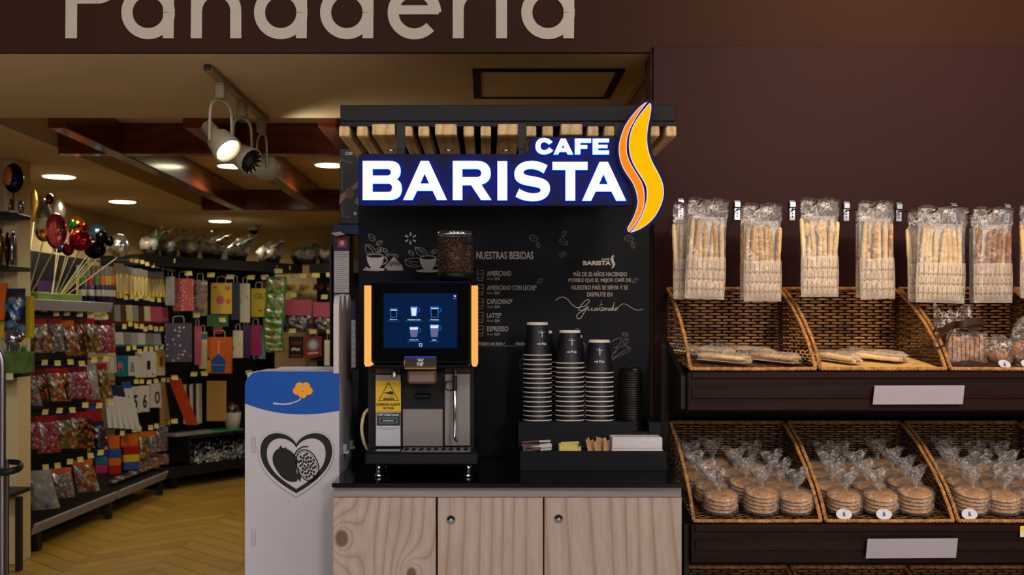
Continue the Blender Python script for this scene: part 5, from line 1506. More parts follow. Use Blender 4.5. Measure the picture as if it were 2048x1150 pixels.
for o, b, col_ in STK:
    zz = bfloor(1, 0) + .0215; yy = ROWZ[1][0] + .006
    xx = PX((1688, 1768, 1939)[0 if (b, col_) == (1, 0) else 1 if b == 1 else 2], yy)
    fr_ = fr_dir(Vector((xx, yy, zz)), (1, 0, 0), (0, .3, .95), (0, -.95, .3))
    q = MB(); q.poly([ring(0, 0, .0235, .017, 22)], fr_, .0006); q.poly([[(-.005, -.006), (.005, -.006), (.0015, .007), (-.002, .007)]], fr_, .0010, 1)
    s_ = q.build('round_sticker', [M_lab, M_labb])
    s_.parent = o; s_.matrix_parent_inverse = (Matrix.Translation(o.location) @ o.rotation_euler.to_matrix().to_4x4()).inverted()
# ================================================================ PARTY SHOP BEHIND THE KIOSK
LA = ((-2.74, 6.3), (-2.68, 8.9))       # front of the hooks on the long side gondola
LB = ((-2.60, 8.85), (-1.80, 10.05))    # front of the corner gondola
LC = ((-1.9, 10.0), (-0.5, 10.0))       # front of the rear gondola
M_gond = plain('gondola_black', (20, 20, 22), 0.55)
M_rail = plain('grey_price_rail', (140, 138, 144), 0.45)
M_pale = plain('pale_paper', (206, 198, 182), 0.6)
def on(px, py, L): return ONL(px, py, *L)

# gondolas
g1 = thing('side_gondola', (-2.95, 7.6, 0), 'long black hook gondola along the side wall of the party shop', 'shelf unit')
MB().box((-3.22, 6.32, 0.0), (-3.17, 8.70, 1.85)).build('back_panel', M_gond, g1)
q = MB(); q.poly([[(-3.17, 6.34), (-2.64, 6.34), (-2.54, 8.68), (-3.17, 8.68)]], lambda u, v, w=0.0: (u, v, .135 + w), .03); q.build('base_deck', M_gond, g1)
for (a, b) in (((-2.64, 6.36), (-2.585, 7.62)), ((-2.583, 7.66), (-2.54, 8.66))):
    q = MB(); q.obox(((a[0] + b[0]) / 2 + .008, (a[1] + b[1]) / 2, .15), ((b[0] - a[0]) / 2, (b[1] - a[1]) / 2, 0), (.006, -.0003, -.004), (.012, 0, .03), 0, .002); q.build('deck_rail', M_rail, g1)
for x, y in ((-2.67, 6.5), (-2.61, 7.55), (-2.57, 8.6)):
    MB().box((x - .02, y - .03, 0), (x + .02, y + .03, .134)).build('leg', M_gond, g1)
s1 = MB(); s1.box((-3.165, 6.34, 1.45), (-2.66, 7.72, 1.475)); s1 = s1.build('top_shelf', M_gond, g1)
q = MB(); q.obox((-2.645, 7.03, 1.455), (0, .69, 0), (.006, 0, -.002), (.008, 0, .032), 0, .002); q.build('shelf_rail', M_rail, s1)
g2 = thing('corner_gondola', (-2.4, 9.8, 0), 'black corner gondola between the side and rear shelves of the party shop', 'shelf unit')
def along(L, t, off, z):
    a, b = Vector((L[0][0], L[0][1], 0)), Vector((L[1][0], L[1][1], 0)); d = (b - a).normalized(); n = Vector((d.y, -d.x, 0))
    return a + d * t - n * off + Vector((0, 0, z))
dB = (Vector((*LB[1], 0)) - Vector((*LB[0], 0))); lB = dB.length; dB.normalize(); nB = Vector((dB.y, -dB.x, 0))
def slab(nm, L, t0, t1, o0, o1, z0, z1, par, m=M_gond, bev=0.0):
    a = along(L, (t0 + t1) / 2, (o0 + o1) / 2, (z0 + z1) / 2)
    d = (Vector((*L[1], 0)) - Vector((*L[0], 0))).normalized(); n = Vector((d.y, -d.x, 0))
    q = MB(); q.obox(a, d * (abs(t1 - t0) / 2), n * (abs(o1 - o0) / 2), (0, 0, (z1 - z0) / 2), 0, bev); return q.build(nm, m, par)
slab('back_panel', LB, -.15, lB + .2, .40, .43, 0, 1.85, g2)
slab('top_board', LB, -.30, lB + .10, -.05, .42, 1.80, 1.885, g2)
slab('base_deck', LB, -.10, lB + .2, -.06, .40, .10, .15, g2)
slab('deck_lip', LB, -.10, lB + .2, -.075, -.061, .10, .185, g2, M_gond)
slab('middle_shelf', LB, .25, lB + .1, -.02, .40, .39, .415, g2)
slab('divider', LB, .22, .24, -.03, .40, .19, .41, g2)
for t in (.1, lB - .1): slab('leg', LB, t - .03, t + .03, .0, .06, 0, .10, g2)
g3 = thing('rear_gondola', (-1.3, 10.3, 0), 'black gondola on the rear wall of the party shop', 'shelf unit')
MB().box((-1.62, 10.42, 0), (-.45, 10.45, 1.86)).build('back_panel', M_gond, g3)
MB().box((-1.62, 9.98, 1.80), (-.45, 10.42, 1.885)).build('top_board', M_gond, g3)
MB().box((-1.55, 9.9, .10), (-.45, 10.42, .15)).build('base_deck', M_gond, g3)
MB().box((-1.62, 10.05, 1.00), (-.45, 10.42, 1.02)).build('middle_shelf', M_gond, g3)

# ---------------------------------------------------------------- things on hooks
PAL = {
    'red': (170, 24, 26), 'dkred': (104, 20, 24), 'pink': (206, 92, 116), 'white': (220, 214, 204), 'grey': (150, 146, 140), 'orange': (230, 106, 22), 'yellow': (226, 192, 30), 'green': (44, 130, 50),
    'blue': (26, 84, 170), 'navy': (26, 30, 70), 'teal': (20, 116, 130), 'purple': (78, 44, 106), 'brown': (96, 58, 34), 'gold': (190, 150, 60), 'black': (20, 18, 18), 'tan': (176, 136, 74), 'silver': (170, 172, 176), 'cream': (220, 204, 160), 'magenta': (180, 26, 100), 'lblue': (110, 160, 196)}
PAL = {k: tuple(int(x * .86) for x in v) for k, v in PAL.items()}
_pm = {}
def pm(c, rough=0.35, coat=0.5):
    k = (c, rough, coat)
    if k not in _pm: _pm[k] = plain(f'{c}_packaging', PAL[c], rough, coat=coat)
    return _pm[k]
def cf(key, cols, scale=26.0, dark='brown'):
    if key not in _pm: _pm[key] = confetti(key, [PAL[c] for c in cols], scale * 1.7, dark=PAL[dark])
    return _pm[key]
M_sweets = [cf('mixed_sweets', ['red', 'white', 'pink', 'gold', 'brown', 'white']), cf('dark_sweets', ['brown', 'dkred', 'gold', 'black', 'orange'], 30, 'black'), cf('pale_sweets', ['white', 'grey', 'pink', 'lblue', 'white', 'silver'], 34), cf('pink_sweets', ['pink', 'white', 'silver', 'pink', 'red'], 34, 'dkred'),
            cf('orange_sweets', ['orange', 'tan', 'red', 'gold', 'white'], 26), cf('green_sweets', ['green', 'yellow', 'white', 'red', 'tan'], 24), cf('purple_toys', ['purple', 'navy', 'white', 'black', 'purple'], 26, 'black'), cf('teal_toys', ['silver', 'teal', 'white', 'tan', 'grey'], 16, 'grey')]
def frame_for(px, py, L, phi):
    c = on(px, py, L)
    f = math.radians(phi)
    ux, un = Vector((math.cos(f), math.sin(f), 0)), Vector((math.sin(f), -math.cos(f), 0))
    kx = F * (ux.x - (c.x / c.y) * ux.y) / c.y      # pixels per metre along ux
    return c, ux, un, kx, F / c.y
def pouch(x0, y0, x1, y1, L, phi, name, label, cat, body, head=None, hh=0.16, thick=.035, group=None, lean=0.0, flare=0.0, off=0.0):
    c, ux, un, kx, kz = frame_for((x0 + x1) / 2, y0, L, phi)
    c = c - un * off
    w, h = (x1 - x0) / kx, (y1 - y0) / kz
    o = thing(name, c, label, cat, group)
    rnd = random.Random(int(x0 * 31 + y0))
    ph = rnd.uniform(0, 6)
    hd = h * hh if head else 0.0
    def side(sg):
        def f(u, v):
            z = -hd - (h - hd) * (1 - v)
            b = (math.sin(math.pi * u) ** .6) * (math.sin(math.pi * min(1, .06 + v * .92)) ** .5)
            s = (u - .5) * w * (1 + flare * (1 - v)) + lean * z
            return c + ux * s + un * (sg * thick * .5 * b * (1 + .25 * math.sin(u * 13 + v * 17 + ph))) + Vector((0, 0, z))
        return f
    q = MB(); q.grid(side(1), 10, 12); q.grid(side(-1), 6, 6); q.build('pouch_body', body, o)
    if head:
        q = MB(); q.obox(c + Vector((0, 0, -hd / 2)) - ux * lean * hd * .5, ux * w * .5 - Vector((0, 0, 0)), un * .004, Vector((0, 0, hd * .5)), 0, .001)
        q.build('header_card', head, o)
    return o, c, ux, un, kx, kz, w, h
def card(x0, y0, x1, y1, L, phi, name, label, cat, mats, paint=None, thick=.008, group=None, lean=0.0, off=0.0):
    """flat pack; paint(q, fr, w, h) adds printing with material 1.. in frame (0..w, -h..0)"""
    c, ux, un, kx, kz = frame_for((x0 + x1) / 2, y0, L, phi)
    c = c - un * off
    w, h = (x1 - x0) / kx, (y1 - y0) / kz
    o = thing(name, c, label, cat, group)
    dn = (Vector((0, 0, -1)) + ux * lean).normalized(); h2 = h / max(.3, -dn.z)
    q = MB(); q.obox(c + dn * h2 / 2, ux * (w / 2), un * (thick / 2), dn * (h2 / 2), 0, .0015); q.build('pack', mats[0], o)
    if paint:
        fr = lambda u, v, ww=0.0: tuple(c + ux * (u - w / 2) - dn * v + un * (thick / 2 + .0006 + ww))
        q = MB(); paint(q, fr, w, h2); q.build('printing', mats[1:], o)
    return o
def handle_on(o, L, phi, x0, x1, y0, m):
    c, ux, un, kx, kz = frame_for((x0 + x1) / 2, y0, L, phi); w = (x1 - x0) / kx
    q = MB(); q.tube(smooth2([c - ux * w * .2 + un * .006, c - ux * w * .17 + Vector((0, 0, .05)), c + ux * w * .17 + Vector((0, 0, .05)), c + ux * w * .2 + un * .006], 5), .003, 5); q.build('handle', m, o)

M_tagrow = None
nhook = [0]
def hooks(L, pts, phi, row, depth=.34, size=(12, 11)):
    for px, py in pts:
        c, ux, un, kx, kz = frame_for(px, py, L, phi)
        w, h = size[0] / kx * .5, size[1] / kz * .5
        d = (Vector((*L[1], 0)) - Vector((*L[0], 0))).normalized(); n = Vector((d.y, -d.x, 0))
        o = thing('peg_hook', c, f'yellow-tagged wire peg hook, {ORD[pts.index((px, py))]} along the {row}', 'hook', 'price tagged peg hooks, ' + row)
        cw = c + n * .03
        MB().tube([cw - n * (depth), cw + Vector((0, 0, h * .3))], .0025, 4).build('wire', M_gond, o)
        sk = ((px * 7 + py) % 5 - 2) * .08
        q = MB(); up = Vector((0, 0, 1)) + ux * sk
        q.obox(cw + un * .006 - up * h * .48, ux * w, un * .0012, up * h * .48, 0); q.obox(cw + un * .006 + up * h * .5, ux * w, un * .0013, up * h * .5, 1)
        q.build('price_tag', [M_tagw, M_tagy], o)
hooks(LA, [(78, 619), (102, 627), (124, 626), (150, 628), (172, 630), (201, 633)], 40, 'top party bag row from the pillar')
hooks(LA, [(79, 725), (105, 726), (131, 724), (154, 727), (179, 720), (203, 718)], 40, 'second party bag row from the pillar')
hooks(LA, [(80, 824), (109, 821), (135, 820), (161, 810), (189, 811), (212, 806)], 40, 'third party bag row from the pillar')
hooks(LA, [(56, 1), ][:0] + [(81, 934), (105, 931), (130, 923), (151, 919), (172, 911), (192, 905)], 40, 'lowest party bag row from the pillar')
hooks(LA, [(236, 866), (260, 860), (270, 858), (293, 855), (305, 852), (317, 848), (327, 845), (343, 842)], 40, 'row above the striped cup packs', size=(9, 10))
hooks(LA, [(243, 595), (255, 594), (264, 597), (273, 593), (282, 596), (289, 597), (297, 599), (310, 600), (323, 600), (335, 602)], 40, 'row under the yellow candle packs', size=(8, 9))
hooks(LA, [(255, 521), (265, 522), (276, 524), (286, 528), (297, 531), (307, 533), (318, 536), (329, 538), (340, 540)], 40, 'row above the yellow candle packs', size=(8, 8))
hooks(LA, [(240, 653), (252, 648), (264, 652), (275, 653), (283, 658), (293, 655), (304, 658), (315, 658), (328, 658)], 40, 'row above the clear packs', size=(8, 10))
hooks(LA, [(248, 697), (260, 695), (271, 703), (283, 698), (294, 698), (305, 696), (315, 694), (333, 690)], 40, 'row above the white number packs', size=(8, 10))
hooks(LA, [(264, 763), (275, 763), (290, 764), (304, 762), (319, 760), (331, 760)], 40, 'row above the number cards', size=(9, 9))
hooks(LB, [(338, 522), (372, 547), (417, 550), (455, 554), (497, 555), (525, 555)], 10, 'upper row of the corner gondola', .385, (15, 9))
hooks(LB, [(388, 631), (440, 640)], 10, 'middle row of the corner gondola', .385, (13, 9))
hooks(LB, [(345, 755), (383, 748), (404, 747), (493, 745), (344, 842)], 10, 'lower row of the corner gondola', .385, (13, 9))
hooks(LC, [(575, 535), (575, 552), (607, 552), (633, 551), (661, 550)], 0, 'bow row of the rear gondola', .385, (15, 9))
hooks(LC, [(588, 590), (650, 594)], 0, 'row above the red decoration bags', .385, (13, 9))
hooks(LC, [(586, 662), (627, 663), (661, 663)], 0, 'row above the small gift bags', .42, (14, 9))

# party bags of sweets and toys, row by row: (x0, y0, x1, y1, body, header, words)
ROWS = [
    ('top bag row', [(54, 637, 92, 706, 0, 'red', 'red-topped bag of mixed sweets'), (95, 637, 122, 703, 2, 'red', 'red-topped clear bag of pale toys'), (118, 641, 146, 712, 4, 'orange', 'orange bag of sweets'), (145, 638, 168, 708, 1, 'dkred', 'dark red bag of sweets'), (164, 637, 188, 705, 5, 'red', 'red bag with green and yellow sweets'), (188, 640, 224, 706, 3, 'dkred', 'large pink bag of sweets')]),
    ('second bag row', [(49, 740, 68, 812, 2, 'red', 'pale toy bag'), (66, 738, 90, 803, 1, 'dkred', 'dark brown sweet bag'), (90, 736, 118, 803, 4, 'red', 'red bag with a silver pack inside'), (108, 737, 134, 803, 1, 'red', 'dark bag with a red top'), (122, 734, 172, 797, 3, 'dkred', 'big glittering pink bag'), (166, 730, 192, 799, 7, 'silver', 'grey clear bag of toys'), (188, 727, 211, 797, 5, 'red', 'red and yellow toy bag')]),
    ('third bag row', [(49, 834, 70, 898, 3, 'dkred', 'pink toy bag'), (70, 832, 112, 906, 3, 'red', 'bag of salmon pink sticks'), (106, 830, 140, 897, 5, 'dkred', 'green and yellow toy bag'), (136, 824, 181, 897, 1, 'red', 'brown and gold toy bag'), (180, 842, 206, 902, 6, 'navy', 'purple toy bag')]),
    ('lowest bag row', [(50, 941, 100, 1020, 7, 'silver', 'large clear pack with teal toys'), (100, 936, 142, 996, 2, 'orange', 'grey clear pack with orange top'), (143, 920, 184, 985, 4, 'orange', 'brown and orange toy bag')]),
]
for rt, L_ in ROWS:
    for i, (x0, y0, x1, y1, b, hd, words_) in enumerate(L_):
        pouch(x0, y0, x1, y1, LA, 38, 'party_bag', f'{words_}, {ORD[i]} from the pillar in the {rt}', 'bag', M_sweets[b], pm(hd), lean=-.10 if i % 2 else -.22, flare=.12, thick=.05, group='party bags on the side gondola')
# red card between second and third rows
card(175, 796, 207, 845, LA, 38, 'red_card_pack', 'flat red card pack hanging behind the purple toy bag', 'pack', [pm('red'), pm('blue')], lambda q, f, w, h: q.poly([[(w * .15, -h * .5), (w * .6, -h * .5), (w * .6, -h * .2), (w * .15, -h * .2)]], f), off=.04)
# stacked cup packs
for x0, y0, x1, y1, cols, words_ in ((184, 868, 213, 948, ('purple', 'teal', 'magenta'), 'purple, teal and pink striped cup pack'), (211, 872, 240, 950, ('blue', 'orange', 'red'), 'blue, orange and red striped cup pack'), (241, 868, 277, 941, ('red', 'yellow', 'blue'), 'red, yellow and blue striped cup pack')):
    c, ux, un, kx, kz = frame_for((x0 + x1) / 2, y0, LA, 38)
    w, h = (x1 - x0) / kx, (y1 - y0) / kz
    o = thing('cup_pack', c, words_ + ' with orange top on the side gondola', 'pack', 'striped cup packs')
    q = MB(); q.obox(c - Vector((0, 0, h * .16)), ux * w * .48, un * .003, Vector((0, 0, h * .17)), 0, .001); q.build('header_card', pm('orange'), o)
    for k, cc in enumerate(cols):
        q = MB(); q.obox(c - Vector((0, 0, h * (.44 + .215 * k))), ux * w * (.46 - .01 * k), un * .045, Vector((0, 0, h * .105)), 0, .006); q.build('stripe_cup', pm(cc), o)
for x0, y0, x1, y1, b, hd, words_ in ((277, 863, 298, 916, 5, 'orange', 'bag with yellow and green flowers beside the cup packs'), (297, 862, 314, 906, 2, 'orange', 'small bag with a pink toy beside the flower bag'), (314, 853, 336, 902, 2, 'grey', 'silver clear bag at the corner end of the side gondola')):
    pouch(x0, y0, x1, y1, LA, 38, 'party_bag', words_, 'bag', M_sweets[b], pm(hd), .2, group='party bags on the side gondola')
# candle packs
M_candle = stripes('yellow_candles', PAL['gold'], (226, 196, 90), 40, 'X', 0.4, 0.5)
M_clearpk = pm('grey', .25, .8)
cx0 = [152, 161, 170, 179, 188, 197, 206, 215, 224, 232]
for i, x in enumerate(cx0):
    card(x, 528 + i * .3, x + 8, 592, LA, 20, 'candle_pack', f'slim yellow candle pack, {ORD[i]} from the foam blocks, behind the spray cans', 'pack', [M_candle, pm('grey')], lambda q, f, w, h: q.poly([[(0, -h * .35), (w, -h * .35), (w, 0), (0, 0)]], f), .03, 'yellow candle packs', off=.16)
for i, (x0, y0, x1, y1) in enumerate(((229, 527, 246, 596), (244, 532, 254, 588), (254, 534, 263, 590), (263, 537, 284, 592), (283, 540, 294, 592), (294, 543, 326, 594))):
    card(x0, y0, x1, y1, LA, 34, 'candle_pack', f'yellow candle pack with clear window, {ORD[i]} after the spray cans', 'pack', [M_candle, pm('cream', .25, .8), pm('grey', .25, .8)], lambda q, f, w, h: (q.poly([[(w * .2, -h * .85), (w * .8, -h * .85), (w * .8, -h * .4), (w * .2, -h * .4)]], f), q.poly([[(0, -h * .3), (w, -h * .3), (w, 0), (0, 0)]], f, 0, 1)), .03, 'yellow candle packs', lean=.06)
# spray cans on the metal shelf
for i, (x0, x1, cap) in enumerate(((157, 170, 'green'), (172, 187, 'red'), (188, 197, 'green'), (198, 207, 'orange'), (207, 214, 'yellow'), (214, 221, 'yellow'), (221, 227, 'orange'))):
    c = on((x0 + x1) / 2, 603, LA); k = F / c.y
    r = max(.022, (x1 - x0) / k / 2)
    z0 = 1.4755; zt_ = EYE - (553 - CY) / k
    o = thing('spray_can', (c.x, c.y, z0), f'{cap}-capped spray can, {ORD[i]} along the metal shelf from the pillar', 'can', 'spray cans on the metal shelf')
    h = zt_ - z0; x, y = c.x + .005, c.y
    MB().lathe([(0, z0), (r, z0), (r, z0 + h * .66), (r * .86, z0 + h * .70), (r * .86, z0 + h * .71)], 14, (x, y, 0)).build('can_body', pm(('navy', 'purple')[i % 2]), o)
    MB().lathe([(r * .9, z0 + h * .705), (r * .9, z0 + h * .95), (r * .75, z0 + h), (0, z0 + h)], 14, (x, y, 0)).build('cap', pm(cap), o)
    q = MB(); q.lathe([(r * 1.01, z0 + h * .30), (r * 1.01, z0 + h * .52)], 14, (x, y, 0)); q.build('can_label', pm('white'), o)
# rows of small clear packs
for i in range(10):
    x0 = 214 + i * 12
    card(x0, 609 + i * .6, x0 + 13, 646 + (i % 3), LA, 34, 'cutlery_pack', f'slim pinkish pack with red lower edge, {ORD[i]} in the row below the candles', 'pack', [(pm('pink', .3, .8), pm('grey', .3, .8), pm('brown', .3, .8), pm('cream', .3, .8))[(2, 1, 2, 3, 1, 2, 3, 0, 0, 0)[i]], pm('dkred')], lambda q, f, w, h: q.poly([[(0, -h), (w, -h), (w, -h * .88), (0, -h * .88)]], f), .025, 'slim packs below the candles', lean=.05)
for i in range(7):
    x0 = 214 + i * 15
    card(x0, 664 + i * .5, x0 + 16, 693, LA, 34, 'cutlery_pack', f'grey clear pack with dark green edge, {ORD[i]} in the row above the number packs', 'pack', [(pm('silver', .3, .8), pm('grey', .3, .8), pm('white', .3, .8))[(i * 2) % 3], pm('teal')], lambda q, f, w, h: q.poly([[(0, -h), (w, -h), (w, -h * .86), (0, -h * .86)]], f), .03, 'grey clear packs', lean=.03 + .09 * ((i * 3) % 4) / 3, off=.012 * (i % 3))
card(214, 704, 231, 745, LA, 38, 'card_pack', 'pale pack with a gold frame beside the blue card', 'pack', [pm('white'), pm('gold')], lambda q, f, w, h: q.stroke([(w * .2, -h * .9), (w * .8, -h * .9), (w * .8, -h * .2), (w * .2, -h * .2)], w * .12, f, 0, 0, True), lean=.05)
card(228, 711, 256, 753, LA, 38, 'card_pack', 'teal blue card pack with a pink animal shape', 'pack', [pm('teal'), pm('pink', .5, 0)], lambda q, f, w, h: (q.poly([[(w * .2 + w * .6 * (a + .5 * math.cos(b)) / 1.5, -h * .45 + h * .16 * math.sin(b)) for a, b in [(.5, 2 * math.pi * i / 14) for i in range(14)]]], f), [q.stroke([(w * x, -h * .56), (w * x, -h * .8)], w * .05, f) for x in (.3, .62)]), lean=.02)
card(257, 712, 274, 752, LA, 38, 'card_pack', 'pale grey card pack between the blue card and the number one', 'pack', [pm('white'), pm('grey')], lambda q, f, w, h: q.poly([[(w * .2, -h * .8), (w * .8, -h * .8), (w * .6, -h * .3), (w * .3, -h * .3)]], f), off=.01)
def digit(t, col=0): return lambda q, f, w, h: (q.text(t, w * .32, -h * .85, w * .74, -h * .32, f, 0, col, .03), q.poly([ring(w * .85, -h * .88, w * .06, w * .06, 8)], f, 0.0002, 1))
card(271, 703, 312, 755, LA, 38, 'number_pack', 'white number pack with a black figure one', 'pack', [pm('white', .5, .2), pm('black'), pm('magenta')], lambda q, f, w, h: (q.text('1', w * .55, -h * .70, w * .72, -h * .36, f, 0, 0, .03), q.poly([ring(w * .85, -h * .88, w * .05, w * .05, 8)], f, 0.0002, 1)))
card(312, 700, 330, 751, LA, 38, 'number_pack', 'yellow and white candle pack with red and blue stripes', 'pack', [pm('cream'), pm('yellow'), pm('red'), pm('navy')], lambda q, f, w, h: (q.poly([[(w * .1, -h * .66), (w * .9, -h * .66), (w * .9, -h * .1), (w * .1, -h * .1)]], f), q.poly([[(w * .4, -h * .62), (w * .52, -h * .62), (w * .52, -h * .25), (w * .4, -h * .25)]], f, .0003, 1), q.poly([[(w * .55, -h * .62), (w * .68, -h * .62), (w * .68, -h * .25), (w * .55, -h * .25)]], f, .0003, 2)))
card(260, 773, 280, 826, LA, 38, 'number_card', 'white number card with a black figure five', 'card', [pm('white', .5, .2), pm('black'), pm('magenta')], digit('5'))
card(279, 771, 299, 824, LA, 38, 'number_card', 'white number card with a black figure six', 'card', [pm('white', .5, .2), pm('black'), pm('magenta')], digit('6'))
card(300, 767, 327, 815, LA, 38, 'number_card', 'white number card with a brown figure zero', 'card', [pm('white', .5, .2), pm('brown'), pm('magenta')], digit('0'))
for i in range(6):
    x0 = 206 + i * 7
    card(x0, 768 + i, x0 + 10, 856 + i * 1.0, LA, 30, 'straw_pack', f'tall white pack with a blue top, {ORD[i]} in the fan below the blue card', 'pack', [pm('white', .4, .4), pm('navy')], lambda q, f, w, h: q.poly([[(0, -h * .25), (w, -h * .25), (w, 0), (0, 0)]], f), .02, 'fanned blue-topped packs', lean=.10 + .05 * i)
card(241, 764, 257, 842, LA, 38, 'straw_pack', 'tilted pale pack with a blue tab beside the number five', 'pack', [pm('white', .4, .4), pm('blue')], lambda q, f, w, h: q.poly([[(0, -h * .16), (w, -h * .16), (w, 0), (0, 0)]], f), .02, lean=.22, off=-.03)
# small toys on the base deck
rnd = random.Random(21)
for i in range(12):
    px, py = 226 + i * 6.5, 980 - i * 2.6
    c = on(px, py, ((-2.78, 6.3), (-2.70, 8.9)))
    r = rnd.uniform(.030, .042)
    q = MB(); q.ball((c.x, c.y, .172 + r * .60), (r * 1.1, r * 1.3, r * .55), 10, 0, .12, rnd)
    o = q.build('toy_bag', M_sweets[(2, 1, 2, 0, 4, 2)[i % 6]], None, (c.x, c.y, .1655)); tag(o, f'small packet lying on the base deck, {ORD[i]} from the front end', 'packet', 'packets on the base deck')
for i, (px, py) in enumerate(((296, 941), (316, 937))):
    c = on(px, py, ((-2.85, 6.3), (-2.75, 8.9))); q = MB(); q.obox((c.x, c.y, .215), (.09, .02, 0), (-.01, .05, 0), (0, 0, .048), 0, .01)
    tag(q.build('toy_box', M_sweets[4], None, (c.x, c.y, .166)), ('pinkish brown box at the corner end of the base deck', 'pinkish brown box nearest the corner gondola on the base deck')[i], 'box', 'boxes on the base deck')

# ---------------------------------------------------------------- corner gondola
q_quilt = dots('grey_quilt', (120, 118, 118), (150, 148, 146), 30, .2); q_redchk = dots('red_check', (170, 60, 66), (214, 160, 158), 42, .22); q_purdot = dots('purple_dots', (58, 40, 66), (190, 170, 180), 26, .20); q_gold = dots('gold_print', (206, 196, 170), (150, 120, 60), 16, .2, stretch=(1, 1, .4)); q_green = dots('green_sprig', (210, 204, 186), (50, 110, 60), 22, .2)
def gbag(x0, y0, x1, y1, L, phi, label, mats, paint=None, handles=True, group='gift bags', off=0.0, thick=.03):
    o = card(x0, y0, x1, y1, L, phi, 'gift_bag', label, 'gift bag', mats, paint, thick, group, 0.0, off)
    if handles: handle_on(o, L, phi, x0, x1, y0, pm('white', .5, 0))
    return o
gbag(331, 553, 350, 611, LB, 10, 'grey quilted gift bag at the inner corner', [q_quilt], None)
gbag(346, 557, 387, 622, LB, 14, 'red and white checked gift bag on the corner gondola', [q_redchk])
gbag(386, 560, 415, 632, LB, 10, 'clear bag of gold bells beside the checked bag', [cf('gold_bells', ['gold', 'brown', 'white', 'tan'], 18)], None)
gbag(422, 566, 464, 628, LB, 10, 'yellow gift bag with a heart and dotted print', [pm('yellow', .4, .3), pm('pink'), pm('red'), pm('orange')], lambda q, f, w, h: (q.poly([[(w * .80 + w * .11 * x, -h * .18 + h * .08 * y) for x, y in heart(1, 1, 20)]], f), q.poly([ring(w * .22, -h * .14, w * .10, h * .035, 10)], f, 0, 1), q.poly([ring(w * .45, -h * .55, w * .2, h * .15, 14)], f, 0, 0), q.poly([ring(w * .82, -h * .6, w * .12, h * .09, 12)], f, 0, 2)), thick=.05)
gbag(413, 629, 456, 653, LB, 10, 'green gift bag hanging below the yellow one', [pm('green')], None, False, off=.05)
gbag(462, 565, 480, 640, LB, 10, 'narrow navy gift bag beside the yellow bag', [pm('navy')], None)
gbag(480, 567, 500, 645, LB, 10, 'tall white bottle bag with gold print in the upper row', [q_gold])
gbag(502, 577, 534, 634, LB, 10, 'golden yellow gift bag with dark writing', [pm('yellow', .5, .1), pm('brown')], lambda q, f, w, h: (q.text('CEL', w * .2, -h * .36, w * .8, -h * .18, f, 0, 0, .02), q.stroke([(w * .45, -h * .78), (w * .72, -h * .78)], h * .05, f)))
gbag(520, 562, 545, 600, LB, 10, 'dark red gift bag partly hidden by the green snack strip', [pm('dkred')], None, off=.06)
gbag(330, 646, 384, 724, LB, 16, 'purple gift bag with small pale dots', [q_purdot], thick=.06)
gbag(388, 652, 402, 730, LB, 10, 'narrow pinkish bag behind the orange one, by the dotted bag', [pm('pink')], None, off=.05)
gbag(398, 664, 414, 738, LB, 10, 'narrow pale bag tucked beside the orange cupcake bag', [pm('cream'), pm('teal')], lambda q, f, w, h: q.poly([[(0, -h * .2), (w, -h * .2), (w, -h * .04), (0, -h * .04)]], f), off=.03)
gbag(425, 640, 445, 668, LB, 10, 'bright red gift bag behind the orange cupcake bag', [pm('red')], None, False, off=.05)
def cupcake(q, f, w, h):
    q.poly([[(w * .28, -h * .98), (w * .74, -h * .98), (w * .80, -h * .72), (w * .25, -h * .72)]], f, 0, 0)
    q.poly([[(w * .24, -h * .72), (w * .80, -h * .72), (w * .78, -h * .62), (w * .66, -h * .54), (w * .52, -h * .46), (w * .38, -h * .54), (w * .27, -h * .62)]], f, .0004, 0)
    q.stroke([(w * .25, -h * .765), (w * .79, -h * .765)], h * .012, f, .0006, 2)
    q.poly([[(w * .50, -h * .46), (w * .545, -h * .46), (w * .545, -h * .17), (w * .50, -h * .17)]], f, .0004, 2)
    q.poly([ring(w * .522, -h * .13, w * .03, h * .035, 8)], f, .0004, 3)
    q.poly([[(w * .02, -h * .95), (w * .22, -h * .95), (w * .22, -h * .64), (w * .02, -h * .64)]], f, 0, 1); q.poly([[(w * .02, -h * .63), (w * .2, -h * .63), (w * .12, -h * .52), (w * .02, -h * .54)]], f, 0, 4)
gbag(413, 674, 466, 746, LB, 4, 'orange gift bag with a blue cupcake and candle', [pm('orange', .4, .3), pm('blue', .4, .2), pm('yellow', .4, .2), pm('cream', .4, .2), pm('white', .4, .2), pm('navy', .4, .2)], cupcake, thick=.05, off=-.06)
gbag(466, 661, 486, 716, LB, 10, 'white bottle bag with gold print in the lower row', [q_gold])
gbag(484, 650, 500, 716, LB, 10, 'dull purple gift bag in the lower row', [pm('purple')], None, off=.04)
gbag(499, 650, 524, 711, LB, 10, 'magenta gift bag behind the pale blue one', [pm('magenta')], None, off=.03)
gbag(506, 664, 531, 718, LB, 10, 'pale blue gift bag beside the green snack strip', [pm('lblue'), pm('navy')], lambda q, f, w, h: q.poly([[(w * .1, -h), (w * .5, -h), (w * .45, -h * .4), (w * .2, -h * .5)]], f))
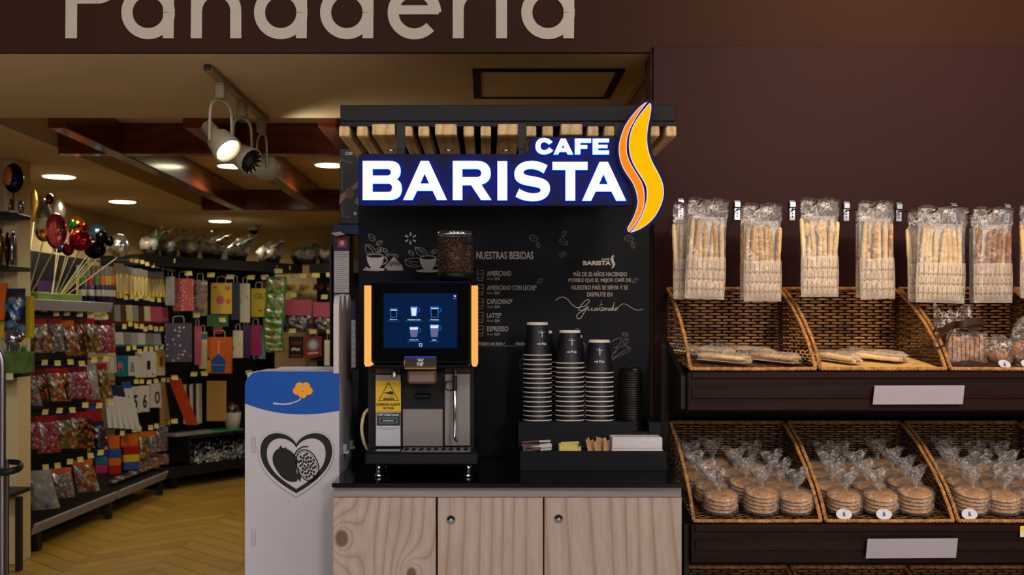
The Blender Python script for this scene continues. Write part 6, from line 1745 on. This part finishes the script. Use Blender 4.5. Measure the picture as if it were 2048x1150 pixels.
# boards and papers on its lower shelf
def board_leaning(p0, p1, wpx, name, label, cat, m, off=.06, thick=.012, group=None):
    a, b = on(p0[0], p0[1], LB) - nB * off, on(p1[0], p1[1], LB) - nB * off
    ux = Vector((1, 0, 0)) * (wpx / (F / a.y))
    q = MB(); q.obox((a + b) / 2, ux * .5, (0, thick / 2, 0), (b - a) * .5, 0, .001)
    return tag(q.build(name, m, None, b), label, cat, group)
board_leaning((352, 757), (388, 850), 24, 'card_sheet', 'red-orange card sheet leaning slantwise on the corner shelf', 'sheet', pm('red', .6, 0) if False else plain('red_orange_card', (190, 66, 24), .7), .02)
for i in range(4):
    board_leaning((335 + i * 6, 764), (338 + i * 9, 852), 9, 'card_sheet', f'brown card sheet, {ORD[i]} of the slanting ones beside the red-orange card', 'sheet', plain('brown_card', (150, 112, 62), .8), .08 + .03 * i, .01, 'brown card sheets')
for i in range(5):
    board_leaning((388 + i * 6.5, 770 - i * .5), (389 + i * 6.5, 848), 5, 'picture_frame', f'white-edged frame, {ORD[i]} of the upright ones on the corner shelf', 'frame', pm('white', .5, 0) if i % 2 == 0 else pm('black', .4, .2), .10, .10, 'upright frames')
board_leaning((438, 762), (438, 842), 39, 'card_sheet', 'upright tan board on the corner shelf', 'sheet', plain('tan_card', (170, 130, 68), .8), .03)
c = on(452, 843, LB) - nB * .12; q = MB(); q.obox((c.x, c.y, .421), dB * .20, nB * .12, (0, 0, .005), 0, .001); tag(q.build('paper_sheets', plain('green_paper', (58, 150, 80), .8), None, c), 'flat green paper lying on the corner shelf', 'paper')
for i, px in enumerate((368, 402)):
    c = on(px, 852, LB) - nB * .03; q = MB(); q.obox((c.x, c.y, .432), dB * .10, nB * .05, (0, 0, .015), 0, .004); tag(q.build('paper_pack', pm('grey', .4, .5), None, c), ('clear pack of folded paper at the foot of the slanting sheets', 'pale flat pack at the foot of the frames')[i], 'pack')
c = on(478, 833, LB) - nB * .08; kz = F / c.y
o = thing('supply_tub', (c.x, c.y, .416), 'white tub of blue and dark items at the end of the corner shelf', 'tub')
q = MB(); q.lathe([(0, .417), (.06, .417), (.075, .57), (.07, .57), (.058, .43), (0, .43)], 18, (c.x, c.y, 0)); q.build('tub', pm('white', .4, .2), o)
q = MB(); q.ball((c.x, c.y, .59), (.065, .065, .06), 10, 0, .3, random.Random(4)); q.build('contents', cf('tub_items', ['navy', 'black', 'blue', 'orange', 'gold'], 30, 'black'), o)
# heap of silvery shredded packets
rnd = random.Random(8); q = MB()
for k in range(900):
    t = rnd.uniform(.29, lB + .10); of = rnd.uniform(.0, .34)
    h = .176 + rnd.random() * (.16 * min(1, .35 + of * 2.2) * (.55 + .45 * min(1, t / .5)))
    c = along(LB, t, of - .04, h)
    a = Vector((rnd.gauss(0, 1), rnd.gauss(0, 1), rnd.gauss(0, 1))).normalized() * rnd.uniform(.012, .024); b = a.orthogonal().normalized() * rnd.uniform(.006, .012)
    n_ = a.cross(b).normalized() * .004
    q.add([c + a, c + b + n_, c - a, c - b - n_], [[0, 1, 2, 3]], rnd.choice((0, 0, 1)))
o = q.build('shredded_paper', [pm('silver', .25, .8), pm('cream', .4, .5)], None, along(LB, lB / 2, .1, .15)); o['kind'] = 'stuff'; tag(o, 'heap of silvery shredded paper packets on the corner base deck', 'shredded paper')

# ---------------------------------------------------------------- rear gondola
LG = ((-1.9, 9.55), (-.5, 9.55))
M_snack = cf('snack_print', ['gold', 'white', 'orange', 'green', 'cream'], 20, 'green')
c, ux, un, kx, kz = frame_for(552, 553, LG, 0)
o = thing('snack_strip', c, 'long hanging strip of green snack packets beside the rear shelves', 'snack strip')
y = 553
for k in range(8):
    hpx = (33, 30, 22, 18, 16, 14, 12, 10)[k]; xo = (553, 551, 549, 547, 546, 546, 548, 550)[k]
    cc = on(xo, y, LG); w = 38 / kx; h = hpx / kz
    q = MB()
    def f(u, v): return cc + Vector(((u - .5) * w, -.018 * math.sin(math.pi * u) * math.sin(math.pi * v) - .004, -h * (1 - v)))
    q.grid(f, 8, 6, 1); q.grid(lambda u, v: cc + Vector(((u - .5) * w * 1.06, .002, -h * (1 - v))), 2, 2, 0)
    q.box((cc.x - w * .53, cc.y - .006, cc.z - h * .10), (cc.x + w * .53, cc.y + .001, cc.z), 0)
    q.box((cc.x - w * .53, cc.y - .007, cc.z - h), (cc.x - w * .42, cc.y + .001, cc.z), 0); q.box((cc.x + w * .42, cc.y - .007, cc.z - h), (cc.x + w * .53, cc.y + .001, cc.z), 0)
    q.build('snack_packet', [pm('green', .3, .6), M_snack], o); y += hpx - .5
q = MB(); q.tube([on(554, 530, LG), on(553, 555, LG)], .003, 5); q.build('wire', pm('silver'), o)
q = MB(); t = on(557, 542, LG); q.box((t.x - .035, t.y - .003, t.z - .02), (t.x + .035, t.y, t.z + .005), 0).box((t.x - .035, t.y - .0035, t.z + .005), (t.x + .035, t.y, t.z + .02), 1); q.build('price_tag', [M_tagw, M_tagy], o)
for i, (px, py, r, cc, w_) in enumerate(((582, 575, 12, 'gold', 'gold ribbon bow beside the snack strip'), (608, 575, 11.5, 'gold', 'second gold ribbon bow on the rear gondola'), (636, 574, 11, 'dkred', 'dark red ribbon bow on the rear gondola'), (663, 575, 10, 'red', 'bright red ribbon bow nearest the cereal boxes'))):
    c = on(px, py, LC); R = r / (F / c.y)
    q = MB(); rnd = random.Random(i)
    for k in range(16):
        a = k * 2.4; el = .2 + 1.1 * (k % 4) / 3.0
        d = Vector((math.cos(a) * math.cos(el), -math.sin(el) * .8 - .1, math.sin(a) * math.cos(el)))
        s_ = d.orthogonal().normalized() * R * .25
        L_ = [c + d * R * t_ + d.cross(s_).normalized() * R * .24 * math.sin(math.pi * t_) for t_ in (0, .3, .6, .9, 1.0)] + [c + d * R * t_ - d.cross(s_).normalized() * R * .24 * math.sin(math.pi * t_) for t_ in (.9, .6, .3, 0)]
        q.add([p + s_ for p in L_] + [p - s_ for p in L_], [[j, j + 1, 10 + j - 1 + 0, 9 + j] for j in range(8)], 0, True)
    tag(q.build('gift_bow', pm(cc, .25, .8), None, c), w_, 'bow', 'ribbon bows')
M_orn = cf('ornaments', ['blue', 'green', 'red', 'silver', 'dkred', 'white'], 22, 'black')
for i, (x0, y0, x1, y1) in enumerate(((567, 600, 623, 664), (626, 604, 668, 666))):
    pouch(x0, y0, x1, y1, LC, 0, 'decoration_bag', ('red-topped bag of blue and green baubles beside the snack strip', 'red-topped bag of shiny baubles nearest the cereal boxes')[i], 'bag', M_orn, pm('pink'), .48, .08, 'decoration bags')
gbag(578, 673, 606, 716, LC, 0, 'black gift bag with red and white lettering', [pm('black', .4, .3), pm('red', .5, .1), pm('white', .5, .1)], lambda q, f, w, h: ([q.poly([[(w * (.18 + .2 * k), -h * .36), (w * (.32 + .2 * k), -h * .36), (w * (.25 + .2 * k), -h * .16)]], f) for k in range(4)], q.stroke([(w * .2, -h * .62), (w * .4, -h * .56), (w * .6, -h * .62), (w * .8, -h * .58)], h * .1, f, 0, 1), q.stroke([(w * .15, -h * .88), (w * .85, -h * .9)], h * .09, f)))
gbag(609, 673, 644, 713, LC, 0, 'red gift bag with a pale round emblem', [pm('red', .4, .3), pm('lblue', .5, .1), pm('white', .5, .1)], lambda q, f, w, h: (q.poly([ring(w * .5, -h * .42, w * .34, h * .30, 20)], f), q.poly([ring(w * .5, -h * .42, w * .2, h * .2, 14)], f, .0004, 1), q.stroke([(w * .2, -h * .85), (w * .8, -h * .8)], h * .08, f, 0, 1)))
gbag(649, 680, 668, 731, LC, 0, 'tall white gift bag with green sprigs', [q_green])
# dome camera
c = P(507, 457, 10.3); o = thing('dome_camera', (c.x, 10.3, ZL), 'small white and black dome camera under the ceiling above the gift baskets', 'camera')
MB().lathe([(0, ZL - .0005), (.055, ZL - .0005), (.058, ZL - .03), (.05, ZL - .045), (0, ZL - .045)], 20, (c.x, 10.3, 0)).build('camera_base', pm('white', .5, 0), o)
MB().lathe([(.042, ZL - .0455), (.038, ZL - .07), (.02, ZL - .085), (0, ZL - .088)], 20, (c.x, 10.3, 0)).build('dome', M_gloss, o)

# ---------------------------------------------------------------- gift baskets on top
M_bask = plain('dark_wicker_bowl', (44, 32, 26), .6, bmp=.6, bscale=60)
M_cell = film('cellophane', (225, 232, 228), .03, 14, .10, 1.0, .4, .5)
GB = [(302, 508, 34, 0, ('green', 'red')), (338, 506, 34, 0, ('silver', 'white')), (378, 508, 40, 0, ('white', 'dkred')), (424, 513, 44, 0, ('white', 'red')), (474, 516, 44, 0, ('green', 'white')), (538, 521, 50, 0, ('white', 'dkred')), (609, 524, 54, 1, ('green', 'red')), (656, 524, 38, 1, ('silver', 'green'))]
for i, (px, pyb, wpx, rear, cols) in enumerate(GB):
    Lx = ((LB[0][0] - .02, LB[0][1] + .14), (LB[1][0] - .1, LB[1][1] + .10)) if not rear else ((-1.9, 10.16), (-.5, 10.16))
    c = on(px, pyb, Lx); k = F / c.y; R = wpx / k / 2; zb_ = 1.8855
    o = thing('gift_basket', (c.x, c.y, zb_), f'cellophane-wrapped gift basket with {cols[0]} and {cols[1]} bottles, {ORD[i]} along the top boards', 'gift basket', 'gift baskets on the top boards')
    MB().lathe([(0, zb_), (R * .8, zb_), (R, zb_ + .075), (R * .94, zb_ + .075), (R * .76, zb_ + .012), (0, zb_ + .012)], 18, (c.x, c.y, 0), sy=.75).build('bowl', M_bask, o)
    for j, cc in enumerate(cols + ('white',)):
        b0 = Vector((c.x + (-.55 + .35 * j) * R, c.y - .02 + .02 * j, zb_ + .07 + .02 * j)); d = Vector((.80, 0, .55)).normalized()
        L_ = .21 - .03 * (j == 1)
        MB().lathe([(0, 0), (.030, 0), (.030, L_ * .6), (.013, L_ * .76), (.012, L_), (0, L_)], 12, b0, axis=d).build('bottle', pm(cc if cc != 'silver' else 'silver', .15, .9), o)
    q = MB(); rnd = random.Random(i)
    def f(u, v):
        a = 2 * math.pi * u; r = R * (1.02 - .1 * v) * (1 + .10 * math.sin(6 * a + i) + .05 * math.sin(13 * a))
        return Vector((c.x + r * math.cos(a) * (1 - .35 * v ** 3) + .05 * v, c.y + r * math.sin(a) * .8 * (1 - .35 * v ** 3), zb_ + .05 + .17 * v + .03 * v * math.cos(a)))
    q.grid(f, 24, 6); q.build('cellophane', M_cell, o)
    q = MB(); q.ball((c.x - .3 * R, c.y - R * .6, zb_ + .10), (.065, .035, .05), 8, 0, .3, rnd); q.ball((c.x + .45 * R, c.y - R * .6, zb_ + .10), (.055, .035, .045), 8, 0, .3, rnd); q.build('goodies', cf(f'goodies', ['white', 'green', 'white', 'red', 'silver'], 14, 'white'), o)

# ---------------------------------------------------------------- balloons on sticks
M_foil = {k: plain(f'{k}_foil', PAL[k], .14, .85, bmp=.25, bscale=14) for k in ('red', 'pink', 'silver', 'gold', 'brown', 'lblue', 'black', 'green', 'blue', 'orange', 'navy', 'dkred', 'teal', 'white')}
M_stk = plain('cream_stick', (206, 190, 150), .6)
M_foam = plain('green_foam', (120, 150, 70), .9, bmp=.5, bscale=120)
fb = []
for i, (x0, x1, y0, y1) in enumerate(((56, 89, 578, 593), (109, 157, 587, 600))):
    a = on(x0, y1, LA); b = on(x1, y1, LA)
    q = MB(); zz = 1.4752; ht = .06
    q.box((-2.86, a.y + .03, zz), (-2.69, b.y, zz + ht), 0, .006)
    tag(q.build('foam_block', M_foam, None, (-2.78, (a.y + b.y) / 2, zz)), ('green foam block nearest the pillar, holding balloon sticks', 'longer green foam block in the middle of the metal shelf')[i], 'foam block')
    fb.append((a.y + .05, b.y - .03, zz + ht))
def balloon(px, py, rx, rz, Y, m, label, base, shape='oval', extra=None, dx=.0):
    c = P(px, py, Y); k = F / Y
    RX, RZ = rx / k, rz / k
    o = thing('foil_balloon', c, label, 'balloon', 'foil balloons on sticks')
    q = MB()
    n, kk = 22, 14
    def f(u, v):
        a = 2 * math.pi * u; th = math.pi * v
        s_ = math.sin(th); cz = math.cos(th)
        cr = 1 + (.03 * math.sin(a * 11) * s_ if shape != 'star' else .22 * math.cos(5 * a))
        x = RX * s_ * math.cos(a); z = RZ * s_ * math.sin(a)
        if shape == 'star': x, z = x * cr, z * cr
        if shape == 'drop': x *= (1 - .35 * math.sin(a)) 
        return c + Vector((x, -min(RX, RZ) * .55 * cz * (1 + .05 * math.sin(a * 9)), z))
    q.grid(f, n, kk); q.build('foil', m, o)
    if extra:
        for (ex, ey, er, em) in extra:
            e = P(ex, ey, Y - .02); MB().ball(e, (er / k, .02, er / k * 1.3), 10).build('balloon_patch', em, o)
    if base is not None:
        q = MB(); q.tube([c - Vector((0, 0, RZ * .85)), Vector(base)], .0035, 6); q.build('stick', M_stk, o)
    return o
b1_ = lambda t: (-2.78, fb[0][0] + (fb[0][1] - fb[0][0]) * t, fb[0][2] - .01)
b2_ = lambda t: (-2.78, fb[1][0] + (fb[1][1] - fb[1][0]) * t, fb[1][2] - .01)
balloon(68, 412, 8, 36, 6.85, M_foil['gold'], 'tall thin gold foil balloon against the pillar', b1_(.1))
balloon(88, 440, 19, 44, 6.72, M_foil['silver'], 'large brown-topped silver balloon next to the gold one', b1_(.4), 'drop', [(99, 398, 9, M_foil['brown']), (86, 470, 10, M_foil['gold'])])
balloon(112, 462, 22, 36, 6.58, M_foil['pink'], 'pink and red foil balloon in front of the cluster', b1_(.7), 'oval', [(118, 460, 7, M_foil['gold'])])
balloon(119, 418, 12, 22, 7.08, M_foil['white'], 'white striped foil balloon at the back of the cluster', b2_(.2), 'drop')
balloon(152, 452, 18, 20, 7.22, M_foil['orange'], 'orange-brown round balloon behind the red one', b2_(.3))
balloon(146, 448, 8, 11, 7.0, M_foil['green'], 'small bright green balloon tip above the red ball', b2_(.35), 'drop')
balloon(160, 481, 23, 21, 6.8, M_foil['red'], 'round red foil balloon with pointed ears', b2_(.45), 'oval', [(157, 451, 4, M_foil['red']), (170, 454, 6, M_foil['red'])])
balloon(195, 466, 18, 18, 7.34, M_foil['lblue'], 'pale blue round foil balloon', b2_(.55))
balloon(203, 475, 13, 14, 7.14, M_foil['black'], 'black mottled balloon in front of the pale blue one', b2_(.6))
balloon(190, 498, 22, 20, 6.95, M_foil['black'], 'black lower balloon with white glints', b2_(.68))
balloon(219, 482, 9, 11, 7.26, M_foil['black'], 'small black balloon beside the white and red one', b2_(.75))
balloon(238, 492, 22, 24, 7.42, M_foil['white'], 'round white foil balloon with a red stripe', b2_(.9), 'oval', [(240, 490, 11, M_foil['red']), (234, 500, 10, M_foil['gold'])])
balloon(118, 497, 13, 9, 7.1, M_foil['blue'], 'small blue balloon low in the cluster', b2_(.12))
balloon(136, 498, 12, 14, 6.9, M_foil['dkred'], 'dark red balloon low in the cluster', b2_(.28))
q = MB(); c = on(94, 590, ((-2.95, 6.3), (-2.9, 9))); q.obox((c.x, c.y, 1.4757 + .075), (.06, .04, 0), (-.02, .03, 0), (0, 0, .075), 0, .003)
tag(q.build('gift_box', pm('purple', .6, 0), None, (c.x, c.y, 1.476)), 'dull purple box behind the balloon sticks on the metal shelf', 'box')

# ---------------------------------------------------------------- shelves and things on the pillar
YPL = 6.12
pu = thing('pillar_shelf', (-3.0, YPL - .2, 0), 'dark shelf unit fixed to the front of the pillar', 'shelf')
for py in (432, 537, 750, 985):
    z = PZ(py, YPL - .14)
    q = MB(); q.box((-4.2, YPL - .28, z - .012), (PX(54, YPL - .05), YPL - .001 if py != 985 else YPL - .001, z + .012), 0, .003); q.build('shelf_board', M_gond, pu)
MB().box((PX(30, 5.95), 5.95, 0), (PX(38, 5.95), 6.0, PZ(990, 5.98) - .01)).build('leg', M_gond, pu)
YB = 5.95
zz = PZ(432, YPL - .14) + .0125
bl = thing('foil_balloon', P(27, 356, YB), 'round orange, white and blue foil balloon standing on the top pillar shelf', 'balloon')
c = P(27, 356, YB); k = F / YB
MB().ball(c, (20 / k, .04, 30 / k), 20).build('foil', M_foil['navy'], bl)
MB().ball(c + Vector((-.012, -.012, .004)), (13 / k, .034, 22 / k), 16).build('printed_front', dots('orange_print', (216, 120, 30), (226, 214, 190), 18, .2, .25), bl)
MB().tube([c - Vector((0, 0, 28 / k)), (c.x, c.y, zz)], .004, 6).build('stick', M_gond, bl)
MB().lathe([(0, 0), (.03, 0), (.03, .012), (.006, .016), (0, .016)], 14, (c.x, c.y, zz)).build('stand_base', pm('white', .4, .2), bl)
for i, (px, py, rx, rz, mk, lab) in enumerate(((42, 412, 6, 12, 'silver', 'small silver foil ornament on the top pillar shelf'), (22, 410, 4, 14, 'gold', 'small gold foil ornament on the top pillar shelf'))):
    c = P(px, py, YB); c.z = zz + rz / k
    q = MB(); q.ball(c, (rx / k, .02, rz / k), 10, 0, .2, random.Random(i)); tag(q.build('foil_ornament', M_foil[mk], None, (c.x, c.y, zz)), lab, 'ornament')
for i, (x0, y0, x1, y1, mt, lab) in enumerate(((-12, 455, 8, 534, M_foil['gold'], 'gold balloon hanging under the top pillar shelf'), (10, 460, 20, 528, M_foil['dkred'], 'dark red narrow balloon on the second pillar shelf'), (20, 462, 32, 530, M_foil['silver'], 'clear pinkish balloon on the second pillar shelf'))):
    c = P((x0 + x1) / 2, (y0 + y1) / 2, YB); c.z = PZ(537, YPL - .14) + .0125 + (y1 - y0) / 2 / k
    q = MB(); q.ball(c, ((x1 - x0) / 2 / k, .025, (y1 - y0) / 2 / k), 14, 0, .04, random.Random(i)); tag(q.build('foil_balloon', mt, None, c), lab, 'balloon')
LP = ((-4, YPL - .12), (-2, YPL - .12))
gbag(-14, 566, 14, 640, LP, 0, 'orange crumpled bag under the second pillar shelf', [pm('orange')], None, False, 'pillar bags')
pouch(8, 577, 51, 664, LP, 0, 'foil_bag', 'large dark blue shiny bag under the second pillar shelf', 'bag', cf('dark_shiny', ['navy', 'black', 'blue', 'brown', 'lblue'], 12, 'black'), pm('navy'), .1, .08, 'pillar bags')
gbag(-10, 592, 56, 676, LP, 0, 'yellow bag behind the dark blue shiny bag', [pm('yellow')], None, False, 'pillar bags', off=.07)
zz = PZ(750, YPL - .14) + .0125
c = P(26, 680, YB); q = MB(); q.ball((c.x, c.y, zz + .19), (.04, .03, .05), 10, 0, .3, random.Random(2)); q.ball((c.x + .04, c.y, zz + .20), (.025, .03, .03), 8, 0, .3, random.Random(3)); q.box((c.x - .03, c.y - .02, zz + .125), (c.x + .03, c.y + .02, zz + .16), 0, .004)
q.tube([(c.x, c.y, zz + .116), (c.x, c.y, zz + .15)], .006, 6)
tag(q.build('silver_trophy', M_foil['silver'], None, (c.x, c.y, zz + .1)), 'small silver trophy-like ornament behind the green box', 'ornament')
q = MB(); q.box((PX(-30, 5.9), 5.88, zz), (PX(51, 5.9), 6.02, zz + .115), 0, .003)
o = thing('grass_box', (PX(20, 5.9), 5.95, zz), 'green box with pale fringed top on the third pillar shelf', 'box'); q.build('carton', plain('green_carton', (70, 96, 42), .7, var=.2, vscale=20), o)
q = MB(); rnd = random.Random(6)
for j in range(60):
    x = PX(-25 + 74 * rnd.random(), 5.9); y = 5.89 + .12 * rnd.random(); h = rnd.uniform(.02, .05)
    q.add([(x - .004, y, zz + .115), (x + .004, y, zz + .115), (x + rnd.uniform(-.01, .01), y, zz + .115 + h)], [[0, 1, 2]], j % 2)
g_ = q.build('fringe', [pm('silver'), pm('green')], o); g_['kind'] = 'stuff'
q = MB(); t = P(18, 753, 5.82); q.box((t.x - .022, t.y - .002, t.z - .018), (t.x + .022, t.y, t.z + .006), 0).box((t.x - .022, t.y - .0024, t.z + .006), (t.x + .022, t.y, t.z + .018), 1)
tag(q.build('price_tag', [M_tagw, M_tagy], None, t), 'yellow and white price tag on the third pillar shelf', 'price tag')

# grey tubular rack at the picture edge
YT = 4.4
o = thing('tubular_rack', (PX(6, YT), YT, 0), 'grey metal tubular rack post with a dark clamp, cut off by the picture edge', 'rack')
r = 6.5 / (F / YT)
pts = [(PX(5, YT), YT, 0.0)] + [(PX(5, YT), YT, PZ(y, YT)) for y in (1100, 900, 760, 735)] + smooth2([P(5, 735, YT), P(2.5, 715, YT), P(-5, 700, YT), P(-25, 694, YT), P(-60, 693, YT)], 4)[1:]
MB().tube(pts, r, 14).build('tube', plain('grey_tube', (150, 146, 150), .3, .9), o)
MB().tube([(PX(15, YT + .1), YT + .1, 0), (PX(15, YT + .1), YT + .1, PZ(925, YT))], r * .55, 10).build('rear_tube', plain('grey_tube_rear', (110, 104, 104), .35, .8), o)
q = MB(); q.tube(smooth2([P(-10, 945, YT - .03), P(12, 944, YT - .035), P(30, 940, YT - .02), P(41, 934, YT + .01), P(41, 926, YT + .05), P(20, 924, YT + .08)], 5), .014, 8, flat=.5); q.build('clamp', M_gond, o)

# ================================================================ CEREAL STAND beside the kiosk
Yk2 = 3.82
M_boxnavy = plain('navy_carton', (26, 28, 62), .5); M_nut = plain('white_panel_print', (176, 172, 170), .6)
st = thing('carton_stand', (-.45, 3.93, 0), 'dark stand behind the white box holding cereal cartons', 'stand')
sx0, sx1 = PX(664, Yk2), -.36
MB().box((sx0, Yk2, 0), (sx1, 4.05, PZ(740, Yk2))).build('plinth', plain('stand_dark', (24, 24, 30), .6), st)
MB().box((sx0 - .010, Yk2 + .01, PZ(738, Yk2) - .001), (sx0 - .004, 4.05, 1.62)).build('side_post', M_gond, st)
def carton(x0, y0, x1, y1, Y, label, m, paint, side=None, mats=(), depth=.10):
    o = thing('cereal_carton', P((x0 + x1) / 2, y1, Y), label, 'carton', 'cereal cartons')
    q = MB(); q.box((PX(x0, Y), Y, PZ(y1, Y) + .0006), (PX(x1, Y), Y + depth, PZ(y0, Y)), 0, .002); b_ = q.build('carton', m, o)
    q = MB(); paint(q, fr_px(Y - .0005)); q.build('printing', list(mats), o)
    return o
zc = lambda: None
def nut(x0, y0, x1, y1):
    def f(q, fr):
        q.poly([[(x0, -y1), (x1, -y1), (x1, -y0), (x0, -y0)]], fr, 0, 0)
        k = 0
        y = y0 + 3
        while y < y1 - 2:
            q.stroke([(x0 + 1.5, -y), (x1 - (1.5 if k % 3 else 8), -y)], .7, fr, .0003, 1); y += 4.2; k += 1
    return f
M_red_em = plain('red_emblem', (170, 30, 40), .5)
def quaker(q, fr):
    nut(668.5, 502, 698, 585)(q, fr)
    q.poly([rrect(675, -495, 693, -474, 4)], fr, .0003, 2); q.poly([ring(684, -486, 4.5, 5.5, 12)], fr, .0006, 0)
carton(666.5, 600, 712, 739.5, Yk2, 'lower navy cereal carton standing on the dark stand', M_boxnavy, lambda q, fr: nut(694, 640, 711, 735)(q, fr), mats=(M_nut, M_ink, M_red_em))
carton(666, 470, 700, 599.5, Yk2 + .01, 'upper navy cereal carton with a white nutrition panel and red emblem', M_boxnavy, quaker, mats=(M_nut, M_ink, M_red_em))
# open blue tray with the dark illustrated box on it
zt0 = PZ(470, Yk2 + .01)
o = thing('carton_tray', (PX(690, Yk2), Yk2 + .06, zt0), 'folded open blue carton tray between the cereal carton and the dark box', 'tray')
q = MB(); q.poly([[(662, -466), (672, -449), (724, -449), (724, -469.3)]], fr_px(Yk2 + .02), -.10); q.build('tray', plain('dark_blue_carton', (24, 40, 78), .6), o)
q = MB(); q.add([P(662, 466, Yk2 + .015), P(672, 472, Yk2 - .02), P(690, 469, Yk2 - .02), P(680, 463, Yk2 + .015)], [[0, 1, 2, 3]]); q.add([P(662, 466.5, Yk2 + .016), P(672, 472.5, Yk2 - .019), P(690, 469.5, Yk2 - .019), P(680, 463.5, Yk2 + .016)], [[3, 2, 1, 0]]); q.build('flap', M_pale, o)
def dark_art(q, fr):
    q.text('Ol8', 690, -310, 705, -303.5, fr, 0, 0, .03)
    q.poly([[(x, -y) for x, y in ((680, 391), (716, 362), (716, 375), (700, 385), (678, 410))]], fr, 0, 1)
    q.poly([ring(699, -386, 9, 12, 16)], fr, .0003, 2)
    q.stroke([(682, -318), (690, -322), (706, -326)], 1.6, fr, 0, 1); q.stroke([(682, -318), (679, -330), (683, -338)], 2.2, fr, 0, 1); q.stroke([(684, -340), (683.5, -378)], .6, fr, 0, 0)
    q.stroke([(714, -396), (709.5, -404), (716, -408), (714, -396)], 1, fr, 0, 0)
    q.stroke(smooth2([(681, -419), (686, -424), (684, -432), (690, -434)], 4), 1.1, fr, 0, 1); q.poly([ring(696, -434, 2.4, 3.2, 10)], fr, 0, 2); q.poly([ring(710, -427, 3, 3.5, 12)], fr, 0, 0)
ob = carton(679, 297, 724, 448.6, Yk2 + .03, 'black illustrated carton at the top of the stack beside the lit sign', plain('black_carton', (24, 22, 30), .5), dark_art, mats=(M_print2, plain('faded_pink_print', (120, 92, 88), .6), plain('umber_print', (92, 66, 54), .6)), depth=.10)
xs = PX(679, Yk2 + .03)
fs2 = lambda u, v, w=0.0: (xs - .0006 - w, u, v)
q = MB(); yy0 = Yk2 + .03
q.text('Kinder', 0, 0, 1, 1, fr_dir((xs - .0008, yy0 + .065, PZ(390, yy0)), (0, 0, .085), (0, .04, 0), (-1, 0, 0)))if False else q.stroke(smooth2([(yy0 + .05 + .012 * math.sin(i * 2.2), PZ(400 - i * 5, yy0)) for i in range(9)], 4), .006, fs2)
q.stroke(smooth2([(yy0 + .05 + .016 * math.sin(i * 2.0), PZ(442 - i * 4, yy0)) for i in range(6)], 4), .007, fs2, 0, 1)
q.build('spine_print', [M_print2, plain('faded_red_print', (150, 84, 84), .6)], ob)
bpy.context.view_layer.update()
